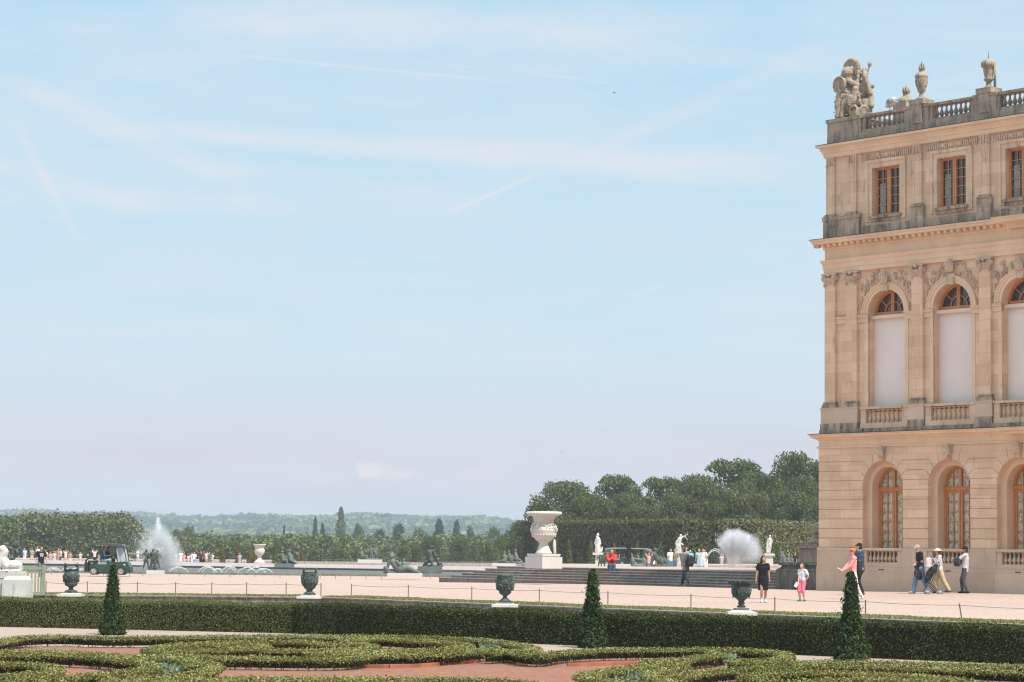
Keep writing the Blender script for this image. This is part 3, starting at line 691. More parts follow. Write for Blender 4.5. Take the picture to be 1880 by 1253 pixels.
u2=MB(); H=1.2; u2.lathe([(r*.64,z*.95) for r,z in [(.30,0),(.30,.05),(.16,.12),(.14,.22),(.2,.3),(.30,.36),(.22,.42),(.26,.55),(.30,.72),(.31,.85),(.42,.88),(.44,.98),(.42,1.06),(.3,1.14),(.12,1.2)]],n=26,rib=.03,nr=13)
u2.tube([(0,0,1.1),(0,0,1.42)],.02,6); u2.tube([(.26,.05,.0),(.26,.05,.9)],.05,6); u2.tube([(.34,0,.3),(.2,.1,.5)],.02,6)
o=B(u2,'roof_urn',M['stone_roof'],smooth=True,loc=(8.24,.48,19.06)); o['label']='strapped stone urn on the roof parapet with a metal rod on top'
u3=MB(); u3.lathe([(.36,0),(.40,.06),(.36,.18),(.20,.28),(.12,.33),(.10,.42),(.15,.46)],n=26,rib=.06,nr=13); flame(u3,(0,0,.45),.17,.42,3)
def roofpt(x,y,d):
    r=ray(x,y); q=(P0+W*d-CAM).dot(W)/r.dot(W); p=CAM+r*q-P0; return Vector((p.dot(U),d,p.z))
ub_=roofpt(1663,191,4.5)
o=B(u3,'roof_urn',M['stone_roof'],smooth=True,loc=ub_); o['label']='small stone flame urn seen behind the parapet'; u3base=o
m=MB(); m.bx(ub_.x-.35,ub_.x+.35,4.1,4.9,17.9,ub_.z+.01); B(m,'urn_pedestal',M['stone_roof'])
m=MB(); m.tube([(0,0,-.9),(0,0,.1)],.03,6); m.ell((.05,0,.2),(.26,.2,.16),M=Matrix.Rotation(-.5,3,'Y')); m.box((.1,0,.08),(.5,.3,.04),M=Matrix.Rotation(-.4,3,'Y'))
fl_=roofpt(1634,196,2.2); o=B(m,'roof_floodlight',plain('bright galvanised metal',(.55,.55,.56),.25,.1,3,metal=.8),smooth=False,loc=fl_)
# trophy of arms on the corner pedestal  (x to the right of the front, y inward)
m=MB(); rn=random.Random(4); m.ell((.95,1.,1.1),(.42,.35,.55)); m.cap((.8,.95,1.2),.3,(.75,.95,1.7),.2)
m.ell((.75,.9,.55),(.55,.6,.6)); m.ell((.55,.8,1.0),(.40,.4,.45)); m.cap((1.3,.9,.2),.30,(1.35,.9,.6),.25)
m.ell((.52,.75,1.95),(.27,.30,.27)); m.cap((.38,.6,1.80),.12,(.20,.42,1.72),.05); m.cap((.52,.75,1.7),.22,(.50,.75,1.4),.25)      # helmet, visor, neck
for i in range(13):                                                                             # plume crest
    a=R(-20+15*i); x=.62+.36*math.cos(R(128)-a*.92); z=1.98+.46*math.sin(R(128)-a*.92)
    m.ell((x,.85,z+.04),(.115,.12,.10))
for i in range(9): a=R(-20+20*i); m.cap((.62+.24*math.cos(R(120)-a*.9),.8,1.98+.30*math.sin(R(120)-a*.9)),.05,(.62+.38*math.cos(R(120)-a*.9),.83,2.0+.46*math.sin(R(120)-a*.9)),.07)
m.box((.42,.38,1.42),(.52,.10,.52),M=Matrix.Rotation(.3,3,'Z')); m.ell((.45,.38,1.42),(.31,.12,.33)); m.tube([(.45+.30*math.cos(R(a)),.27,1.42+.32*math.sin(R(a))) for a in range(0,361,24)],.035,6)   # round shield
m.cap((.75,.6,1.55),.12,(1.05,.7,1.35),.14); m.cap((.95,.8,1.5),.10,(1.0,.9,1.75),.07); m.ell((.98,.9,1.82),(.10,.1,.13))
m.tube([(1.05,.8,.5),(1.45,1.0,2.2)],.04,6); m.ell((1.45,1.0,2.22),(.09,.09,.12))                # standard pole
for i in range(6): m.cap((1.20+.035*i,.95-.03*i,2.0-.06*i),.10,(1.22+.07*i,.9,1.20-.04*i),.10)
for i in range(4): m.cap((1.05,.8-.05*i,1.9-.18*i),.07,(.95+.06*i,.75,1.35),.06)
m.cap((.42,.45,1.05),.2,(.38,.4,.55),.22); m.cap((.25,.6,1.0),.18,(.2,.55,.5),.16); m.cap((.5,.3,.62),.09,(.42,.22,.12),.12); m.cap((.68,.3,.6),.08,(.66,.25,.1),.11)
m.ell((1.15,.5,1.15),(.15,.15,.17)); m.cap((1.15,.5,1.0),.17,(1.2,.45,.6),.2); m.cap((1.3,.45,.95),.06,(1.5,.4,.9),.06); m.cap((1.25,.35,.5),.09,(1.35,.25,.12),.08); m.cap((1.02,.35,.9),.07,(.85,.3,.6),.07)
for i in range(5): m.tube([(.85+.04*i,.32,.95-.09*i),(1.0,.22,.88-.09*i),(1.12,.3,.85-.09*i)],.045,6)
m.tube([(1.45,.6,.35),(1.75,.35,.22)],[.17,.20],12); m.tube([(1.2,.5,.16),(1.65,.2,.12)],[.15,.2],12); m.ell((1.3,.4,.2),(.28,.2,.2)); m.tube([(1.3+.2*math.cos(R(a)),.2,.24+.2*math.sin(R(a))) for a in range(0,361,30)],.05,6)
m.cap((1.5,1.0,.9),.13,(1.6,.9,.5),.14); m.ell((1.55,1.0,1.3),(.12,.12,.1))
for i in range(60):
    x=rn.uniform(.15,1.6); z=rn.uniform(.05,1.0 if x>1.2 else 1.3); m.ell((x,rn.uniform(.22,.45),z*.9),rn.uniform(.03,.06),n=7,m=5)
o=blob(m,'trophy_sculpture',M['stone_roof'],.022,pal,disp=.03,dscale=.07); o.location=(.20,.2,18.84); o['label']='carved stone trophy of arms with plumed helmet, shield and flags'
# ---------------- moulded pedestals at the stair end (left of the corner)
s0_,d0_=SD(G(1437,1082,0)); 
pd=empty('stair_end_pedestal',P0,-TH,'dark lichened stone wall block with rounded cap at the right end of the steps','wall')
sL=s0_
b=MB(); b.bx(sL,-.02,.0,5.5,0,.72)
B(b,'base_block',M['plinthdark'],pd)
b=MB(); n=12
pr=[(0,.72)]+[(.05-.05*math.cos(a*.6),.74+.11*a/3.) for a in (0,1,2,3)]
prof=[(-.02,.721),(-.0,.74),(.0,.78),(-.05,.82),(-.12,.86),(-.16,.91),(-.17,.96),(-.10,.985),(-.06,.99),(-.06,1.05),(-.10,1.08),(-.5,1.10),(-.5,.721)]
vs=[];N=len(prof)
for o_,z in prof: vs.append((-.02,0.0-o_+.0,z))
for o_,z in prof: vs.append((sL-o_,0.0-o_,z))
for o_,z in prof: vs.append((sL-o_,5.5,z))
b.add(vs,[(i,(i+1)%N,(i+1)%N+N,i+N) for i in range(N)]+[(i+N,(i+1)%N+N,(i+1)%N+2*N,i+2*N) for i in range(N)]+[tuple(range(N)),tuple(range(2*N,3*N))[::-1]])
B(b,'rounded_cap',M['plinthdark'],pd)
vp=K(1487,1040,42); vp=K(1487,1040,44); vs_,vd_=SD(vp)
gp_=empty('urn_pedestal',FP(vs_,vd_,0),-TH,'pale grey square stone pedestal with urn foot beside the palace corner','pedestal')
b=MB(); b.bx(-.15,.9,-.5,.5,.3,1.66); B(b,'shaft',M['stone_roof'],gp_)
b=MB(); b.bx(-.22,.98,-.58,.58,1.66,1.75); b.bx(-.16,.92,-.52,.52,1.75,1.80); b.bx(-.10,.8,-.42,.42,1.80,1.86); B(b,'cap',M['stone_roof'],gp_)
b=MB(); b.lathe([(.40,1.86),(.40,1.92),(.30,2.0),(.20,2.12),(.17,2.24),(.20,2.28),(.24,2.31),(.17,2.34),(.17,2.44)],c=(.35,0,0),n=20); B(b,'urn',M['stone_roof'],gp_,smooth=True)
# ---------------- steps
s1_,d1_=SD(G(849,1064.5,0)); NST=6; RIS=.67/NST
st=empty('stone_steps',P0,-TH,'wide dark stone steps rising to the upper terrace left of the palace','steps')
for i in range(NST):
    b=MB(); b.bx(s1_+.42*i,sL-.003 if i else sL-.003,.36*i,14,-.45 if i==0 else RIS*i-.02,RIS*(i+1)-.035)
    q=B(b,'step',M['steps'],st); b=MB(); b.bx(s1_+.42*i-.025,sL-.003,.36*i-.03,14,RIS*(i+1)-.035,RIS*(i+1)); B(b,'tread',M['tread'],q)
b=MB(); b.add([(s1_+.42*NST-.1,.36*(NST-1)+.32,.675),(sL-.01,.36*(NST-1)+.32,.675),(sL-.01,13.5,.675),(s1_+.42*NST-.1,13.5,.675)],[(0,1,2,3)])
o=b.build('terrace_landing',M['gravel'],None,fix=False); o.location=P0; o.rotation_euler=(0,0,-TH); tag(o,'gravel landing at the top of the steps',kind='structure'); prec(o)
# ------------------------------------------------------------------ foliage palettes (linear albedo)
FO={'hedge':foliage('shade painted hedge leaves',[(.010,.016,.006),(.02,.028,.010),(.042,.054,.02),(.13,.145,.06)],trans=.05),  # right-hand hedge: its shaded side is painted in as darker leaves
 'hedge_l':foliage('sun painted hedge leaves',[(.05,.065,.022),(.085,.10,.04),(.13,.145,.06),(.19,.20,.09)],trans=.2),  # left-hand hedge: same planting, sunlight put into paler leaves
 'box':foliage('box scroll leaves',[(.045,.055,.015),(.13,.14,.04),(.25,.245,.085),(.38,.36,.16)],trans=.06),
 'yew':foliage('dark yew needles',[(.010,.020,.009),(.022,.042,.018),(.05,.08,.034),(.11,.145,.07)],trans=.12),
 'tree':foliage('broadleaf crown',[(.02,.038,.012),(.07,.10,.033),(.145,.175,.065)],trans=.2),
 'tree_g':foliage('grey green crown',[(.03,.048,.018),(.095,.12,.048),(.18,.20,.09)],trans=.2),
 'tree_b':foliage('bright fresh crown',[(.025,.05,.015),(.08,.12,.04),(.15,.195,.075)],trans=.2),
 'wood':foliage('distant wood leaves',[(.03,.042,.014),(.10,.12,.04),(.20,.205,.08)],trans=.15),
 'conifer':foliage('blue green conifer',[(.025,.045,.03),(.05,.075,.05),(.08,.10,.07)],trans=.1),
 'clip':foliage('tall clipped hornbeam',[(.045,.055,.018),(.085,.095,.032),(.14,.145,.06)],trans=.2),
 'rust':foliage('browning topiary',[(.10,.085,.03),(.16,.12,.045),(.12,.13,.05)],trans=.15)}
M['core']=plain('shade painted twig core',(.016,.02,.01),1,.3,4); M['bark']=plain('grey brown bark',(.10,.08,.06),.9,.35,5,bs=.4)  # near-black core colour stands in for shade deep in the foliage
def face_pts(N,a,b,h0,h1):   # vertical face from a to b
    t_=RNG.random(N); z=h0+(h1-h0)*RNG.random(N); A=np.array(a);Bv=np.array(b); p=A+(Bv-A)*t_[:,None]; p[:,2]=z; return p
def clipped(name,a,b,depth,z0,z1,dens,size,mat,ends=True,wob=.03,back=True,fr_=1.):
    """clipped hedge: a..b is the foot of the front face, depth pushes away from the camera"""
    a=Vector(a);b=Vector(b); d=(b-a); d.z=0; Ln=d.length; d/=Ln; nn=inward(a,b); H=z1-z0; P=[];Nn=[]
    def add(p,n): P.append(p+RNG.normal(size=p.shape)*wob); Nn.append(np.tile(np.array(n)*(1. if n[2]>.5 else fr_),(len(p),1)))
    add(face_pts(int(Ln*H*dens),a,b,z0,z1),-np.array(nn))
    if back: add(face_pts(int(Ln*H*dens*.25),a+nn*depth,b+nn*depth,z0,z1),np.array(nn))
    N=int(Ln*depth*dens*1.1); t_=RNG.random(N); o_=RNG.random(N)*depth; p=np.array(a)+np.array(d)*(t_*Ln)[:,None]+np.array(nn)*o_[:,None]; p[:,2]=z1+.02*np.sin(t_*Ln*2.1)+RNG.random(N)*.02; add(p,[0,0,1.])
    if ends:
        for q,s in ((a,-1),(b,1)): add(face_pts(int(depth*H*dens),q,q+nn*depth,z0,z1),np.array(d)*s)
    P=np.concatenate(P);Nn=np.concatenate(Nn); P[:,2]=np.maximum(P[:,2],z0+.01)
    i_=.05 if H<2 else .3
    q=[a+d*i_+nn*i_,b-d*i_+nn*i_,b-d*i_+nn*(depth-i_),a+d*i_+nn*(depth-i_)]
    core=MB().add([(v.x,v.y,z0) for v in q]+[(v.x,v.y,z1-i_) for v in q],[(3,2,1,0),(4,5,6,7),(0,1,5,4),(1,2,6,5),(2,3,7,6),(3,0,4,7)])
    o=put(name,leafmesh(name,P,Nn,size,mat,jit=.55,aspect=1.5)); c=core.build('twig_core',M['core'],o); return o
HL=G(-40,1150.3,ZL);HB=G(535,1163.5,ZL);HR=G(1880,1221,ZL); HR=HR+(HR-HB).normalized()*6; HL=HL+(HL-HB).normalized()*10
dR=1.7; 
nR=inward(HB,HR); nL=inward(HL,HB)
tag(clipped('clipped_hedge',HB,HR,dR,ZL,.05,2300,.027,FO['hedge'],wob=.026,fr_=1.9),'long dark clipped hedge running to the right under the stone kerb','hedge','clipped hedges round the sunk parterre')
tag(clipped('clipped_hedge',HL,HB,dR,ZL,.05,2300,.028,FO['hedge_l'],wob=.022),'paler clipped hedge at left, its corner meeting the dark hedge','hedge','clipped hedges round the sunk parterre')
# ---------------- box scrolls: traced centre lines on the parterre
def curve(pts,n=10,z=ZL+.21):
    P=[G(x,y,z) for x,y in pts]; out=[]
    for i in range(len(P)-1):
        p0=P[max(i-1,0)];p1=P[i];p2=P[i+1];p3=P[min(i+2,len(P)-1)]
        for k in range(n):
            s=k/n; out.append(.5*((2*p1)+(p2-p0)*s+(2*p0-5*p1+4*p2-p3)*s*s+(3*p1-p0-3*p2+p3)*s**3))
    out.append(P[-1]); return out
def scroll(pts,label,w=.29,h=.225,dens=4200):
    c=curve(pts); c=np.array([list(v) for v in c]); seg=np.diff(c,axis=0); L_=np.linalg.norm(seg[:,:2],axis=1); T=L_.sum(); cum=np.concatenate([[0],np.cumsum(L_)])
    N=int(T*(2*h+w)*dens); s=RNG.random(N)*T; i=np.clip(np.searchsorted(cum,s)-1,0,len(seg)-1); fr=(s-cum[i])/(L_[i]+1e-9); p=c[i]+seg[i]*fr[:,None]
    dirn=seg[i]/(L_[i][:,None]+1e-9); nrm=np.stack([-dirn[:,1],dirn[:,0],np.zeros(N)],1)
    q=RNG.random(N)*(2*h+w)-(h+w/2); top=np.abs(q)<w/2; side=np.sign(q); z=np.where(top,ZL+h,ZL+h-(np.abs(q)-w/2)); dz=np.abs(q)-w/2; off=np.where(top,q,side*(w/2-np.clip((dz-.035)*2.2,0,.12)))
    # rounded shoulders, thinner foot showing stems
    z=z-np.where(top,(np.abs(q)/(w/2))**3*.03,0); off=off*1.
    keep=((z>ZL+h*.66)&(RNG.random(N)<.62+.38*np.sin(s*5.3)*np.sin(s*2.1+1)))|(top)|(RNG.random(N)<.10)
    P=p+nrm*off[:,None]; P[:,2]=z; P+=RNG.normal(size=P.shape)*.014; Nn=np.where(top[:,None],np.array([0,0,1.]),nrm*side[:,None]+np.array([0,0,.25]))
    P=P[keep];Nn=Nn[keep]; P[:,2]+=np.where(RNG.random(len(P))<.18,.03,0)*(P[:,2]>ZL+h-.03)
    core=MB(); vs=[];nn=len(c)
    for k in range(nn):
        d=seg[min(k,nn-2)]; d=d/np.linalg.norm(d); a=np.array([-d[1],d[0]]); ww=w/2-.13
        for sg in (-1,1): vs.append((c[k][0]+a[0]*ww*sg,c[k][1]+a[1]*ww*sg,ZL+.05)); vs.append((c[k][0]+a[0]*ww*sg,c[k][1]+a[1]*ww*sg,ZL+h-.05))
    fs=[]
    for k in range(nn-1):
        o=4*k; fs+=[(o,o+1,o+5,o+4),(o+2,o+6,o+7,o+3),(o+1,o+3,o+7,o+5),(o,o+4,o+6,o+2)]
    core.add(vs,fs)
    st=MB()
    for k in range(int(T*5)):
        s_=RNG.random()*T; i_=int(np.clip(np.searchsorted(cum,s_)-1,0,len(seg)-1)); pp=c[i_]+seg[i_]*((s_-cum[i_])/(L_[i_]+1e-9)); x=pp[0]+RNG.normal()*.06; y=pp[1]+RNG.normal()*.06
        st.tube([(x,y,ZL),(x+RNG.normal()*.04,y+RNG.normal()*.04,ZL+.16)],.008,3)
    core.v and core.add(st.v,st.f)
    o=put('box_scroll_hedge',leafmesh('box_scroll_hedge',P,Nn,.020,FO['box'],jit=.45,aspect=2.1,up=.4))
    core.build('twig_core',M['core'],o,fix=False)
    tag(o,label,'box hedge','low box hedges scrolling over the parterre')
C1=lambda L_:[(x/2.9375,1060+y/2.9375) for x,y in L_]
C2=lambda L_:[(620+x/2.9375,1060+y/2.9375) for x,y in L_]
C3=lambda L_:[(1240+x/2.9375,1060+y/2.9375) for x,y in L_]
scroll(C1([(-260,380),(-60,362),(120,330),(330,322),(600,330),(1000,326),(1500,320),(1880,322)])+C2([(300,322),(560,330),(800,345),(940,362),(1050,384),(1040,400),(920,405),(800,412)]),'longest pale box hedge, nearest the clipped hedge, curling round at mid picture')
scroll(C2([(0,338),(240,335),(480,348),(640,362),(700,372),(620,388),(480,396),(300,408),(80,412),(-160,416)]),'box hedge looping inside the longest one above the small red bed')
scroll(C1([(800,400),(900,376),(1080,362),(1320,352),(1600,350),(1740,362),(1880,366)])+C2([(80,362),(180,374),(150,390),(20,396),(-140,398),(-420,396)]),'box hedge forming the flat narrow loop left of the small red bed')
scroll(C1([(1160,372),(1340,368),(1420,374),(1400,384),(1250,392),(1080,398),(900,402)]),'short inner box hedge within the flat narrow loop')
scroll(C1([(790,396),(860,408),(960,425),(1130,436),(1400,440),(1700,444),(1880,440)])+C2([(200,424),(500,420),(700,408),(800,396),(900,400),(1000,420),(1090,426),(1200,410),(1450,396),(1880,392)])+C3([(200,392),(400,398),(560,412),(605,432),(560,446),(420,455),(280,452)]),'long box hedge along the far edge of the wide red sand bed')
scroll(C2([(1660,462),(1800,452),(1880,448)])+C3([(100,438),(220,424),(200,408)]),'short box hedge joining the right-hand curl')
scroll(C2([(1880,470),(1700,478),(1480,505),(1340,530),(1330,548),(1450,562),(1600,580)]),'box hedge hooking round the greenish bed at lower right')
scroll(C2([(1880,500),(1760,508),(1690,530),(1760,560),(1850,585)]),'small box curl inside the lower right hook')
scroll(C3([(-20,545),(180,516),(420,496),(700,482),(1000,486),(1300,496),(1600,505),(1960,520)]),'middle one of the three long box hedges at lower right')
scroll(C3([(300,462),(600,466),(860,462),(1150,464),(1500,474),(1960,486)]),'upper one of the three long box hedges at lower right')
scroll(C3([(560,566),(380,545),(470,528),(700,516),(980,524),(1250,536),(1520,560),(1700,590)]),'lowest box hedge at lower right, bending down out of frame')
scroll(C3([(640,572),(900,556),(1200,560),(1400,580)]),'box hedge tucked inside the lowest right curve')
scroll(C1([(-160,424),(60,422),(320,424),(520,432),(640,446),(800,470),(810,492),(700,516),(500,534),(300,552),(0,575)]),'box hedge ringing the dark red bed at lower left')
scroll(C1([(-100,410),(200,404),(480,418),(760,436),(960,448),(1120,468),(1160,492),(1090,516),(960,536),(800,548),(560,566)]),'outer box hedge ending in a rounded nose at lower left')
scroll(C1([(-60,470),(120,472),(260,486),(300,506),(220,524),(0,536)]),'small box hedge nose at the left edge')
scroll(C1([(700,446),(860,438),(1000,452),(1060,472),(1040,490)]),'thin box hedge strand inside the rounded nose')
scroll(C1([(560,588),(900,566),(1300,552),(1880,552)])+C2([(300,553),(600,556),(900,566),(1100,590)]),'box hedge along the bottom edge, in front of the red sand')
# bluish bedding plants in the noses
gmat=foliage('blue green bedding',[(.10,.14,.09),(.16,.21,.14),(.22,.26,.19)],trans=.2)
for lab,c_ in (('blue green bedding plants in the nose at lower left',C1([(780,470),(900,455),(1010,470),(1050,490),(980,512),(840,535),(760,530),(820,495)])),('blue green bedding plants in the hook at lower right',C2([(1460,530),(1640,505),(1860,490),(1700,520),(1680,545),(1500,560)])),('blue green bedding plants in the curl left of the third obelisk',C3([(150,425),(260,432),(330,445),(280,462),(170,458)])),('blue green bedding plants in the pointed curl at mid picture',C2([(760,380),(880,384),(1000,392),(900,398),(780,400)]))):
    P_=np.array([list(G(x,y,ZL+.06)) for x,y in c_]); cen=P_.mean(0); N=2600; i=RNG.integers(0,len(P_),N); s=RNG.random((N,1)); u_=np.sqrt(RNG.random((N,1))); e=P_[i]*(1-s)+P_[(i+1)%len(P_)]*s; p=cen+(e-cen)*u_; p[:,2]=ZL+RNG.random(N)*.16
    tag(put('bedding_plants',leafmesh('bedding_plants',p,np.tile([0,-.4,.8],(N,1)),.05,gmat,up=1.)),lab,kind='stuff')
# terracotta edging strips
def edging(pts,lab):
    P_=[G(x,y,ZL) for x,y in pts]; b=MB()
    for p,q in zip(P_[:-1],P_[1:]): d=(q-p); Mx=Matrix.Rotation(math.atan2(d.y,d.x),3,'Z'); b.box((p+q)/2+Vector((0,0,.03)),(d.length+.02,.05,.08),M=Mx)
    tag(b.build('brick_edging',M['terracotta']),lab,'edging','terracotta edgings of the beds')
edging(C2([(1240,482),(1350,481),(1500,478),(1650,474)]),'bright orange terracotta edging below the long box hedge')
edging(C1([(1180,488),(1500,490),(1860,492)])+C2([(100,490),(270,493)]),'dull red edging under the box hedge left of centre')
edging(C2([(280,492),(430,488),(600,474),(740,464)]),'weathered red edging rising to the dark hedge corner')
# ---------------- yew obelisks
def cone_pts(N,H,prof,jit=.02):
    t_=RNG.random(N)**1.15; r=np.interp(t_,[p[0] for p in prof],[p[1] for p in prof]); a=RNG.random(N)*2*np.pi
    rr=r*(1+.10*np.sin(a*3+t_*9)+.08*np.sin(a*5-t_*17))*(1-.25*RNG.random(N)**2)
    p=np.stack([rr*np.cos(a),rr*np.sin(a),t_*H],1)+RNG.normal(size=(N,3))*jit; return p,np.stack([np.cos(a),np.sin(a),.45+0*a],1)
def obelisk(x,y,H,rb,seed,label):
    base=G(x,y,ZL); rt=empty('yew_obelisk',base,0,label,'topiary yew','dark yew obelisks on the parterre walk')
    prof=[(0,rb*.9),(.07,rb*.98),(.22,rb*.78),(.42,rb*.56),(.6,rb*.41),(.8,rb*.29),(.93,rb*.16),(1,.01)]
    p,n=cone_pts(6500,H,prof); q=MB(); q.lathe([(r*.62,t_*H*.93) for t_,r in prof],n=12)
    # sprigs that stick out of the outline
    ps,ns=cone_pts(1500,H,[(t_,r*1.18) for t_,r in prof],.035); ps[:,2]+=.02
    put('crown',leafmesh('crown',np.concatenate([p,ps]),np.concatenate([n,ns]),.032,FO['yew'],jit=.9,aspect=2.6,up=.7),rt)
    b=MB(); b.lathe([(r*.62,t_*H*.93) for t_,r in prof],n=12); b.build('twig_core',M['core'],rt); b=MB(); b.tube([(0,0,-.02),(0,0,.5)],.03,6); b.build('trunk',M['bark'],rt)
obelisk(205,1166,1.68,.30,1,'slim dark yew obelisk in front of the pale hedge at left')
obelisk(1087,1190,1.74,.31,2,'dark yew obelisk standing below the broad steps')
obelisk(1563,1217,1.80,.33,3,'dark yew obelisk half hiding the couple in pink and navy')
# ---------------- trees
def crown(lobes,dens,size,mat,jit=.75,under=.25,aspect=1.3,name='crown'):
    P=[];Nn=[]
    for (cx,cy,cz,r,sq) in lobes:
        N=int(4*math.pi*r*r*dens); v=RNG.normal(size=(N,3)); v/=np.linalg.norm(v,axis=1)[:,None]; v=v[(v[:,2]>-.55)|(RNG.random(N)<under)]
        rad=r*(1-.38*RNG.random(len(v))**1.6)*(1+.16*np.sin(v[:,0]*7+cx)*np.sin(v[:,1]*6+cz)*1.)*(1+.10*RNG.normal(size=len(v)))
        p=v*rad[:,None]; p[:,2]*=sq; P.append(p+np.array([cx,cy,cz])); Nn.append(v)
    return leafmesh(name,np.concatenate(P),np.concatenate(Nn),size,mat,jit=jit,aspect=aspect)
def lobes_round(H,Wd,n,rn,low=.25,squash=.8):
    L_=[]
    for i in range(n):
        h=low+(1-low)*rn.random(); w=math.sin(math.pi*min(1,max(.08,(h-low*.6)/(1-low*.5))))**.6
        a=rn.uniform(0,6.28); rr=Wd/2*w*rn.uniform(.3,.85); r=Wd*rn.uniform(.11,.19)
        L_.append((rr*math.cos(a),rr*math.sin(a),min(H-r*squash,h*H),r,squash))
    L_.append((0,0,H*.55,Wd*.28,1.)); L_.append((0,0,H-Wd*.13,Wd*.15,squash)); return L_
def limbs(H,Wd,lobes,rn,r0=.3):
    b=MB(); b.tube([(0,0,-.3),(.05*H*rn.uniform(-.3,.3),0,H*.3),(0,.0,H*.62)],[r0,r0*.7,r0*.3],8)
    for l in lobes[::3]: b.tube([(0,0,H*.3),(l[0]*.5,l[1]*.5,(H*.35+l[2])/2),(l[0],l[1],l[2])],[r0*.4,r0*.25,r0*.1],5)
    return b
PROTO={}
def proto(kind,H,Wd,n,mat,size,dens,seed,low=.25,sq=.8):
    rn=random.Random(seed); L_=lobes_round(H,Wd,n,rn,low,sq); PROTO[kind]=(crown(L_,dens,size,mat),limbs(H,Wd,L_,rn).mesh('trunk',M['bark']),H,Wd)
proto('oak',12.,12.,30,FO['tree'],.30,9,1); proto('plane',12.,11.,36,FO['tree_g'],.26,10,2,.15,.9); proto('locust',13.,11.,22,FO['tree_b'],.30,10,3,.35,.55); proto('ash',12.,10.,30,FO['tree'],.28,10,5,.2,.9)
proto('far',14.,12.,24,FO['wood'],.5,4,6,.1,.9); proto('fardark',14.,12.,26,FO['conifer'],.5,4,8,.1,.8)
def conifer_mesh(H,Wd,mat,size,N,seed):
    rn=np.random.default_rng(seed); t_=rn.random(N)**1.2; a=rn.random(N)*6.283; tier=.75+.25*np.sin(t_*H*2.4+np.sin(a*2)*.8)
    r=Wd/2*(1-t_)**.75*tier*(1-.4*rn.random(N)**2); p=np.stack([r*np.cos(a),r*np.sin(a),.06*H+t_*H*.94],1)+rn.normal(size=(N,3))*size*.3
    return leafmesh('crown',p,np.stack([np.cos(a),np.sin(a),.3+0*a],1),size,mat,jit=.7,aspect=1.6)
tb=MB(); tb.tube([(0,0,-.3),(0,0,9)],[.35,.08],7); tmsh=tb.mesh('trunk',M['bark'])
PROTO['conifer']=(conifer_mesh(12,6,FO['conifer'],.42,5200,3),tmsh,12.,6.)
PROTO['sequoia']=(conifer_mesh(12,6.2,FO['tree_g'],.40,7000,4),tmsh,12.,6.2)
def tree(kind,x,ytop,wpx,k,z0,label,group,name='tree'):
    if group==GR: k=12.4+(k-12.4)*.12
    cm,tm,H,Wd=PROTO[kind]; b=K(x,1000,k); top=K(x,ytop,k).z; sz=(top-z0)/H; wpx=wpx*(1.16 if group==GR else 1); sx=wpx/k/Wd*(1.65 if kind in('conifer','sequoia') else 1.)
    rt=empty(name,(b.x,b.y,z0),random.uniform(0,6.28),label,'tree',group); rt.scale=(sx,sx,sz)
    put('crown',cm,rt); put('trunk',tm,rt)
GR='trees of the grove behind the tall clipped hedges'
for a in [('plane',1036,884,118,14.2,'grey green tree at the left end of the grove, above the white urn'),('locust',1128,872,92,13.6,'fresh green clumpy tree standing up right of the leftmost grove tree'),
 ('oak',1085,905,90,15,'lower tree filling the gap between the two left grove trees'),('locust',1212,876,92,13.6,'bright green tree between two clumpy crowns at mid grove'),('ash',1180,912,95,15,'shorter dark tree under the mid grove crowns'),
 ('plane',1280,872,100,15.2,'pale grey green tree in front of the highest green crown'),('locust',1340,843,118,13.2,'highest bright green flat topped crown in the grove'),('oak',1405,868,95,14,'dark tree sloping down right of the highest green crown'),
 ('plane',1335,898,110,15.4,'grey green tree right above the spraying fountain'),('ash',1460,830,92,13.4,'tall dark tree close to the palace corner'),('ash',1500,846,80,12.8,'dark tree partly hidden by the palace corner'),
 ('oak',1440,900,100,15.4,'lower tree above the sunlit clipped hedge'),('plane',1240,905,90,15.6,'grey green crown just above the dark hedge recess'),('plane',1490,915,80,15.6,'grey green crown against the palace corner'),('plane',1385,905,80,15.8,'small grey crown above the end of the dark recess')]:
    tree(*a[:5],-.6,a[5],GR)
for i,(kd,x,yt,w_,kk) in enumerate([('oak',1060,912,80,15.6),('ash',1110,918,80,15.8),('plane',1150,905,80,14.6),('oak',1255,888,80,14.4),('ash',1300,884,80,14),('plane',1370,882,80,14.2),('oak',1420,888,80,14),('oak',1180,925,90,16.),('ash',1310,920,90,16.2),('oak',1465,872,70,14.6)]):
    tree(kd,x,yt,w_,kk,-.6,['low crown under the leftmost grove tree','low dark crown just above the dark hedge at left','mid height crown between the two left green crowns','dark crown left of the highest green crown','crown filling the dip left of the highest green crown','crown tucked right of the highest green crown','crown in the dip before the palace side trees','low crown over the middle of the long dark hedge','low crown straight above the hedge recess','crown leaning toward the tall tree by the palace'][i],GR)
for a in [('ash',985,925,85,12.5,'dark tree stepping down left of the white urn'),('oak',952,955,75,12.5,'low rounded tree left of the white urn, against the hills'),('plane',1005,940,60,13.5,'grey shrubby tree just behind the white urn')]:
    tree(*a[:5],-4,a[5],'trees left of the large white urn')
GM='trees of the low park beyond the basins'
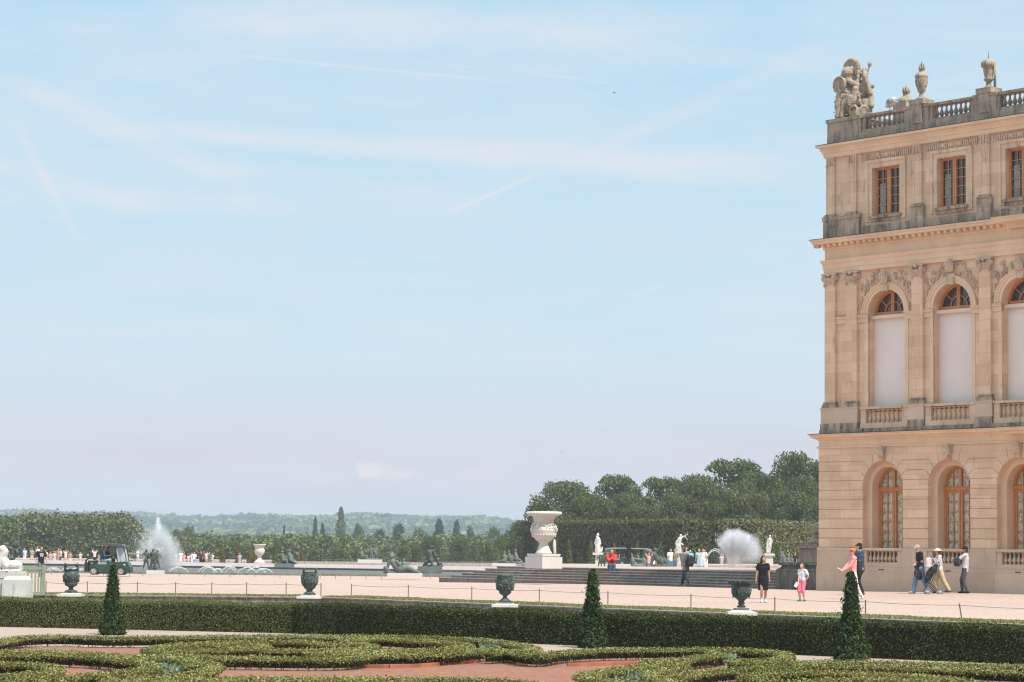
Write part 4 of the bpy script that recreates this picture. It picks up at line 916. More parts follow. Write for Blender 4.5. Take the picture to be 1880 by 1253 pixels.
mid=[('sequoia',625,934,27,4.2,'tall pointed tree standing high above the low park'),('conifer',578,953,16,5,'small dark conifer left of the tall pointed tree'),('conifer',521,967,11,5,'tiny dark conifer in the wooded skyline at left centre'),
 ('conifer',592,965,20,5,'bushy dark conifer beside the small one'),('far',656,962,34,5,'round tree right of the tall pointed tree'),('fardark',735,962,54,5.2,'broad blue green tree at park centre'),('fardark',700,972,46,5.6,'dark green tree left of the broad blue green one'),
 ('conifer',806,956,36,5,'wide cedar with layered dark branches'),('conifer',838,959,28,5,'cedar half behind the wide layered one'),('far',862,966,26,5.4,'orange tinged small tree right of the cedars'),('far',770,970,50,5.4,'olive tree between blue green tree and cedars'),
 ('far',905,968,52,5.8,'round park tree left of the low rounded tree'),('fardark',930,975,50,6.4,'dark park tree near the grove'),('far',880,983,60,7,'leafy tree over the right park wall'),('far',345,966,50,5.2,'round tree right behind the left spray'),('fardark',322,972,40,5.2,'dark tree touching the left spray')]
for a in mid: tree(*a[:5],-13,a[5],GM)
GB='light shrubby trees along the far terrace edge'
for i,(x,yt,w_,kd) in enumerate([(620,1000,50,'far'),(655,1008,44,'far'),(740,1002,46,'far'),(765,998,40,'oak'),(800,985,60,'oak'),(838,988,56,'oak'),(868,996,50,'far'),(900,992,50,'far'),(580,1004,50,'far'),(930,985,60,'oak'),(690,1006,46,'far'),(960,975,56,'ash')]):
    tree(kd,x,yt,w_,9.5+.2*(i%3),-7,['yellowish','olive','pale green','dark green'][i%4]+' bushy tree behind the far rim, '+['below the tall pointed tree','right of the tall pointed tree','behind the bronze pair','left of the bronze couple on the block','behind the bronze couple on the block','right of the bronze couple','below the cedars','left of the far bronze group','left of the tall pointed tree','behind the far bronze group','behind the standing bronze trio','beside the white urn'][i],GB)
def wood(name,lob,dens,size,mat,label):
    o=put(name,crown(lob,dens,size,mat,name=name)); tag(o,label,kind='stuff')
rn=random.Random(11); lob=[]
for i in range(150):        # tall clipped wood at left
    x=rn.uniform(-60,252); k=rn.uniform(8.0,9.6); yt=946+rn.uniform(-2,6)+(14 if x>235 else 0)+(6 if x<40 else 0)
    r=rn.uniform(1.7,2.7); p=K(x,yt,k); lob.append((p.x,p.y,p.z-r,r,1.1))
    for z in (5,9.5): q=rn.uniform(-1,1); lob.append((p.x+q,p.y+rn.uniform(-3,1.),p.z-r-z+q,r*1.25,1.1))
wood('left_wood',lob,3.6,.5,FO['wood'],'tall dense wood wall with an even top at the left')
lob=[]
for i in range(260):
    x=rn.uniform(225,640); k=rn.uniform(5.5,8.5); yt=984+rn.uniform(-3,5)+(8.5-k)*-.3
    r=rn.uniform(2.2,3.6); p=K(x,yt,k); lob.append((p.x,p.y,p.z-r,r,.95)); lob.append((p.x+rn.uniform(-2,2),p.y-2,p.z-r*2.6,r*1.2,1.1))
    if i%2: lob.append((p.x+rn.uniform(-2,2),p.y-4,p.z-r*4.2,r*1.2,1.1))
wood('middle_wood',lob,2.2,.62,FO['wood'],'even olive wood beyond the basin at centre left')
lob=[]
for i in range(170):
    x=rn.uniform(600,1020); k=rn.uniform(4.5,7.5); yt=990+rn.uniform(-10,6); r=rn.uniform(2.5,4.5); p=K(x,yt,k); lob.append((p.x,p.y,p.z-r,r,.9)); lob.append((p.x,p.y-3,p.z-r*2.4,r*1.2,1.1)); 
    if i%2: lob.append((p.x,p.y-6,p.z-r*4,r*1.2,1.1))
wood('park_wood',lob,1.7,.75,FO['wood'],'mixed park wood filling the ground below the single trees')
# ---------------- hills
xs=np.linspace(-1500,1500,260); ys=np.concatenate([np.linspace(900,1800,12)[:-1],np.linspace(1800,5600,190)]); 
def fbm(X,Y,s):
    r=np.zeros_like(X); a=1.
    for o in range(4): 
        r+=a*np.sin(X*s+1.7*np.sin(Y*s*.7+o))*np.cos(Y*s*1.1+1.3*np.sin(X*s*.6+o*2.)); s*=2.03; a*=.5
    return r
X,Y=np.meshgrid(xs,ys); rise=np.clip((Y-1400)/3300,0,1); rise=rise*rise*(3-2*rise)
px=940+4500*X/Y; ridge=46+2.6*np.sin(px*.011+.5)+2.2*np.sin(px*.03)+np.where(px>700,3*np.sin((px-700)*.014),0)
Z=-13+rise*(ridge+13)*(1+.02*fbm(X,Y,.004))+.06*rise*fbm(X,Y,.002)*20; Z+=RNG.random(X.shape)*3.4*(.4+rise)
Z=np.minimum(Z,59); Z[Y>4900]-=(Y[Y>4900]-4900)*.02
vs=np.stack([X,Y,Z],-1).reshape(-1,3); nx=len(xs); ii,jj_=np.meshgrid(np.arange(len(ys)-1),np.arange(nx-1),indexing='ij'); f0=(ii*nx+jj_).reshape(-1); fs=np.stack([f0,f0+1,f0+nx+1,f0+nx],1)
me=bpy.data.meshes.new('hills'); me.from_pydata(vs.tolist(),[],fs.tolist()); 
m,t,b=nt('wooded hillside'); co=objco(t); c=ramp(t,math_(t,'ADD',math_(t,'MULTIPLY',noise(t,mapping(t,co,(1,.35,1)),.05,7,.85),.75),math_(t,'MULTIPLY',noise(t,co,.006,4,.6),.25)),[(.42,(.008,.016,.008)),(.5,(.05,.075,.028)),(.58,(.17,.17,.07))])
link(t,c,b.inputs['Base Color']); b.inputs['Roughness'].default_value=1; b.inputs['Specular IOR Level'].default_value=0; bump(t,b,noise(t,co,.09,5,.8),1,6)
me.materials.append(m); o=put('hills',me); tag(o,'wooded hills on the horizon',kind='structure'); prec(o)
N=60000; i=RNG.integers(0,len(vs),N); p=vs[i]; p=p[(p[:,1]>1700)&(p[:,1]<5000)]; p=p+RNG.normal(size=p.shape)*np.array([6,9,1.5]); 
cl_=np.sin(p[:,0]*.021+1.3*np.sin(p[:,1]*.004))*np.sin(p[:,1]*.011+p[:,0]*.006);  # wave pattern that sorts the canopy into pale and dark patches
for nm_,sel,mt in (('hill_forest',cl_>0.1,foliage('pale hill canopy',[(.03,.05,.015),(.10,.13,.04),(.20,.20,.08)],trans=0)),('hill_forest',cl_<=.1,foliage('dark hill canopy',[(.008,.018,.008),(.03,.05,.02),(.06,.085,.03)],trans=0))):
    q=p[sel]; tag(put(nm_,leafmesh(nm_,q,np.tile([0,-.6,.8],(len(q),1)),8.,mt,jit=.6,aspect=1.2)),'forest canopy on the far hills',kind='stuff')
o=MB().add([(-2500,395,-11.3),(2500,395,-11.3),(2500,1500,-13.4),(-2500,1500,-13.4)],[(0,1,2,3)]).build('park_ground',M['dirt']); tag(o,'low ground of the park',kind='structure'); prec(o)
# ---------------- tall clipped hedges and topiary beyond the steps
def GP(x,k,z): p=K(x,1000,k); return Vector((p.x,p.y,z))
GH='tall clipped hedges behind the north basin'
tag(clipped('tall_hedge',GP(1020,14.6,-.5),GP(1247,16.3,-.5),4,-.5,4.6,26,.24,FO['clip'],wob=.12,fr_=1.5),'tall dark clipped hedge right of the white urn','hedge',GH)
tag(clipped('tall_hedge',GP(1244,14.9,-.5),GP(1388,15.8,-.5),3,-.5,4.35,22,.26,foliage('hornbeam with painted shade',[(.015,.022,.008),(.035,.045,.016),(.07,.08,.03)],trans=.05),wob=.10,fr_=1.8),'tall hedge in deep shade behind the trellis and the right spray','hedge',GH)  # leaf palette darkened to paint the shade of the recess
tag(clipped('tall_hedge',GP(1386,17.2,-.5),GP(1525,15.0,-.5),4,-.5,4.55,34,.20,foliage('hornbeam with painted sun',[(.06,.065,.025),(.14,.145,.06),(.24,.235,.11)],trans=.1),wob=.10),'tall sunlit clipped hedge beside the palace corner','hedge',GH)  # leaf palette lightened to paint sun on this face
def topiary(x,yt,w_,k,z0,mat,label):
    b=GP(x,k,z0); H=K(x,yt,k).z-z0; rt=empty('topiary_cone',b,0,label,'topiary','clipped topiary cones beyond the basins')
    r=w_/k/2; prof=[(0,r*.9),(.1,r),(.5,r*.72),(.85,r*.35),(1,.03)]; p,n=cone_pts(1300,H,prof,.03); put('crown',leafmesh('crown',p,n,.12,mat,jit=.5),rt)
    MB().lathe([(q*.85,t_*H*.96) for t_,q in prof],n=10).build('twig_core',M['core'],rt); MB().tube([(0,0,-.3),(0,0,.5)],.05,5).build('trunk',M['bark'],rt)
for x,yt,w_,mt,lb in [(1045,992,11,'tree_b','narrow green topiary cone right of the man in red'),(1085,994,11,'tree_b','narrow green topiary cone left of the veiled marble statue'),(1128,999,9,'rust','yellowing topiary cone behind a canopy cart'),(1170,994,12,'clip','olive topiary cone behind the second canopy cart'),(1213,996,15,'tree_b','green topiary cone behind the bronze group at right'),(1427,999,17,'tree_b','green topiary cone right of the standing marble nude'),(1402,1005,9,'tree_b','small green cone just behind that marble nude')]:
    topiary(x,yt,w_,16.6,-.5,FO[mt],lb)
for x,yt,w_,mt,lb in [(409,1008,10,'rust','browning topiary cone right of the onlookers'),(438,1006,10,'rust','browning topiary cone behind the lone onlooker'),(459,1007,11,'rust','browning topiary cone left of the white vase'),(469,1008,8,'rust','topiary cone half hidden by the white vase'),(506,997,10,'wood','tall slim topiary cone left of the seated bronzes'),(556,1010,10,'rust','topiary cone right of the seated bronzes')]:
    topiary(x,yt,w_,16.2,-.75,FO[mt],lb)
# ------------------------------------------------------------------ rope fence on the terrace
M['post']=plain('dull green iron post',(.15,.155,.125),.6,.2,6); M['rope']=plain('thin grey wire',(.20,.19,.17),.7,.1,5)
def fence(pix,label,h=.40,lean={}):
    b0=G(*pix[0],0); f=empty('wire_fence',b0,0,label,'fence','low wire fences on the terrace'); tops=[]
    for i,(x,y) in enumerate(pix):
        p=G(x,y,0)-b0; dx=lean.get(i,0); b=MB(); b.tube([p+Vector((0,0,-.05)),p+Vector((dx,0,h))],.016,6); b.ell(p+Vector((dx,0,h)),.020,n=6,m=4); b.build('post',M['post'],f); tops.append(p+Vector((dx,0,h-.03)))
    b=MB()
    for a,c in zip(tops[:-1],tops[1:]): b.tube([a+(c-a)*t_+Vector((0,0,-.10*t_*(1-t_))) for t_ in (0,.2,.4,.6,.8,1)],.0075,3)
    b.build('wire',M['rope'],f)
fence([(645,1097),(749.5,1100),(866,1104),(990,1108),(1116,1113.5),(1268.5,1119.5),(1422.5,1127),(1589,1133),(1767,1141),(1960,1150)],'low wire fence on thin posts right of the kerb corner, one post leaning',lean={8:-.07})
fence([(84,1095.5),(160,1096),(252,1097),(322,1097),(388.5,1097.5),(452.5,1097.5),(525,1098),(589,1099)],'low wire fence on thin posts above the pale hedge at left',h=.44)
# ------------------------------------------------------------------ bronze vases on the kerb
def vase(x,y,prof,c,sc_,label,extra,n=24,rib=0,ph=.08):
    """prof: (half width, y) in crop pixels, c=(centre x, foot y), sc_ crop pixels per metre"""
    base=G(x,y,.03); r=empty('bronze_vase',base,0,label,'vase','bronze vases along the kerb')
    p=sorted([((c[1]-yy)/sc_,w/sc_) for w,yy in prof]); b=MB(); off=.05+ph
    b.lathe([(w,z+off) for z,w in p],n=n); 
    b.build('bowl',M['bronze'],r,smooth=True)
    b=MB(); b.box((0,0,ph+.025),(.34,.34,.05)); b.build('foot_slab',M['bronze_light'],r)
    e=MB(); extra(e,sc_,c,off)
    if e.v: blob(e,'handles',M['bronze'],.014,r)
    rn=random.Random(int(x)); g=MB(); wz=lambda z_: float(np.interp(z_,[q[0]+off for q in p],[q[1] for q in p])); W_=max(w for z,w in p); zz=[z for z,w in p if w>W_*.9]; z0,z1=max(min(zz),p[-1][0]*.5)+off,max(zz)*.9+off
    for i in range(26):
        a=rn.uniform(0,6.28); z=rn.uniform(z0,z1); w__=wz(z); g.ell((w__*math.cos(a),w__*math.sin(a),z),(.028,.028,.045),n=6,m=5)
    wz=lambda z_: float(np.interp(z_,[q[0]+off for q in p],[q[1] for q in p])); zm=(p[-1][0])*.40+off; zn=p[-1][0]*.62+off
    for i in range(16): a=i*6.283/16; g.tube([(wz(z_)*math.cos(a),wz(z_)*math.sin(a),z_) for z_ in (zm,zm*.7+zn*.3,zm*.35+zn*.65,zn)],[.012,.02,.024,.02],5)
    g.build('relief',M['bronze'],r,smooth=True)
    pl=MB(); pl.box((0,0,ph*.3),(.70,.70,ph*.6+.02)); pl.box((0,0,ph*.8),(.66,.66,ph*.4),taper=.66); o=pl.build('stone_plinth',M['marble'],None); o.location=base-Vector((0,0,.0)); tag(o,'pale square stone slab under the '+label.split(' on ')[0],'plinth','slabs under the bronze vases')
    return r
def h4(e,s,c,o):
    for g in (-1,1): e.cap((g*.18,0,.50+o),.05,(g*.225,0,.60+o),.035); e.ell((g*.20,-.03,.44+o),(.05,.06,.06)); e.cap((g*.17,0,.36+o),.03,(g*.20,0,.26+o),.02)
    e.ell((0,-.20,.33+o),(.05,.03,.06))
k4=74*8.95
vase(1361,1130,[(62,1253),(75,1235),(40,1205),(60,1188),(45,1165),(50,1150),(60,1132),(95,1105),(130,1062),(150,1000),(156,935),(150,925),(160,868),(196,846),(200,828),(200,826)],(195,1262),k4,'bronze vase with a wide flat rim on the kerb nearest the girl in black',h4,ph=.12)
def h1(e,s,c,o):
    for g in (-1,1):
        e.cap((g*.16,0,.52+o),.035,(g*.19,0,.70+o),.045); e.ell((g*.18,-.02,.78+o),(.045,.05,.06)); e.cap((g*.19,0,.45+o),.04,(g*.22,0,.30+o),.03); e.cap((g*.18,0,.70+o),.03,(g*.10,0,.80+o),.02)
k1=63*9.64
vase(130,1094.5,[(118,1082),(80,1060),(40,1042),(40,1015),(60,1000),(108,975),(118,935),(108,915),(118,890),(138,850),(138,800),(132,765),(112,745),(104,710),(118,700),(122,690),(60,690)],(1255,1084),k1,'bronze vase with tall winged handles on the kerb in front of the buggy',h1)
k2=65*5.697
def h2(e,s,c,o):
    for g in (-1,1): e.cap((g*.17,0,.50+o),.035,(g*.185,0,.66+o),.04); e.ell((g*.175,0,.72+o),(.04,.05,.05)); e.cap((g*.22,-.02,.50+o),.05,(g*.2,-.03,.30+o),.04)
    e.ell((0,-.2,.36+o),(.09,.05,.09))
vase(568,1098.5,[(72,1098),(55,1090),(32,1072),(34,1060),(62,1036),(80,1000),(87,955),(86,915),(76,895),(82,876),(84,868),(40,868)],(1650,1100),k2,'bronze vase with upright handles on the kerb corner',h2)
k3=70*5.697
def h3(e,s,c,o):
    for g in (-1,1): e.cap((g*.16,0,.60+o),.045,(g*.18,0,.70+o),.05); e.cap((g*.22,-.02,.58+o),.05,(g*.19,-.05,.34+o),.05)
    e.ell((0,-.17,.5+o),(.10,.07,.09)); e.cap((-.15,-.15,.45+o),.03,(.12,-.17,.33+o),.03)
vase(927,1114,[(66,1180),(54,1165),(22,1138),(22,1122),(42,1110),(66,1088),(64,1070),(84,1030),(90,990),(84,955),(78,930),(84,915),(86,900),(40,898)],(280,1182),k3,'squarish bronze vase with mask handles on the kerb below the steps',h3)
# ------------------------------------------------------------------ traced sculpture groups
def group(name,label,cat,region,k,base,z0,caps,mat,voxel,grp=None,extra=None,disp=.02):
    """caps in zoomed-crop pixels: (x,y,r[,depth]) chains; base=(x,y) crop point of the foot centre; k=photo px per metre"""
    sx,ox,oy=region; px=ox+base[0]/sx; py=oy+base[1]/sx; s=1/(sx*k)
    P=K(px,py,k); r=empty(name,P,0,label,cat,grp)
    m=MB()
    for ch in caps:
        pts=[((c[0]-base[0])*s,(c[3] if len(c)>3 else 0.),(base[1]-c[1])*s,c[2]*s) for c in ch]
        if len(pts)==1: m.ell(pts[0][:3],pts[0][3],n=12,m=8)
        for a,b_ in zip(pts[:-1],pts[1:]): m.cap(a[:3],a[3],b_[:3],b_[3])
    blob(m,'figure_cast',mat,voxel,r,disp=disp,dscale=.12)
    if extra: extra(r,s)
    return r,s
R6=(5.697,580,900);R5=(5.697,280,900);R7=(5.697,880,900);R8=(5.697,1180,900);RS=(6.96,130,930);RL=(9.64,0,980)
def slab(w,h,d,mat,nm='plinth',z=None,x=0,y=0):
    def f(r,s): b=MB(); b.bx(x-w/2,x+w/2,y-d/2,y+d/2,(-h if z is None else z-h),(0 if z is None else z)); b.build(nm,mat,r)
    return f
GBZ='bronze sculpture groups around the basins'
def man(x,y,h,w=1.,legs=((-.15,0),(.15,0)),arms=(),depth=0,lean=0):
    """short-hand standing figure: head top (x,y) height h in crop pixels"""
    r=h*.065; D=depth; o=[[(x,y+r,r*1.05,D-.02)],[(x,y+r*1.4,r*.6,D),(x+lean*.3,y+h*.16,r*.6,D)],[(x+lean*.4-h*.09*w,y+h*.20,r*.85,D),(x+lean*.4+h*.09*w,y+h*.20,r*.85,D)],[(x+lean*.4,y+h*.22,h*.085*w,D),(x+lean,y+h*.38,h*.07*w,D),(x+lean,y+h*.48,h*.085*w,D)]]
    for dx,dd in legs: o.append([(x+lean+h*.04*(1 if dx>0 else -1),y+h*.5,h*.06*w,D),(x+lean+h*dx*.6,y+h*.74,h*.042*w,D-dd*.5),(x+lean+h*dx,y+h*.98,h*.028*w,D-dd)])
    for sg,ex,ey,hx,hy in arms: o.append([(x+lean*.4+sg*h*.11*w,y+h*.21,h*.042,D),(x+ex*h,y+ey*h,h*.032,D-.04),(x+hx*h,y+hy*h,h*.026,D-.08)])
    return o
group('bronze_sculpture','bronze trio of standing children on a pale block beside the left spray','sculpture',RS,30,(1055,818),0,
  man(960,550,265,1.1,arms=((-1,-.2,.28,-.14,.38),(1,.14,.3,.2,.22)))+man(1052,545,270,1.35,arms=((-1,-.2,.3,-.12,.42),(1,.2,.33,.1,.42)),depth=-.1)+man(1102,560,255,1.1,arms=((1,.2,.32,.14,.4),(-1,-.14,.3,-.05,.35)))+[[(1000,640,30,.1),(1080,660,34,.1)],[(1030,780,26,0),(1090,790,24,0)]],M['bronze'],.03,GBZ,slab(1.05,.22,.6,M['marble'],x=.13))
group('bronze_sculpture','bronze pair of seated figures on the greenish block right of the white vase','sculpture',R5,24,(1400,768),0,
  [[(1355,648,15)],[(1356,668,9),(1360,692,21),(1366,742,25)],[(1342,676,9),(1320,690,7),(1312,672,6)],[(1370,742,18,-.1),(1405,735,13,-.35),(1412,762,9,-.35)],[(1430,634,16)],[(1430,652,9),(1430,680,22),(1442,735,26)],[(1450,680,10),(1468,715,8),(1452,742,7)],[(1450,735,18,-.1),(1480,750,12,-.2),(1505,764,8,-.2)],[(1330,762,12),(1500,764,12)],[(1396,700,14),(1398,750,20)]],M['bronze_light'],.032,GBZ,slab(1.4,.52,1.2,M['bronze_light'],x=-.15))
group('bronze_sculpture','far bronze trio with one raised arm, standing on a marble block','sculpture',R6,20,(560,727),0,
  [[(470,621,13)],[(471,640,8),(475,660,19),(482,705,23)],[(455,658,8),(436,672,6),(430,700,6)],[(490,700,16,-.1),(530,690,11,-.3),(545,716,8,-.3)]]+man(580,592,135,1.1,arms=((-1,-.1,.0,.0,-.2),(1,.2,.25,.2,.4)))+man(634,590,138,1.2,arms=((1,.2,.3,.1,.45),(-1,-.2,.3,-.2,.45)),lean=-10)+[[(440,720,9),(650,722,9)]],M['bronze_light'],.035,GBZ,slab(2.2,.33,1.2,M['marble'],x=.05))
group('bronze_sculpture','reclining bronze river figure with child on the near basin rim','sculpture',R6,31.7,(880,868),0,
  [[(790,694,22,-.1)],[(788,680,22,-.06),(812,690,12,0)],[(795,715,13),(800,748,34),(835,800,36),(880,828,36)],[(765,750,20),(752,800,15),(735,845,14)],[(840,748,18,-.1),(880,780,13,-.2),(905,800,11,-.2)],[(880,822,34,-.1),(960,808,24,-.1),(1060,848,13,-.1)],[(890,840,30,.1),(990,830,20,.1),(1075,856,11,.1)],[(918,728,16)],[(918,745,10),(920,770,22),(932,812,22)],[(935,760,9),(965,775,7),(985,755,6)],[(900,765,9),(880,790,8)],[(728,820,26),(745,852,26)],[(720,860,16),(1070,862,14)]],M['bronze_light'],.028,GBZ,slab(2.0,.22,1.0,M['marble'],x=.28))
group('bronze_sculpture','bronze couple embracing on the tall green stained block','sculpture',R6,27,(1200,798),0,
  [[(1207,600,18)],[(1200,618,12),(1188,655,28),(1192,730,32)],[(1212,640,14),(1238,632,12),(1250,612,10)],[(1232,640,13),(1245,690,14)],[(1172,642,14,.15)],[(1172,660,18,.15),(1165,720,26,.1)],[(1185,735,26),(1150,762,18),(1125,792,12)],[(1205,735,24,-.15),(1215,770,16,-.2),(1218,794,12,-.2)],[(1267,688,13)],[(1267,705,9),(1270,725,18),(1282,770,18)],[(1285,770,12),(1315,765,8),(1322,790,7)],[(1285,722,8),(1308,716,6)],[(1130,792,12),(1320,794,12)]],M['bronze'],.03,GBZ,slab(1.62,.56,1.4,M['bronze_light'],x=-.05))
group('bronze_sculpture','far bronze trio reclining left of the large white urn','sculpture',R7,22,(320,768),0,
  [[(262,655,13)],[(262,670,8),(264,692,19),(268,735,22)],[(310,643,13)],[(311,660,8),(316,682,18),(334,735,20)],[(378,628,13)],[(378,645,8),(380,668,17),(392,722,22)],[(395,725,16),(425,728,11),(448,748,7)],[(262,740,16,-.1),(225,740,11,-.1),(188,752,7,-.1)],[(290,690,8),(300,715,7)],[(350,690,8),(362,720,7)],[(200,756,10),(440,758,12)]],M['bronze_light'],.034,GBZ,slab(2.0,.22,1.0,M['marble'],x=-.5))
group('bronze_sculpture','dark bronze pair of standing children at the top of the steps','sculpture',R7,27,(1300,808),0,
  man(1262,672,140,1.35,arms=((-1,-.2,.25,-.2,.4),(1,.2,.2,.3,.2)))+man(1332,625,180,1.3,arms=((1,.15,.1,.2,.0),(-1,-.2,.25,-.25,.4)))+[[(1285,720,18),(1310,700,16)]],M['bronze'],.03,GBZ,slab(.9,.3,.6,M['marble']))
group('bronze_sculpture','reclining bronze figure lifting an arm beside the two canopy carts','sculpture',R7,27,(1690,808),0,
  [[(1735,682,22)],[(1730,700,14),(1722,740,36),(1715,790,38)],[(1695,730,15),(1650,728,12),(1610,712,10)],[(1592,672,11),(1598,700,12)],[(1596,705,12),(1604,745,24),(1608,790,24)],[(1590,745,10),(1578,770,8)],[(1700,795,28,-.1),(1650,790,18,-.2),(1610,800,14,-.2)],[(1755,730,14),(1790,770,12),(1795,800,10)]],M['bronze_light'],.03,GBZ,slab(1.7,.3,.8,M['marble']))
group('bronze_sculpture','tangled bronze group left of the onlookers at the top of the steps','sculpture',R8,27,(120,806),0,
  [[(128,625,22)],[(125,645,16),(118,672,28),(140,715,32),(180,745,20)],[(35,640,20),(80,655,26),(110,690,24)],[(20,655,16),(30,700,20)],[(100,700,26),(90,770,30)],[(185,700,14),(200,760,26)],[(225,735,32,.1),(250,770,34,.1)],[(60,790,22),(260,795,22)],[(150,640,9),(165,615,7)]],M['bronze'],.032,GBZ,slab(1.7,.3,.9,M['marble']))
group('bronze_sculpture','far bronze group half veiled by the right spray','sculpture',R8,20,(1505,758),0,
  [[(1470,655,12)],[(1470,670,8),(1474,695,18),(1480,745,20)],[(1455,690,8),(1440,730,8)],[(1520,690,8),(1545,715,10),(1575,750,8)],[(1535,680,6),(1520,735,8)],[(1510,720,14),(1530,752,16)],[(1440,755,10),(1570,755,10)]],M['bronze_light'],.035,GBZ,slab(1.3,.3,.9,M['marble']))
# white marble statues on pedestals
GW='white marble statues by the north basin'
def marble_statue(label,reg,k,base,caps,cap,shaft,extra=None,shade=1):
    def ex(r,s):
        x0,x1,y0,y1=cap; b=MB(); cx=((x0+x1)/2-base[0])*s; b.bx(cx-(x1-x0)/2*s,cx+(x1-x0)/2*s,-(x1-x0)/2*s,(x1-x0)/2*s,(base[1]-y1)*s,(base[1]-y0)*s); 
        x0,x1,y0,y1=shaft; w=(x1-x0)/2*s; b.bx(cx-w,cx+w,-w,w,(base[1]-y1)*s,(base[1]-cap[3])*s-.003); b.bx(cx-w*1.15,cx+w*1.15,-w*1.15,w*1.15,(base[1]-y1)*s-.02,(base[1]-y1)*s+.15); b.build('pedestal',M['marble'],r)
        if extra: extra(r,s)
    return group('marble_statue',label,'statue',reg,k,base,0,caps,M['marble'],.032,GW,ex,disp=.03)
marble_statue('white marble statue of a veiled woman on a pedestal, right of the man in red',R7,18,(1240,655),[[(1240,472,14)],[(1240,460,10),(1232,490,16,.05)],[(1238,490,10),(1240,515,24),(1238,565,22),(1238,610,29),(1242,648,27)],[(1222,515,10),(1210,560,9),(1222,590,8)],[(1258,520,10),(1266,560,9),(1250,585,8)],[(1226,580,12,-.1),(1215,640,10,-.1)],[(1284,604,10)],[(1282,618,11),(1274,646,12)],[(1250,560,12,-.1),(1262,640,12,-.1)]],(1186,1298,655,680),(1200,1258,680,790))
def bow(r,s):
    b=MB(); pts=[((x-380)*s,-.1,(640-y)*s) for x,y in ((472,448),(466,462),(446,474),(442,488),(456,496),(462,510),(466,524))]; b.tube(pts,.03,5); b.build('bow',M['marble'],r)
marble_statue('white marble archer statue holding a bow toward the dark hedge',R8,18,(380,640),[[(398,476,14)],[(396,490,9),(388,512,22),(378,560,19),(372,590,25),(378,632,27)],[(402,502,9),(425,486,8),(448,482,7)],[(372,515,9),(352,540,8),(345,570,7)],[(365,580,12,-.1),(350,615,10,-.1)],[(400,560,10),(418,572,9)],[(385,590,14,-.15),(395,628,12,-.1)]],(342,412,640,660),(352,405,660,780),bow)
marble_statue('white marble standing nude on a tall pedestal right of the spray',R8,18.5,(1322,662),[[(1331,483,13)],[(1330,496,8),(1326,520,20),(1322,555,16),(1326,580,19)],[(1318,588,14),(1312,622,11),(1308,656,8)],[(1336,588,14),(1332,622,10),(1328,656,8)],[(1345,515,8),(1354,540,7),(1344,560,6)],[(1308,520,8),(1300,550,7),(1298,575,6)],[(1298,590,8),(1302,650,11)],[(1305,575,10),(1300,600,10)]],(1270,1376,664,686),(1288,1362,686,790))
r,_=group('marble_statue','small pale herm statue in the shadow behind the large urn','statue',R7,16,(785,665),0,[[(785,528,12)],[(785,545,16),(785,590,18),(790,655,15)]],M['marble'],.04,GW)
# ------------------------------------------------------------------ large white urn by the steps
kU=43.; sU=1/(5.697*kU); bU=K(880+672/5.697,900+816/5.697,kU)
ur=empty('marble_urn',bU,-TH+R(0),'very large white marble urn on a square pedestal at the left end of the steps','urn','white marble urns')
def Lz(y): return (816-y)*sU
b=MB(); w=.565; b.bx(-w,w,-w,w,-.02,Lz(700)); b.bx(-w*.86,w*.86,-w*.86,w*.86,Lz(700),Lz(690)); b.bx(-w*.9,w*.9,-w*.9,w*.9,Lz(690),Lz(668)); b.build('pedestal',M['marble'],ur)
b=MB(); b.lathe([(w_*sU,Lz(y)) for w_,y in [(86,668),(86,655),(74,640),(66,625),(56,600),(48,570),(46,552),(60,546),(60,538),(80,520),(108,495),(122,460),(122,432),(126,425),(120,412),(118,385),(108,365),(104,350),(104,330),(112,295),(128,275),(160,268),(178,262),(184,245),(180,228),(140,226),(110,250),(80,300)]],n=40); b.build('bowl',M['marble'],ur,smooth=True)
b=MB(); rn=random.Random(3)
for i in range(40): a=i*6.283/40; b.ell((178*sU*math.cos(a),178*sU*math.sin(a),Lz(246)),(.05,.05,.06),n=6,m=5)
for i in range(44):
    a=rn.uniform(0,6.28); z=Lz(rn.uniform(352,405)); b.cap((116*sU*math.cos(a),116*sU*math.sin(a),z),.035,(120*sU*math.cos(a+.12),120*sU*math.sin(a+.12),z+rn.uniform(-.1,.12)),.025,6)
for i in range(24): a=i*6.283/24; b.cap((70*sU*math.cos(a),70*sU*math.sin(a),Lz(530)),.03,(118*sU*math.cos(a),118*sU*math.sin(a),Lz(470)),.04,6)
b.build('relief',M['marble'],ur,smooth=True)
b=MB()
for g in (0,math.pi):
    for th in (-.35,.35):
        a=g+th+TH; c=Vector((math.cos(a),math.sin(a),0)); b.tube([c*(124*sU)+Vector((0,0,Lz(430))),c*(134*sU)+Vector((0,0,Lz(380))),c*(122*sU)+Vector((0,0,Lz(362))),c*(112*sU)+Vector((0,0,Lz(385)))],[.05,.045,.04,.03],8)
    a=g+TH; c=Vector((math.cos(a),math.sin(a),0)); b.ell(c*(124*sU)+Vector((0,0,Lz(420))),(.09,.09,.12)); b.cap(c*(122*sU)+Vector((0,0,Lz(440))),.05,c*(118*sU)+Vector((0,0,Lz(490))),.03)
b.build('handles',M['marble'],ur,smooth=True)
kV=19.; sV=1/(5.697*kV); bV=K(280+1118/5.697,900+765/5.697,kV)
uv=empty('marble_urn',bV,0,'smaller white marble urn on the far rim between browning topiary cones','urn','white marble urns')
b=MB(); b.lathe([(w_*sV,(765-y)*sV) for w_,y in [(60,765),(56,752),(40,738),(24,722),(18,700),(20,690),(34,682),(50,662),(54,640),(52,628),(46,610),(46,595),(56,582),(66,578),(68,568),(50,568)]],n=24); b.build('bowl',M['marble'],uv,smooth=True)
b=MB(); b.bx(-.5,.5,-.5,.5,-.25,.0); b.build('plinth',M['marble'],uv)
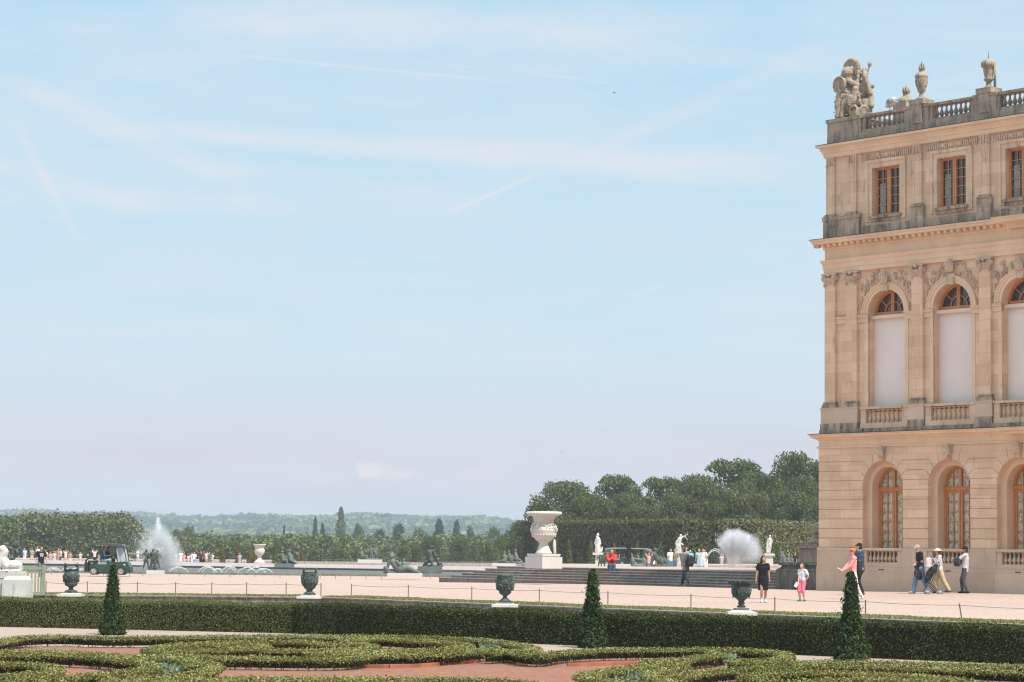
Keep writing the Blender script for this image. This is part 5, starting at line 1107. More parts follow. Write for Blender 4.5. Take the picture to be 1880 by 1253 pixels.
# ------------------------------------------------------------------ sphinx with cupid, gate
kS=64.; sS=1/(9.64*kS); bS=K(280/9.64,980+1090/9.64,kS)
def SX(x): return (x-280)*sS
def SZ(y): return (1090-y)*sS
sph=empty('sphinx_pedestal',bS,0,'white marble sphinx on a stepped block at the left edge','sculpture')
b=MB(); b.bx(SX(80),SX(540),-.38,.38,-.1,SZ(815)); b.box(((SX(100)+SX(500))/2,0,(SZ(815)+SZ(750))/2),((SX(520)-SX(100)),.70,SZ(750)-SZ(815)-.002),taper=.80); b.bx(SX(130),SX(435),-.28,.28,SZ(750),SZ(690)); b.bx(SX(155),SX(425),-.26,.26,SZ(690),SZ(668)); b.bx(SX(-300),SX(78),-.3,.5,-.1,SZ(790)); b.bx(SX(-300),SX(125),-.32,.45,SZ(789),SZ(675)); b.build('pedestal',M['marble_old'],sph)
m=MB(); m.ell((SX(235),0,SZ(570)),(.235,.22,.165)); m.ell((SX(130),0,SZ(585)),(.13,.20,.14)); m.cap((SX(330),-.1,SZ(570)),.10,(SX(350),-.12,SZ(650)),.05); m.cap((SX(120),0,SZ(590)),.16,(SX(0),0,SZ(450)),.16); m.cap((SX(0),0,SZ(440)),.15,(SX(40),0,SZ(330)),.15); m.ell((SX(30),-.03,SZ(290)),(.12,.13,.13)); m.cap((SX(-40),-.1,SZ(470)),.07,(SX(-20),-.15,SZ(660)),.05); m.bx(SX(-100),SX(360),-.2,.2,SZ(672),SZ(650))
m.cap((SX(350),.05,SZ(540)),.04,(SX(375),.08,SZ(640)),.025)
blob(m,'sphinx_body',M['marble'],.02,sph)
cu=empty('bronze_cupid',K(200/9.64,980+520/9.64,kS*.985),0,'dark green bronze cupid riding the marble sphinx','sculpture')
def cc(x,y,r,d=0): return ((x-200)*sS,d,(520-y)*sS),r*sS
m=MB()
for a,b_ in (((265,200,62),(275,185,60)),((255,260,45),(225,340,60)),((225,340,60),(215,430,58)),((215,430,48,-.1),(150,470,36,-.16)),((150,470,36,-.16),(120,560,24,-.16)),((210,440,44,.1),(190,560,26,.14)),((190,270,32,-.05),(130,240,24,-.1)),((130,240,24,-.1),(60,215,20,-.1)),((290,290,30,-.05),(320,345,24,-.1)),((100,200,50,.05),(70,205,46,.05)),((90,260,34,.1),(60,440,40,.12)),((60,440,40,.12),(20,640,30,.12)),((250,300,20,.12),(330,250,14,.2)),((330,250,14,.2),(345,330,10,.2))):
    p,r0=cc(*a[:3],*(a[3:] or ())); q,r1=cc(*b_[:3],*(b_[3:] or ())); m.cap(p,r0,q,r1)
for i in range(14): a=i*2.4; p,r0=cc(268+48*math.cos(a)*(i%3+1)/3,185+45*math.sin(a)*(i%3+1)/3,22,-.06); m.ell(p,r0)
blob(m,'cupid_body',M['bronze'],.018,cu)
M['gate']=plain('sage green painted timber',(.24,.29,.19),.6,.12,5)
gt=empty('garden_gate',K(58,980+1082/9.64,62),0,'sage green slatted gate beside the sphinx block','gate')
def GX(x): return (x-560)/(9.64*62)
def GZ(y): return (1082-y)/(9.64*62)
b=MB(); b.box((GX(765),0,GZ(820)),(.085,.085,GZ(560)-GZ(1080))); b.build('post',M['gate'],gt); b=MB(); b.bx(GX(200),GX(742),-.03,.03,GZ(640),GZ(598)); b.bx(GX(200),GX(742),-.02,.02,GZ(612),GZ(608)+.03); b.build('top_rail',M['gate'],gt)
b=MB(); b.bx(GX(200),GX(742),-.03,.03,GZ(1078),GZ(1048)); b.build('bottom_rail',M['gate'],gt)
for x in (415,484,552,618,672,716): b=MB(); b.bx(GX(x-13),GX(x+13),-.015,.015,GZ(1046),GZ(642)); b.build('slat',M['gate'],gt)
# ------------------------------------------------------------------ basins
m,t,bb=nt('basin water'); co=objco(t); n=noise(t,mapping(t,co,(1,3,1)),1.6,4,.6); bb.inputs['Base Color'].default_value=(.10,.10,.09,1); bb.inputs['Roughness'].default_value=.45; bb.inputs['Specular IOR Level'].default_value=.12; bump(t,bb,n,.8,.08); M['water']=m
A_,B_=G(-80,1050.5,-.4),G(862,1060.5,-.4); D_,C_=G(-80,1037.5,-.4),G(905,1053.0,-.4)
o=MB().add([(p.x,p.y,-.34) for p in (A_,B_,C_,D_)],[(0,1,2,3)]).build('basin_water',M['water'],fix=False); tag(o,'rippled water of the left basin',kind='structure'); prec(o)
def rim(a,b,w,z0,z1,mat,name,label,slope=0,grp='stone rims of the basins'):
    nn=inward(a,b); P_=[a,b,b+nn*w,a+nn*w]; m=MB().add([(p.x,p.y,z0) for p in P_]+[(P_[0].x,P_[0].y,z1-slope),(P_[1].x,P_[1].y,z1-slope),(P_[2].x,P_[2].y,z1),(P_[3].x,P_[3].y,z1)],[(3,2,1,0),(4,5,6,7),(0,1,5,4),(1,2,6,5),(2,3,7,6),(3,0,4,7)])
    return tag(m.build(name,mat),label,'basin rim',grp)
rim(A_,B_,.7,-.6,-.27,stone('near rim stone',(.20,.20,.15),.5,brick=False,darkc=(.05,.055,.04),sscale=3),'basin_rim','low greenish rim along the near side of the left basin')
rim(D_,C_,1.0,-.7,-.20,M['lead'],'basin_wall','inner wall of the left basin at its far side, shade painted dark')  # near-black material paints the shadow on this inner wall
rim(D_+inward(D_,C_)*1.001,C_+inward(D_,C_)*1.001,7.5,-.7,.0,M['marble_stain'],'basin_rim','broad streaked pink marble coping beyond the left basin',slope=.22)
rim(G(-60,1031.5,-.9),G(505,1033.5,-.75),1.5,-2.,-.42,M['marble_stain'],'basin_rim','pale far coping in front of the standing onlookers at left',slope=.1)
rim(G(535,1037,-.6),G(985,1038.5,-.5),.5,-2.,-.26,stone('thin far rim',(.34,.30,.26),.4,brick=False,sscale=3),'basin_rim','thin dark edged rim below the light shrubby trees')
rim(G(985,1043,-.35),G(1262,1044,-.35),2.2,-.7,.02,M['marble_stain'],'basin_rim','streaked marble coping of the north basin, behind the man in red',slope=.2)
rim(G(1250,1043,-.35),G(1500,1043.5,-.35),2.0,-.7,.03,M['marble_stain'],'basin_rim','pale marble coping below the right spray',slope=.1)
b=MB(); p=K(1347,1036,17); b.bx(-1.1,1.1,-.4,.4,0,.5); b.bx(-1.2,1.2,-.5,.5,.5,.62); o=b.build('marble_tub',M['marble'],None,loc=p); tag(o,'white marble trough at the foot of the right spray','trough')
# far thin rails
def rail(x0,x1,y,k,h,n,label):
    r=empty('iron_railing',K(x0,y,k),0,label,'railing','thin iron railings around the basins'); L_=(x1-x0)/k
    for i in range(n): b=MB(); x=L_*i/(n-1); b.tube([(x,0,-.3),(x,0,h)],.025,4); b.build('post',M['rope'],r)
    b=MB(); b.tube([(0,0,h),(L_,0,h)],.018,4); b.tube([(0,0,h*.5),(L_,0,h*.5)],.014,4); b.build('rail',M['rope'],r)
rail(592,700,1034,19,.32,9,'thin railing in front of the far bronze trio'); rail(770,985,1036,19,.30,12,'thin railing left of the large white urn'); rail(900,1020,1041,21,.28,6,'thin railing just behind the large white urn')
rail(560,700,1058,32,.30,6,'thin railing along the near rim left of the reclining bronze'); rail(95,262,1051,31,.3,8,'thin railing behind the buggy'); rail(330,560,1056,31,.30,6,'thin railing along the near rim below the small arched jets'); rail(790,900,1058,31,.32,4,'thin railing right of the reclining bronze')
# trellis fence
tr=empty('trellis_fence',K(1252,1028,16),0,'pale square trellis in front of the dark hedge recess','fence'); 
for i in range(26): b=MB(); x=i*.2; b.bx(x-.018,x+.018,-.02,.02,-.4,1.72); b.build('slat',M['bronze_light'],tr)
for j in range(9): b=MB(); b.bx(-.02,5.02,-.045,-.021,.02+j*.21,.055+j*.21); b.build('crossbar',M['bronze_light'],tr)
# ------------------------------------------------------------------ sprays
def drop_mat(nm,c,a):
    m,t,b=nt(nm); b.inputs['Base Color'].default_value=(*c,1); b.inputs['Roughness'].default_value=.3; b.inputs['Alpha'].default_value=a
    tr=t.nodes.new('ShaderNodeBsdfTranslucent'); tr.inputs[0].default_value=(*c,1); ms=t.nodes.new('ShaderNodeMixShader'); ms.inputs[0].default_value=.5; link(t,b.outputs[0],ms.inputs[1]); link(t,tr.outputs[0],ms.inputs[2]); link(t,ms.outputs[0],t.nodes['Material Output'].inputs[0]); return m
M['drops']=drop_mat('white water drops',(.96,.94,.91),1.)
def mist_mat(nm,dens,seed,cx,rx,top):
    m=bpy.data.materials.new(nm); m.use_nodes=True; t=m.node_tree; t.nodes.remove(t.nodes['Principled BSDF']); co=objco(t)
    pv=t.nodes.new('ShaderNodeVolumePrincipled'); pv.inputs['Color'].default_value=(.95,.96,.98,1); pv.inputs['Anisotropy'].default_value=.2
    s=t.nodes.new('ShaderNodeVectorMath'); s.operation='LENGTH'; link(t,mapping(t,co,(1/rx,1/rx,1/top)),s.inputs[0])
    fall=math_(t,'POWER',math_(t,'SUBTRACT',1.,s.outputs['Value'],True),1.3); nz=ramp(t,noise(t,mapping(t,co,(1.6,1.6,.6),loc=(seed,0,0)),1.1,4,.6),[(.35,(.15,)*3),(.7,(1,)*3)])
    link(t,math_(t,'MULTIPLY',math_(t,'MULTIPLY',fall,nz),dens),pv.inputs['Density']); link(t,pv.outputs[0],t.nodes['Material Output'].inputs['Volume']); return m
def spray(x,y,k,parts,label,mist):
    P=K(x,y,k); r=empty('fountain_spray',P,0,label,'fountain','fountain sprays')
    ps=[]
    for kind,N,cx,h,sx_ in parts:
        if kind=='jet':     # narrow rising column with frayed head
            t_=RNG.random(N)**.8; w=sx_*(.25+.75*np.abs(1-t_)**.8); a=RNG.normal(size=(N,2)); p=np.stack([cx+a[:,0]*w*.4,a[:,1]*w*.4,t_*h*(1+.03*RNG.normal(size=N))],1)
        elif kind=='burst': # jets leaning outward from one nozzle, ragged heads
            J_=26; ja=RNG.random(J_)*6.283; jt=RNG.random(J_)**.6*sx_; jh=h*(1-.18*jt/sx_)*(.75+.3*RNG.random(J_)); i=RNG.integers(0,J_,N); t_=RNG.random(N)**.7; w=.04+.17*t_; g_=RNG.normal(size=(N,3))*w[:,None]*.6
            fall=np.maximum(0,t_-.75)**2*3.; p=np.stack([cx+np.cos(ja[i])*jt[i]*t_,np.sin(ja[i])*jt[i]*t_,jh[i]*t_*(1-fall*.5)],1)+g_; p[:,2]-=(RNG.random(N)<.3)*RNG.random(N)*p[:,2]
        else:               # thrown drops on many parabolas
            th=RNG.random(N)*6.283; vz=np.sqrt(2*9.8*h)*(.45+.55*RNG.random(N)**.6); T_=2*vz/9.8; tt=RNG.random(N)*T_; v=sx_*(.15+.85*RNG.random(N)**.7)/(T_.mean()*.62); p=np.stack([cx+v*np.cos(th)*tt,v*np.sin(th)*tt,vz*tt-4.9*tt*tt],1)
        ps.append(p)
    p=np.concatenate(ps); put('water_drops',leafmesh('water_drops',p,RNG.normal(size=p.shape),.030,M['drops'],aspect=1.5),r)['kind']='stuff'
    for j_,(cx,cz,rx,rz,dn) in enumerate(mist): b=MB(); b.ell((0,0,0),(rx,rx,rz),n=20,m=14); o=b.build('mist',mist_mat('spray mist',dn,x+j_*3.1,0,rx,rz),r); o.location=(cx,j_*.02,cz)
spray(288,1049,27,[('jet',3200,.0,3.6,.5),('jet',1500,.12,3.1,.5),('burst',9000,.15,3.0,1.1),('burst',5000,.1,2.3,1.5),('fan',4000,-.7,3.3,1.2),('fan',2500,.5,2.4,1.3)],'tall white fountain plume with scattered drops behind the bronze trio at left',[(.15,1.35,.95,2.1,11.),(.55,1.1,1.35,1.7,5.),(-.5,1.6,1.0,1.5,1.2),(.1,.4,1.5,.6,3.)])
spray(1352,1040,19.5,[('burst',9000,-.2,4.1,2.1),('burst',6000,-.5,3.7,1.7),('burst',4000,.3,3.4,2.3),('jet',2600,-.7,2.2,.35)],'broad white fountain spray in front of the dark hedge recess',[(-.1,2.2,1.8,1.45,9.),(.9,1.7,1.7,1.7,3.),(-.7,1.2,.7,1.3,4.),(1.6,1.2,1.3,1.3,1.5)])
spray(1222,1032,16,[('fan',2200,0,2.7,1.1)],'faint whitish spray in front of the tall hedge end',[(0,1.3,1.2,1.8,1.)])
def arcs(pix,k,label):
    r=empty('water_arcs',K(pix[0][0],pix[0][3],k),0,label,'fountain jets','small arched jets'); ps=[]
    for x0,x1,h,y in pix:
        d=(x1-x0)/k; ox=(x0-pix[0][0])/k; N=420; t_=RNG.random(N); p=np.stack([ox+t_*d,0*t_+(x0%7)*.1,(4*t_*(1-t_))*h/k+0*t_],1)+RNG.normal(size=(N,3))*.022; ps.append(p)
    p=np.concatenate(ps); o=put('water_drops',leafmesh('water_drops',p,RNG.normal(size=p.shape),.028,M['drops']),r); o['kind']='stuff'
arcs([(362,396,10,1050),(370,392,8,1050),(392,408,6,1050),(404,436,10,1050),(412,430,7,1050),(436,470,9,1050),(452,486,9,1050),(470,500,7,1050),(310,345,8,1050)],29,'row of small arched jets beyond the left basin rim')
arcs([(84,112,8,1050),(88,104,5,1050),(128,150,7,1050),(132,160,5,1050),(108,128,6,1050)],29,'small arched jets between the gate and the winged vase')
arcs([(1298,1330,14,1022),(1300,1326,11,1022)],19,'single arched jet left of the right spray')
# ------------------------------------------------------------------ birds
M['bird']=plain('dark swift plumage',(.03,.03,.035),.7,.2,5)
for i,(x,y,w_,lb) in enumerate([(1128,171,9,'largest dark swift, wings bent, high right of centre'),(990,515,8,'dark swift gliding flat at mid height right of centre'),(1031,830,7,'small swift low above the white urn'),(1083,251,4,'tiny swift below the largest one'),(630,614,4,'tiny swift left of centre at mid height'),(441,52,4,'tiny swift near the top left'),(434,189,3,'speck like swift below the top left one'),(208,423,3,'speck like swift at far left'),(738,186,3,'speck like swift near the top middle')]):
    k=26 if w_>5 else 14; P=K(x,y,k); s=w_/k/1.0; r=empty('bird',P,R([35,10,-15,40,0,60,20,80,30][i]),lb,'bird','swifts in the sky'); r.rotation_euler[0]=R([50,8,12,30,0,0,20,10,0][i])
    b=MB(); b.cap((0,-.18*s,0),.045*s,(0,.2*s,0),.07*s,8); b.cap((0,.2*s,0),.06*s,(0,.3*s,0),.03*s,6); b.build('body',M['bird'],r,smooth=True)
    for g in (-1,1): b=MB(); b.add([(0,.16*s,.01),(g*.25*s,.2*s,.05*s),(g*.52*s,-.08*s,.02*s),(g*.22*s,.06*s,.04*s),(0,-.02*s,.01),(0,.16*s,-.02*s),(g*.25*s,.2*s,.03*s),(g*.22*s,.06*s,.02*s),(0,-.02*s,-.02*s)],[(0,1,3,4),(1,2,3),(5,8,7,6),(6,7,2)]); b.build('wing',M['bird'],r)
    b=MB(); b.add([(0,-.15*s,0),(.06*s,-.32*s,0),(-.06*s,-.32*s,0),(0,-.15*s,.012),],[(0,1,2),(3,1,0),(3,2,1),(3,0,2)]); b.build('tail',M['bird'],r)
# ------------------------------------------------------------------ people
def cloth(c,nm='cloth',var=.12): return plain('%s %.2f %.2f %.2f'%((nm,)+c),c,.85,var,9,spec=.2)
SKIN=[plain('light skin',(.55,.30,.21),.55,.06,6),plain('tanned skin',(.42,.22,.14),.55,.06,6),plain('brown skin',(.22,.11,.07),.55,.06,6)]
M['eye']=plain('dark eye',(.02,.015,.012),.3,.1,9); M['sole']=plain('pale shoe sole',(.6,.58,.54),.7,.1,9)
def ik(a,c,l1,l2,bend):
    d=c-a; L_=min(d.length,(l1+l2)*.995); dn=d.normalized(); c=a+dn*L_
    x=(l1*l1-l2*l2+L_*L_)/(2*L_); h=math.sqrt(max(0,l1*l1-x*x)); b=bend-dn*bend.dot(dn); b=b.normalized() if b.length>1e-4 else dn.orthogonal()
    return a+dn*x+b*h,c
def skel(H,pose,female=False):
    g=lambda k,d: pose.get(k,d); V=lambda x,f,z: Vector((x,-f,z))*H
    J={}; hz=g('hip',.515); J['pel']=V(g('px',0),0,hz); ln=R(g('lean',3)); sl=R(g('slean',0))
    up=Vector((math.sin(sl),-math.sin(ln),math.cos(ln)*math.cos(sl))).normalized(); J['up']=up
    J['waist']=J['pel']+up*.10*H; J['chest']=J['pel']+up*.22*H; J['neck']=J['pel']+up*.305*H; sw=.100 if female else .112; hw=.048
    tw=R(g('twist',0)); ax=Vector((math.cos(tw),math.sin(tw),0))
    J['sh']=[J['pel']+up*.285*H-ax*sw*H,J['pel']+up*.285*H+ax*sw*H]; J['hipj']=[J['pel']+Vector((-hw*H,0,-.01*H)),J['pel']+Vector((hw*H,0,-.01*H))]
    J['fb']=up; hp=R(g('hpitch',0)); hd=up*math.cos(hp)+Vector((0,-1,0))*math.sin(hp); J['head']=J['neck']+hd.normalized()*.105*H+Vector((0,-.012*H,0)); J['hy']=g('hyaw',0)
    J['knee']=[];J['ank']=[];J['elb']=[];J['hand']=[]
    for i in (0,1):
        s=(-1,1)[i]; f=g('feet',((.055,0,0),(.055,0,0)))[i]; ank=V(s*f[0],f[1],f[2]+.042)
        k,c=ik(J['hipj'][i],ank,.245*H,.235*H,g('kbend',Vector((0,-1,0)))); J['knee'].append(k); J['ank'].append(c)
        h=g('hands',((.15,.02,.44),(.15,.02,.44)))[i]; hp_=V(s*h[0],h[1],h[2]); bend=Vector((s*(h[3] if len(h)>3 else .35),g('eb',1.),-.35))
        e,c=ik(J['sh'][i],hp_,.165*H,.150*H,bend); J['elb'].append(e); J['hand'].append(c)
    return J
def person(label,pos,H,yaw,pose,wear,vox=.02,female=False,skin=0,grp=None,fine=False,kind='person'):
    r=empty('person',pos,R(yaw),label,kind,grp); J=skel(H,pose,female); h=H; hd=J['head']; 
    Rm=Matrix.Rotation(R(J['hy']),3,'Z')@Matrix.Rotation(-R(pose.get('hpitch',0)),3,'X')
    Hh=lambda x,f,z: hd+Rm@(Vector((x,-f,z))*h)
    b=MB(); b.ell(hd+Rm@Vector((0,.008*h,.012*h)),(.043*h,.052*h,.052*h),n=12,m=8); b.ell(Hh(0,.012,-.022),(.034*h,.040*h,.042*h),n=10,m=8); b.cap(Hh(0,.046,.006),.007*h,Hh(0,.058,-.012),.010*h,6)
    for s in (-1,1): b.ell(Hh(s*.044,-.004,-.005),(.007*h,.012*h,.016*h),n=6,m=5)
    b.cap(J['neck']-J['up']*.03*h,.032*h,hd-Vector((0,0,.03*h)),.027*h)
    b.cap(J['sh'][0],.034*h,J['sh'][1],.034*h); tw=.062 if female else .07
    for s in (-1,1):
        o=Vector((s*.036*h,0,0)); b.cap(J['chest']+o,tw*h*.85,J['waist']+o*.7,.052*h); b.cap(J['waist']+o*.7,.052*h,J['pel']+o*.9,.058*h)
    for i in (0,1):
        s=(-1,1)[i]
        b.cap(J['hipj'][i],.056*h,J['knee'][i],.034*h); b.cap(J['knee'][i],.033*h,J['knee'][i].lerp(J['ank'][i],.35),.033*h); b.cap(J['knee'][i].lerp(J['ank'][i],.35),.032*h,J['ank'][i],.020*h)
        toe=J['ank'][i]+Vector((s*.012*h,-.085*h,-.025*h)); hl=J['ank'][i]+Vector((0,.022*h,-.02*h)); b.cap(hl,.02*h,toe,.015*h)
        b.cap(J['sh'][i],.030*h,J['elb'][i],.022*h); b.cap(J['elb'][i],.022*h,J['hand'][i],.014*h)
        d=(J['hand'][i]-J['elb'][i]).normalized(); sd=d.cross(Vector((1,0,0.1))).normalized(); pal=J['hand'][i]+d*.03*h
        b.cap(J['hand'][i],.013*h,pal,.017*h,8)
        if fine:
            cur=Vector((-s*.3,-.3,0))
            for q in range(4):
                o=sd*((q-1.5)*.0105*h); ln=(.038,.045,.043,.033)[q]*h; p1=pal+o+d*.012*h; p2=p1+(d+cur*.4).normalized()*ln*.55; p3=p2+(d+cur*1.3).normalized()*ln*.5; b.cap(p1,.0062*h,p2,.0056*h,6); b.cap(p2,.0056*h,p3,.0048*h,6)
            p1=J['hand'][i]+d*.012*h+sd*.016*h*-1; p2=p1-sd*.018*h+d*.02*h; b.cap(p1,.007*h,p2,.006*h,6); b.cap(p2,.006*h,p2+d*.018*h,.005*h,6)
        else: b.cap(pal,.014*h,pal+d*.04*h,.009*h,6)
    blob(b,'body',SKIN[skin],min(vox,.011 if fine else vox),r)
    if fine:
        for s in (-1,1): e=MB(); e.ell(Hh(s*.018,.048,.008),(.0065*h,.004*h,.005*h),n=6,m=5); e.build('eye',M['eye'],r)
        e=MB(); e.cap(Hh(-.012,.046,-.034),.0035*h,Hh(.012,.046,-.034),.0035*h,6); e.build('mouth',plain('lips',(.38,.12,.10),.5,.1,9),r)
    ex=.010
    def part(name,mb,c,v=None,**k): return blob(mb,name,c if not isinstance(c,tuple) else cloth(c),v or vox,r,**k)
    if 'hair' in wear:
        c,style=wear['hair']; b=MB(); b.ell(Hh(0,-.014,.02),(.048*h,.052*h,.05*h),n=12,m=8); b.ell(Hh(0,-.028,-.012),(.042*h,.036*h,.045*h)); 
        if style=='long': 
            for s in (-1,0,1): b.cap(Hh(s*.026,-.030,.0),.028*h,Hh(s*.032,-.045,-.13),.022*h)
        if style=='tail': b.cap(Hh(0,-.06,.015),.02*h,Hh(0,-.095,-.06),.022*h); b.cap(Hh(0,-.095,-.06),.022*h,Hh(0,-.08,-.14),.009*h)
        if style=='bun': b.ell(Hh(0,-.07,.03),.026*h)
        part('hair',b,cloth(c,'hair',.3))
    if 'hat' in wear:
        c,style=wear['hat']; b=MB(); b.ell(Hh(0,-.006,.030),(.054*h,.060*h,.042*h),n=12,m=8)
        if style=='cap': b.cap(Hh(-.018,.05,.022),.010*h,Hh(-.012,.085,.014),.007*h); b.cap(Hh(.018,.05,.022),.010*h,Hh(.012,.085,.014),.007*h); b.cap(Hh(0,.05,.024),.010*h,Hh(0,.088,.014),.007*h)
        if style=='brim': b.ell(Hh(0,0,.018),(.098*h,.105*h,.010*h),n=18,m=6)
        part('hat',b,c,min(vox,.013))
    if 'shades' in wear: b=MB(); [b.ell(Hh(s*.02,.05,.008),(.017*h,.008*h,.012*h)) for s in (-1,1)]; b.cap(Hh(-.045,.0,.012),.005*h,Hh(-.03,.045,.01),.005*h); b.cap(Hh(.045,.0,.012),.005*h,Hh(.03,.045,.01),.005*h); b.build('sunglasses',M['eye'],r)
    if 'top' in wear:
        c,sleeve=wear['top'][:2]; low=wear['top'][2] if len(wear['top'])>2 else -.02; b=MB(); b.cap(J['sh'][0],(.034+ex)*h,J['sh'][1],(.034+ex)*h); b.cap(J['neck']-J['up']*.03*h,.04*h,J['neck']-J['up']*.005*h,.034*h)
        for s in (-1,1):
            o=Vector((s*.036*h,0,0)); b.cap(J['chest']+o,(tw*.85+ex)*h,J['waist']+o*.7,(.056+ex)*h); b.cap(J['waist']+o*.7,(.056+ex)*h,J['pel']+o*.95+J['up']*low*h,(.060+ex)*h)
        for i in (0,1):
            if sleeve>=1: b.cap(J['sh'][i],(.032+ex)*h,J['elb'][i],(.026+ex)*h); 
            if sleeve>=2: b.cap(J['elb'][i],(.025+ex)*h,J['hand'][i].lerp(J['elb'][i],.12),(.017+ex)*h)
            if sleeve==.5: b.cap(J['sh'][i],(.034+ex)*h,J['sh'][i].lerp(J['elb'][i],.62),(.031+ex)*h)
        part('shirt' if sleeve<2 else 'jacket',b,c,disp=.022*h/1.7,)
    if 'dress' in wear:
        c,hem=wear['dress']; b=MB(); b.cap(J['sh'][0],(.034+ex)*h,J['sh'][1],(.034+ex)*h)
        for i in (0,1): b.cap(J['sh'][i],(.034+ex)*h,J['sh'][i].lerp(J['elb'][i],.5),(.031+ex)*h)
        for s in (-1,1):
            o=Vector((s*.036*h,0,0)); b.cap(J['chest']+o,(tw*.85+ex)*h,J['waist']+o*.7,(.052+ex)*h); b.cap(J['waist']+o*.7,(.052+ex)*h,J['pel']+o,(.062+ex)*h); 
        pe=J['pel']; b.lathe([(.112*h,hem*h),(.106*h,hem*h+.08*h),(.108*h,pe.z-.05*h),(.098*h,pe.z+.03*h)],c=(pe.x,pe.y-.004*h,0),n=20,sq=.92)
        part('dress',b,c,disp=.012)
    if 'legs' in wear:
        c,ln_=wear['legs'][:2]; fat=wear['legs'][2] if len(wear['legs'])>2 else 0; b=MB(); b.cap(J['hipj'][0],(.058+ex*.6)*h,J['hipj'][1],(.058+ex*.6)*h); b.cap(J['pel']+J['up']*.05*h-Vector((.03*h,0,0)),.056*h,J['pel']+J['up']*.05*h+Vector((.03*h,0,0)),.056*h)
        for i in (0,1):
            k=J['knee'][i]; a=J['ank'][i]
            if ln_=='short': b.cap(J['hipj'][i],(.058+ex)*h,J['hipj'][i].lerp(k,.93),(.044+ex)*h)
            elif ln_=='knee': b.cap(J['hipj'][i],(.058+ex*.6)*h,k,(.038+ex)*h); b.cap(k,(.038+ex)*h,k.lerp(a,.12),(.036+ex)*h)
            else: b.cap(J['hipj'][i],(.058+ex*.4)*h,k,(.036+ex+fat)*h); b.cap(k,(.036+ex+fat)*h,a+Vector((0,0,.012*h)),(.024+ex+fat)*h)
        part('trousers' if ln_=='long' else 'shorts',b,c,disp=.022*h/1.7)
    if 'socks' in wear:
        for i in (0,1): b=MB(); b.cap(J['knee'][i].lerp(J['ank'][i],.8),.028*h,J['ank'][i],.026*h); b.build('sock',cloth(wear['socks']),r,smooth=True)
    if 'shoes' in wear:
        for i in (0,1):
            s=(-1,1)[i]; a=J['ank'][i]; b=MB(); b.cap(a+Vector((0,.022*h,-.016*h)),.027*h,a+Vector((s*.012*h,-.088*h,-.024*h)),.021*h); b.cap(a+Vector((0,.0,0.)),.024*h,a+Vector((0,-.03*h,-.015*h)),.024*h)
            part('shoe',b,wear['shoes'],min(vox,.014))
    r['_J']=0; del r['_J']
    return r,J
def ground(x,y,z=0): return G(x,y,z)
def fp(x,y,k,H): return K(x,y,k)
P_={}
# the seven and two near figures
pos=GG(1401,1107); person('girl in a short black dress with long dark hair, looking right',pos,1.42,8,dict(lean=0,hyaw=62,hands=((.165,.00,.43,.6),(.135,.02,.46)),feet=((.045,.03,0),(.05,-.03,0))),dict(dress=((.012,.012,.014),.265),hair=((.05,.03,.02),'long'),shoes=(.62,.62,.63),socks=(.7,.7,.7)),.013,True,1,fine=True)
pos=GG(1473,1104.5); person('small girl in pink shorts and white shirt with a hand on her hip',pos,1.20,-42,dict(lean=2,hyaw=-10,hpitch=12,slean=2,hands=((.02,.16,.47,.2),(.10,.02,.53,1.6)),feet=((.05,.03,0),(.055,-.03,0))),dict(top=((.62,.63,.66),.5,.06),legs=((.80,.16,.24),'knee'),hair=((.28,.12,.05),'tail'),shoes=(.07,.07,.09),socks=(.5,.5,.5)),.012,True,0,fine=True)
b=MB(); b.box((0,0,0),(.10,.02,.16),M=Matrix.Rotation(.5,3,'Y')); o=b.build('white_phone',plain('white plastic',(.75,.75,.75),.4,.03,5),None,loc=pos+Vector((-.20,-.13,.52))); tag(o,'white phone held in front by the small girl in pink shorts','phone')
posW=GG(1566,1101); person('woman in a pink shirt and orange head scarf reading a leaflet, behind the obelisk',posW,1.68,-84,dict(lean=-2,hyaw=18,hpitch=3,hands=((.05,.20,.56,.3),(.07,.19,.57,.3)),feet=((.04,.10,0),(.05,-.16,0))),dict(top=((.78,.30,.29),2,-.07),legs=((.66,.62,.58),'long'),hair=((.10,.05,.03),'bun'),hat=((.72,.16,.07),'cap0'),shades=1,shoes=(.68,.66,.66)),.013,True,0,fine=True)
def item(name,mb,mat,pos,rz,label,cat,**k):
    o=mb.build(name,mat,None,loc=pos,**k); o.rotation_euler=(0,0,R(rz)); return tag(o,label,cat)
b=MB(); b.box((0,0,0),(.02,.16,.22),M=Matrix.Rotation(-1.1,3,'Y')); item('leaflet',b,plain('white paper',(.75,.74,.72),.8,.03,5),posW+Vector((-.42,-.06,.98)),0,'white leaflet in the hands of the woman in pink','leaflet')
def backpack(pos,rz,c,label,H=.45,W_=.28,D=.18,c2=None):
    r=empty('backpack',pos,R(rz),label,'backpack'); b=MB(); b.cap((-W_*.22,0,-H*.3),D*.55,(-W_*.22,0,H*.25),D*.5); b.cap((W_*.22,0,-H*.3),D*.55,(W_*.22,0,H*.25),D*.5); blob(b,'bag_body',c,.016,r); b=MB(); b.cap((-W_*.2,D*.45,-H*.2),D*.3,(W_*.2,D*.45,-H*.2),D*.3); blob(b,'front_pocket',c2 or c,.016,r)
    for s in (-1,1): b=MB(); b.tube([(s*W_*.3,-D*.4,H*.32),(s*W_*.34,-D*1.3,H*.40),(s*W_*.36,-D*1.75,H*.1),(s*W_*.34,-D*1.0,-H*.25),(s*W_*.3,-D*.4,-H*.35)],.016,5); b.build('strap',c2 or c,r)
    return r
BK=plain('black nylon',(.018,.019,.022),.6,.3,9); 
backpack(posW+Vector((.20,.03,1.10)),-84-90+90,BK,'black backpack on the woman in the pink shirt',.50,.30,.20,plain('grey nylon',(.25,.27,.29),.7,.2,9))
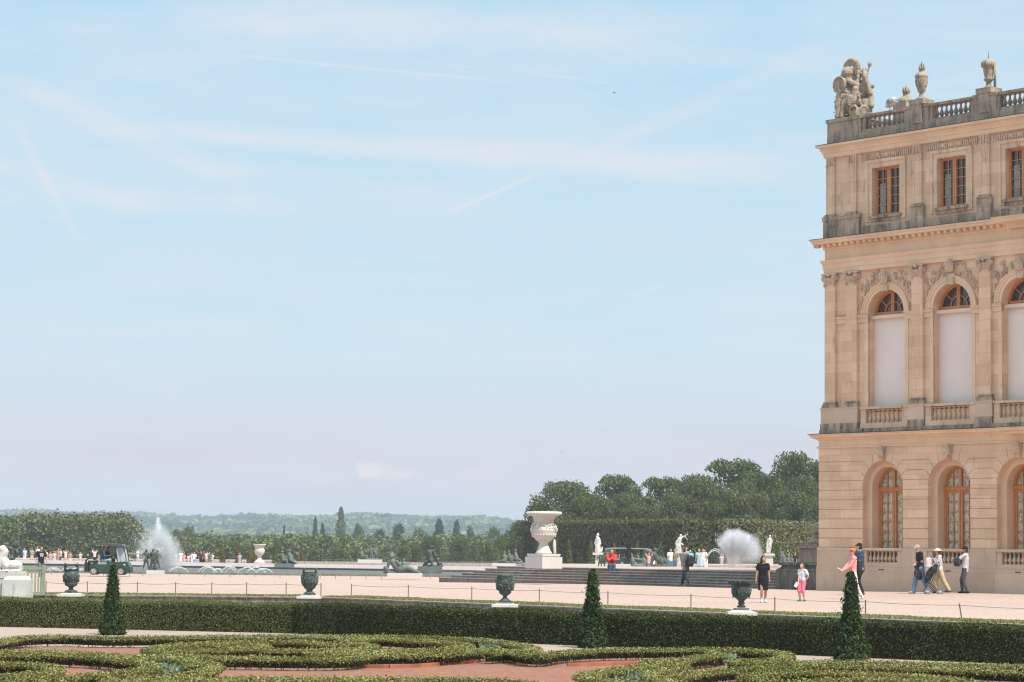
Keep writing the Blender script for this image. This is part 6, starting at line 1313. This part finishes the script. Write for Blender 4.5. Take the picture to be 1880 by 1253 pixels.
posM=GG(1580,1092.5); person('tall man in navy T-shirt and black cap with his back half turned',posM,1.86,-118,dict(lean=2,hyaw=-6,hands=((.06,.14,.56,.4),(.07,.16,.55,1.5)),feet=((.05,.05,0),(.06,-.06,0))),dict(top=((.025,.06,.10),.5,-.03),legs=((.018,.018,.022),'long',-.004),hair=((.05,.04,.03),'short'),hat=((.015,.016,.02),'cap'),shoes=(.16,.06,.05)),.014,False,0,fine=True)
posO=GG(1690,1090.5); person('older grey haired man with folded arms and a dark jacket tied round his waist',posO,1.82,-82,dict(lean=5,hpitch=20,hands=((-.03,.11,.60,.9),(-.02,.10,.62,.9)),feet=((.05,.13,0),(.06,-.15,0))),dict(top=((.022,.025,.024),.5,-.02),legs=((.13,.22,.33),'long',.004),hair=((.34,.31,.29),'short'),shoes=(.30,.31,.31)),.014,False,0,fine=True)
b=MB(); h=1.82
for s in (-1,1): b.cap((s*.05,0,.98),.125,(s*.07,.03 if s<0 else -.03,.62),.13)
b.cap((-.05,-.13,.98),.05,(-.03,-.20,.70),.04); b.cap((.02,-.14,.96),.045,(.06,-.2,.66),.04); b.cap((0,-.1,.97),.07,(0,-.19,.97),.05)
o=blob(b,'tied_jacket',plain('charcoal fleece',(.035,.038,.037),.9,.25,9),.016,None,disp=.03,dscale=.15); o.location=posO; o.rotation_euler=(0,0,R(-82)); tag(o,'charcoal jacket tied round the waist of the grey haired man','jacket')
backpack(GG(1702,1091)+Vector((.05,-.02,1.12)),60,plain('white floral canvas',(.62,.52,.50),.8,.35,14),'pale floral backpack hanging between the grey haired man and the buggy',.42,.26,.18)
posH=GG(1725,1090); person('woman in a cream sun hat and khaki trousers pushing the folded stroller',posH,1.66,-86,dict(lean=3,hpitch=8,hands=((.10,.20,.56,.3),(.10,.19,.56,.3)),feet=((.05,.05,0),(.06,-.20,.012))),dict(top=((.50,.51,.53),.5,.0),legs=((.50,.38,.24),'long',.01),hair=((.20,.08,.04),'tail'),hat=((.72,.64,.54),'brim'),shoes=(.035,.033,.035)),.014,True,0,fine=True)
posC=GG(1772,1089.8); person('man in a white T-shirt and black cap raising his arms, furthest right',posC,1.73,-112,dict(lean=-3,hyaw=-10,hands=((.04,.22,.72,1.2),(.02,.22,.72,1.3)),feet=((.05,.06,0),(.05,-.06,0))),dict(top=((.52,.50,.52),.5,-.03),legs=((.075,.085,.085),'long',.0),hair=((.06,.04,.03),'short'),hat=((.015,.015,.018),'cap'),shoes=(.03,.02,.022)),.014,False,1,fine=True)
backpack(posC+Vector((-.30,-.10,1.17)),150,plain('dark blue nylon',(.035,.045,.07),.6,.5,14),'dark blue bag worn on the chest of the man furthest right',.40,.24,.15,BK)
# stroller
st_=empty('stroller',GG(1712,1091),0,'black folding stroller with small grey wheels beside the hatted woman','stroller')
b=MB(); b.cap((-.18,0,.55),.10,(.02,0,.88),.14); b.cap((.02,0,.88),.13,(.10,0,1.02),.10); b.cap((-.22,0,.45),.07,(-.10,.0,.75),.12); blob(b,'seat_cloth',BK,.02,st_,disp=.03)
for s in (-1,1): b=MB(); b.tube([(.24,s*.2,1.05),(.02,s*.2,.62),(-.14,s*.2,.30),(.10,s*.2,.08)],.014,5); b.tube([(-.22,s*.2,.5),(-.02,s*.2,.32),(.20,s*.2,.12)],.014,5); b.build('frame',BK,st_)
for x in (-.20,.26):
    for s in (-1,1): b=MB(); b.tube([(x+.10*math.cos(a*6.283/14),s*.2,.10+.09*math.sin(a*6.283/14)) for a in range(15)],.018,6); w=b.build('wheel',plain('grey rubber',(.16,.16,.16),.8,.2,8),st_); b=MB(); b.tube([(x,s*.2-.02,.10),(x,s*.2+.02,.10)],.035,8); b.build('hub',plain('pale plastic',(.5,.5,.5),.5,.1,8),w)
# walker and seated man
posK=GG(1258,1078); person('man in a grey jacket with a black backpack walking along the foot of the steps',posK,1.66,-142,dict(lean=9,hpitch=-4,hyaw=14,hands=((.16,.07,.46),(.16,-.08,.45)),feet=((.03,.16,0),(.03,-.20,.05))),dict(top=((.10,.105,.10),2,-.08),legs=((.03,.03,.032),'long'),hair=((.10,.06,.04),'short'),shoes=(.10,.10,.10)),.016,False,0,fine=True)
backpack(posK+Vector((.19,-.12,1.10)),-142+180+190,BK,'black backpack on the walking man in grey',.50,.30,.20)
SS,DD=SD(G(1058,1043.8,.67)); pS=FP(SS,.36*5+.10,.67); person('seated man in a bright red jumper and jeans on the top step',pS,1.72,-TH*0+0,dict(hip=.055,lean=20,hpitch=16,eb=-.5,hands=((-.02,.13,.27,.5),(-.02,.12,.29,.5)),feet=((.045,.22,-.19),(.05,.23,-.19)),kbend=Vector((0,-1,1.2))),dict(top=((.62,.055,.035),2,.02),legs=((.06,.10,.17),'long',.006),hair=((.20,.11,.07),'short'),shoes=(.03,.03,.04)),.016,False,1,fine=True)
# ------------------------------------------------------------------ onlookers further off
ci=0
def crowd(x,ytop,k,H,yaw,top,bot,hair,label,grp,hands=None,long_=False,hat=None,skin=0,female=False,dress=None,lean=2):
    p=K(x,ytop,k); p=Vector((p.x,p.y,p.z-H*.985)); w=dict(hair=(hair,'long' if long_ else 'short'))
    if dress: w['dress']=(dress,.12)
    else: w['top']=(top,.5); w['legs']=(bot,'long')
    if hat: w['hat']=(hat,'brim')
    w['shoes']=(.1,.09,.08); po=dict(lean=lean); 
    if hands: po['hands']=hands
    person(label,p,H,yaw,po,w,.034,female,skin,grp)
UPH=((.04,.13,.88,1.),(.04,.13,.88,1.)); HO=((.10,.1,.66),(.10,.1,.66))
GL='onlookers along the far rim at left'
crowd(20,1004,17,1.72,20,(.45,.04,.03),(.7,.7,.7),(.1,.05,.03),'person in red with white trousers behind the bronze cupid',GL,HO,skin=1)
crowd(46,1007,17,1.68,-20,(.55,.60,.72),(.55,.58,.66),(.16,.09,.06),'person in pale blue leftmost in the open left crowd',GL)
crowd(59,1007,17,1.66,10,(.30,.30,.25),(.45,.35,.28),(.2,.1,.07),'person in grey green top between pale blue and white shirts',GL,HO,skin=1)
crowd(70,1004,18,1.75,-30,(.72,.71,.70),(.3,.3,.3),(.03,.03,.03),'person in white half behind the big man in black',GL)
crowd(93,1013,17.5,1.60,15,(.50,.30,.28),(.2,.25,.3),(.25,.14,.1),'woman in dusty pink right of the man in black',GL,HO,female=True)
crowd(101,1012,17,1.62,-10,(.55,.52,.50),(.5,.46,.44),(.3,.2,.12),'person in beige at middle of the left crowd',GL,long_=True,female=True)
crowd(107.5,1007,17,1.72,30,None,None,(.18,.08,.05),'woman in a long rust brown dress',GL,dress=(.36,.20,.14),long_=True,female=True)
crowd(112,1008.5,17,1.70,-60,(.74,.68,.66),(.04,.04,.04),(.3,.17,.12),'person in white top and black shorts next to the rust brown dress',GL)
crowd(121,1010,17,1.60,5,(.72,.66,.62),(.40,.26,.2),(.08,.05,.04),'person in white blouse with hands at the face',GL,UPH,female=True)
crowd(148,1013,17.5,1.55,-40,(.74,.62,.60),(.5,.38,.33),(.03,.03,.03),'person in pale pink right of the winged vase',GL)
crowd(174,1009,17.5,1.68,180,(.66,.45,.44),(.05,.10,.09),(.08,.05,.04),'person in pink lifting both arms behind the buggy',GL,UPH)
crowd(235,1019,16,1.5,30,(.62,.46,.42),(.3,.2,.2),(.2,.1,.08),'person in salmon pink between buggy and bronze trio',GL)
crowd(253,1009,15.5,1.75,60,(.72,.70,.68),(.4,.3,.28),(.12,.08,.06),'tall person in white left of the plume',GL)
GM2='onlookers right of the tall plume'
crowd(323,1015,16,1.5,20,(.70,.56,.54),(.5,.4,.36),(.2,.12,.1),'person in faint pink nearest the plume',GM2,long_=True)
crowd(332,1012,16,1.6,0,(.72,.72,.72),(.66,.6,.6),(.6,.55,.5),'person in white with pale hair near the plume',GM2)
crowd(338,1016,16,1.5,-30,(.70,.36,.36),(.6,.3,.3),(.3,.12,.08),'person in rose pink near the plume',GM2,long_=True,female=True)
crowd(347,1018,16.5,1.45,40,(.72,.60,.62),(.3,.25,.3),(.15,.1,.08),'child in pale lilac near the plume',GM2)
crowd(357,1014,17,1.60,-10,(.74,.74,.76),(.10,.30,.50),(.35,.22,.16),'person in white T-shirt and bright blue shorts',GM2,HO)
crowd(369,1012,17,1.66,180,(.03,.03,.035),(.03,.03,.03),(.48,.14,.05),'woman in black with flaming orange hair',GM2,long_=True,female=True)
crowd(374,1012,16.5,1.66,170,(.10,.05,.04),(.03,.03,.03),(.42,.13,.06),'second copper haired person in dark brown',GM2,long_=True,female=True)
crowd(380,1013,16.5,1.62,20,(.66,.58,.60),(.2,.2,.2),(.1,.07,.05),'person in light pink right of the copper hair',GM2)
crowd(385,1014,17,1.62,-20,(.10,.14,.13),(.12,.15,.14),(.1,.08,.06),'person in dark green at the right end of that cluster',GM2)
crowd(440,1016,17,1.5,30,(.35,.30,.42),(.28,.3,.4),(.3,.15,.1),'lone onlooker in mauve in front of a topiary cone',GM2,HO,female=True)
crowd(84,1010,17,1.62,-15,(.62,.58,.55),(.25,.22,.22),(.2,.12,.08),'person in off white between the man in black and the dusty pink woman',GL,long_=True,female=True)
crowd(129,1013,17,1.5,40,(.42,.20,.18),(.5,.45,.42),(.1,.06,.04),'short person in brick red right of the white blouse',GL)
crowd(312,1014,16,1.6,-10,(.68,.62,.64),(.3,.3,.34),(.25,.15,.1),'pale figure seen through the right edge of the plume',GM2)
crowd(352,1015,16.5,1.5,60,(.55,.48,.50),(.6,.5,.5),(.12,.08,.06),'person in greyish mauve left of the bright blue shorts',GM2)
crowd(390,1016,17,1.52,-50,(.68,.66,.64),(.3,.32,.36),(.3,.18,.1),'short person in white at the far right of the plume onlookers',GM2)
# big man in the printed black shirt
pB=K(76,1003.5,33); pB=Vector((pB.x,pB.y,pB.z-1.78)); rB,JB=person('big man in a black T-shirt with white print, walking right behind the gate',pB,1.80,22,dict(lean=2,hands=((.17,.02,.47),(.16,.12,.52)),feet=((.06,.08,0),(.06,-.08,0))),dict(top=((.012,.013,.018),.5,-.04),legs=((.10,.11,.13),'long',.01),hair=((.06,.04,.03),'short'),shoes=(.1,.1,.1)),.02,False,1)
b=MB(); 
for i in range(7): a=R(20+23*i); b.cap((.10*math.cos(a),-.152,1.33+.06*math.sin(a)),.012,(.10*math.cos(a+.35),-.152,1.33+.06*math.sin(a+.35)),.012,5)
for x,z in ((-.06,1.31),(-.02,1.34),(.03,1.34),(.07,1.31)): b.ell((x,-.155,z),(.016,.012,.02),n=6,m=5)
for x in (-.05,-.03,.03,.055): b.cap((x,-.150,1.25),.010,(x,-.146,1.20),.010,5)
b.cap((-.08,-.15,1.28),.012,(.09,-.15,1.28),.012,5)
b.build('shirt_print',plain('white print',(.7,.7,.7),.8,.03,5),rB)
GR2='onlookers at the top of the steps'
crowd(1231,1008,26,1.70,20,(.66,.64,.62),(.09,.15,.22),(.12,.08,.06),'man in a loose white shirt and blue jeans at the top of the steps',GR2)
crowd(1239.5,1009,26,1.68,-20,(.22,.20,.12),(.07,.12,.18),(.42,.16,.10),'red faced man in an olive T-shirt beside the loose white shirt',GR2,skin=1)
crowd(1260,1006,26,1.72,170,(.3,.3,.3),(.1,.1,.12),(.32,.32,.32),'grey haired person just behind the walking man',GR2)
crowd(1267,1010,26,1.62,15,(.16,.46,.50),(.2,.3,.3),(.3,.2,.13),'person in a turquoise top right of the walking man',GR2)
crowd(1283.5,1008.5,26,1.68,0,(.28,.52,.46),(.30,.40,.50),(.25,.12,.08),'person in sea green with sunglasses near the arched jet',GR2)
crowd(1287,1013,26,1.52,10,(.70,.58,.62),(.35,.45,.55),(.08,.05,.04),'small dark haired girl in pale pink near the arched jet',GR2,long_=True,female=True)
crowd(1291,1008,26,1.66,-20,(.72,.70,.74),(.45,.52,.62),(.14,.07,.05),'woman in white blouse and pale jeans near the arched jet',GR2,long_=True,female=True)
crowd(1295.5,1008.5,26,1.66,-70,None,None,(.10,.05,.04),'woman in a long white dress with dark hair near the arched jet',GR2,dress=(.72,.70,.74),long_=True,female=True)
crowd(1191.5,1015,27,1.45,10,(.70,.36,.26),(.10,.14,.24),(.45,.25,.13),'child in an orange top beside the reclining bronze',GR2,UPH)
crowd(1199.5,1017,27,1.40,150,(.66,.62,.60),(.06,.06,.08),(.1,.08,.07),'person in white stooping beside the orange top',GR2,lean=25)
crowd(1325,1018,18,1.5,0,(.55,.42,.40),(.4,.3,.3),(.2,.1,.08),'faint person in brownish pink behind the arched jet',GR2)
crowd(1437,1014,19,1.6,-60,(.30,.36,.40),(.05,.08,.08),(.6,.55,.5),'pale haired person left of the veiled bronze group',GR2)
crowd(1459,1016,19,1.6,30,(.012,.012,.014),(.012,.012,.014),(.02,.02,.02),'person all in black beside the veiled bronze group',GR2)
# ------------------------------------------------------------------ golf buggy
M['green']=plain('dark green lacquer',(.008,.055,.038),.25,.15,3,spec=.6); M['roofp']=plain('dark grey roof panel',(.06,.07,.075),.45,.15,3); M['tyre']=plain('dusty tyre',(.10,.09,.08),.9,.2,8); M['rimm']=plain('pale wheel rim',(.42,.38,.36),.5,.15,8); M['seat']=plain('grey vinyl seat',(.30,.28,.27),.6,.1,5); M['dark']=plain('black plastic trim',(.02,.022,.024),.5,.2,6)
kG=31.7; S_=6.96*kG
def bx_(x): return (x-500)/S_
def bz_(y): return (878-y)/S_
def buggy(name,loc,rz,label,roofm):
    r=empty(name,loc,rz,label,'golf cart','green golf buggies'); D=.55
    b=MB(); pr=[(x,y) for x,y in ((250,790),(262,745),(300,722),(345,728),(362,742),(470,742),(490,700),(560,715),(610,708),(700,702),(745,722),(768,765),(770,820),(712,840),(700,800),(655,775),(615,795),(598,845),(372,845),(360,800),(315,775),(275,795),(262,850),(250,840))]
    b.prism([(bx_(x),bz_(y)) for x,y in pr],-D,D); b.build('body',M['green'],r)
    b=MB()
    for s in (-1,1):
        for cx in (312,655):
            pts=[(bx_(cx)+.27*math.cos(R(a)),s*(D+.005),bz_(830)+.27*math.sin(R(a))) for a in range(10,171,20)]; b.tube(pts,.03,6)
        b.bx(bx_(372),bx_(598),s*D-.03,s*D+.03,bz_(862),bz_(842))
    b.bx(bx_(700),bx_(775),-D,D,bz_(845),bz_(790)); b.build('wheel_arches',M['dark'],r)
    for cx in (312,655):
        for s in (-1,1):
            w=MB(); w.tube([(bx_(cx),s*D-.09,bz_(830)),(bx_(cx),s*D+.09,bz_(830))],.215,18); w=w.build('wheel',M['tyre'],r); q=MB(); q.tube([(bx_(cx),s*D-.095,bz_(830)),(bx_(cx),s*D+.097,bz_(830))],.125,14); q.build('rim',M['rimm'],w); q=MB(); q.tube([(bx_(cx),s*D-.10,bz_(830)),(bx_(cx),s*D+.105,bz_(830))],.04,8); q.build('hub',M['dark'],w)
    b=MB(); top=[(215,478),(260,470),(420,471),(560,476),(660,486),(690,506),(690,520),(640,512),(520,500),(260,492),(218,494)]; b.prism([(bx_(x),bz_(y)) for x,y in top],-D-.05,D+.05); b.build('roof',roofm,r)
    for s in (-1,1):
        b=MB(); b.tube([(bx_(348),s*(D-.04),bz_(500)),(bx_(348),s*(D-.04),bz_(740))],.022,6); b.build('roof_strut',M['dark'],r); b=MB(); b.tube([(bx_(560),s*(D-.04),bz_(510)),(bx_(600),s*(D-.04),bz_(620)),(bx_(612),s*(D-.04),bz_(712))],.026,6); b.build('roof_strut',M['dark'],r); b=MB(); b.tube([(bx_(680),s*(D-.04),bz_(512)),(bx_(715),s*(D-.04),bz_(640)),(bx_(722),s*(D-.04),bz_(712))],.03,6); b.build('roof_strut',M['dark'],r)
    b=MB(); b.add([(bx_(588),-D+.03,bz_(528)),(bx_(610),-D+.03,bz_(700)),(bx_(718),D-.03,bz_(700)),(bx_(680),D-.03,bz_(528))],[(0,1,2,3)]); b.add([(bx_(592),-D+.03,bz_(528)),(bx_(614),-D+.03,bz_(700)),(bx_(722),D-.03,bz_(700)),(bx_(684),D-.03,bz_(528))],[(3,2,1,0)]); b.build('windshield',plain('hazy windscreen',(.30,.33,.35),.12,.1,2,spec=.7),r,fix=False)
    b=MB(); b.bx(bx_(362),bx_(470),-D+.06,D-.06,bz_(742),bz_(715)); b.build('seat',M['seat'],r); b=MB(); b.box((bx_(372),0,bz_(668)),(.08,2*D-.14,.44),M=Matrix.Rotation(-.12,3,'Y')); b.build('backrest',M['seat'],r)
    b=MB(); b.tube([(bx_(575),-.22,bz_(640)),(bx_(600),-.22,bz_(700))],.018,6); b.tube([(bx_(572)+.02*math.cos(a*.449),-.22+.15*math.cos(a*.449),bz_(640)+.15*math.sin(a*.449)) for a in range(15)],.014,5); b.build('steering_wheel',M['dark'],r)
    b=MB(); b.tube([(bx_(345),-D+.05,bz_(660)),(bx_(250),-D+.05,bz_(662)),(bx_(210),-D+.05,bz_(690)),(bx_(205),-D+.05,bz_(835))],.055,8); b.bx(bx_(190),bx_(235),-D+.04,D-.04,bz_(838),bz_(720)); b.bx(bx_(232),bx_(330),-D+.05,D-.05,bz_(722),bz_(700)); b.build('rear_rack',M['dark'],r)
    b=MB(); b.bx(bx_(232),bx_(328),-D+.07,D-.07,bz_(699),bz_(694)); b.build('cargo_bed',plain('pink painted bed',(.6,.34,.3),.7,.1,5),r)
    for s in (-1,1): b=MB(); b.ell((bx_(700),s*(D-.05),bz_(745)),(.10,.07,.045),M=Matrix.Rotation(.35,3,'Y')); b.build('headlight',plain('headlight lens',(.75,.76,.76),.2,.05,3),r,smooth=True)
    return r
pG=K(130+500/6.96,930+878/6.96,kG); bg_=buggy('golf_buggy',pG,0,'dark green golf buggy with two riders driving right past the basin',M['roofp'])
sit=dict(hip=.055,lean=6,hands=((.10,.22,.22),(.10,.22,.22)),feet=((.05,.24,-.20),(.05,.24,-.20)),kbend=Vector((0,-1,1.)))
for nm,dy,dx,c,l,hc in (('driver in a dark blue jacket and light jeans in the golf buggy',-.24,0,(.03,.08,.12),(.25,.33,.42),(.12,.05,.03)),('passenger in dark plum beside the buggy driver',.22,.20,(.07,.045,.06),(.1,.1,.12),(.13,.06,.04))):
    person(nm,pG+Vector((bx_(418)+dx*.6,dy,bz_(712))),1.70,88,sit,dict(top=(c,2),legs=(l,'long'),hair=(hc,'short'),shoes=(.05,.05,.05)),.02,False,1)
lightroof=plain('pale green canopy',(.22,.28,.25),.6,.1,3)
for x,y,rz,lb,kk in ((1126,1039,R(180),'canopy buggy left of the reclining bronze',18),(1181,1039,0,'canopy buggy right of the reclining bronze',17.5),(257,1041,0,'green buggy half lost in the mist of the plume',17)):
    c=copy_tree(bg_); c.location=K(x,y,kk) if x>300 else K(x,y,kk)-Vector((0,0,.35)); c.rotation_euler=(0,0,rz); c['label']=lb
    for q in kids(c):
        if q.name.startswith('roof.'): q.data=q.data.copy(); q.data.materials[0]=lightroof
for x,y,c,lb in ((1122,1022,(.70,.68,.68),'rider in white in the canopy buggy left of the reclining bronze'),(1130,1024,(.10,.1,.12),'rider in black in the canopy buggy left of the reclining bronze')):
    person(lb,K(x,y,18)-Vector((0,0,.40)),1.65,-88,sit,dict(top=(c,.5),legs=((.1,.1,.12),'long'),hair=((.1,.06,.05),'short'),shoes=(.05,.05,.05)),.034,False,0)
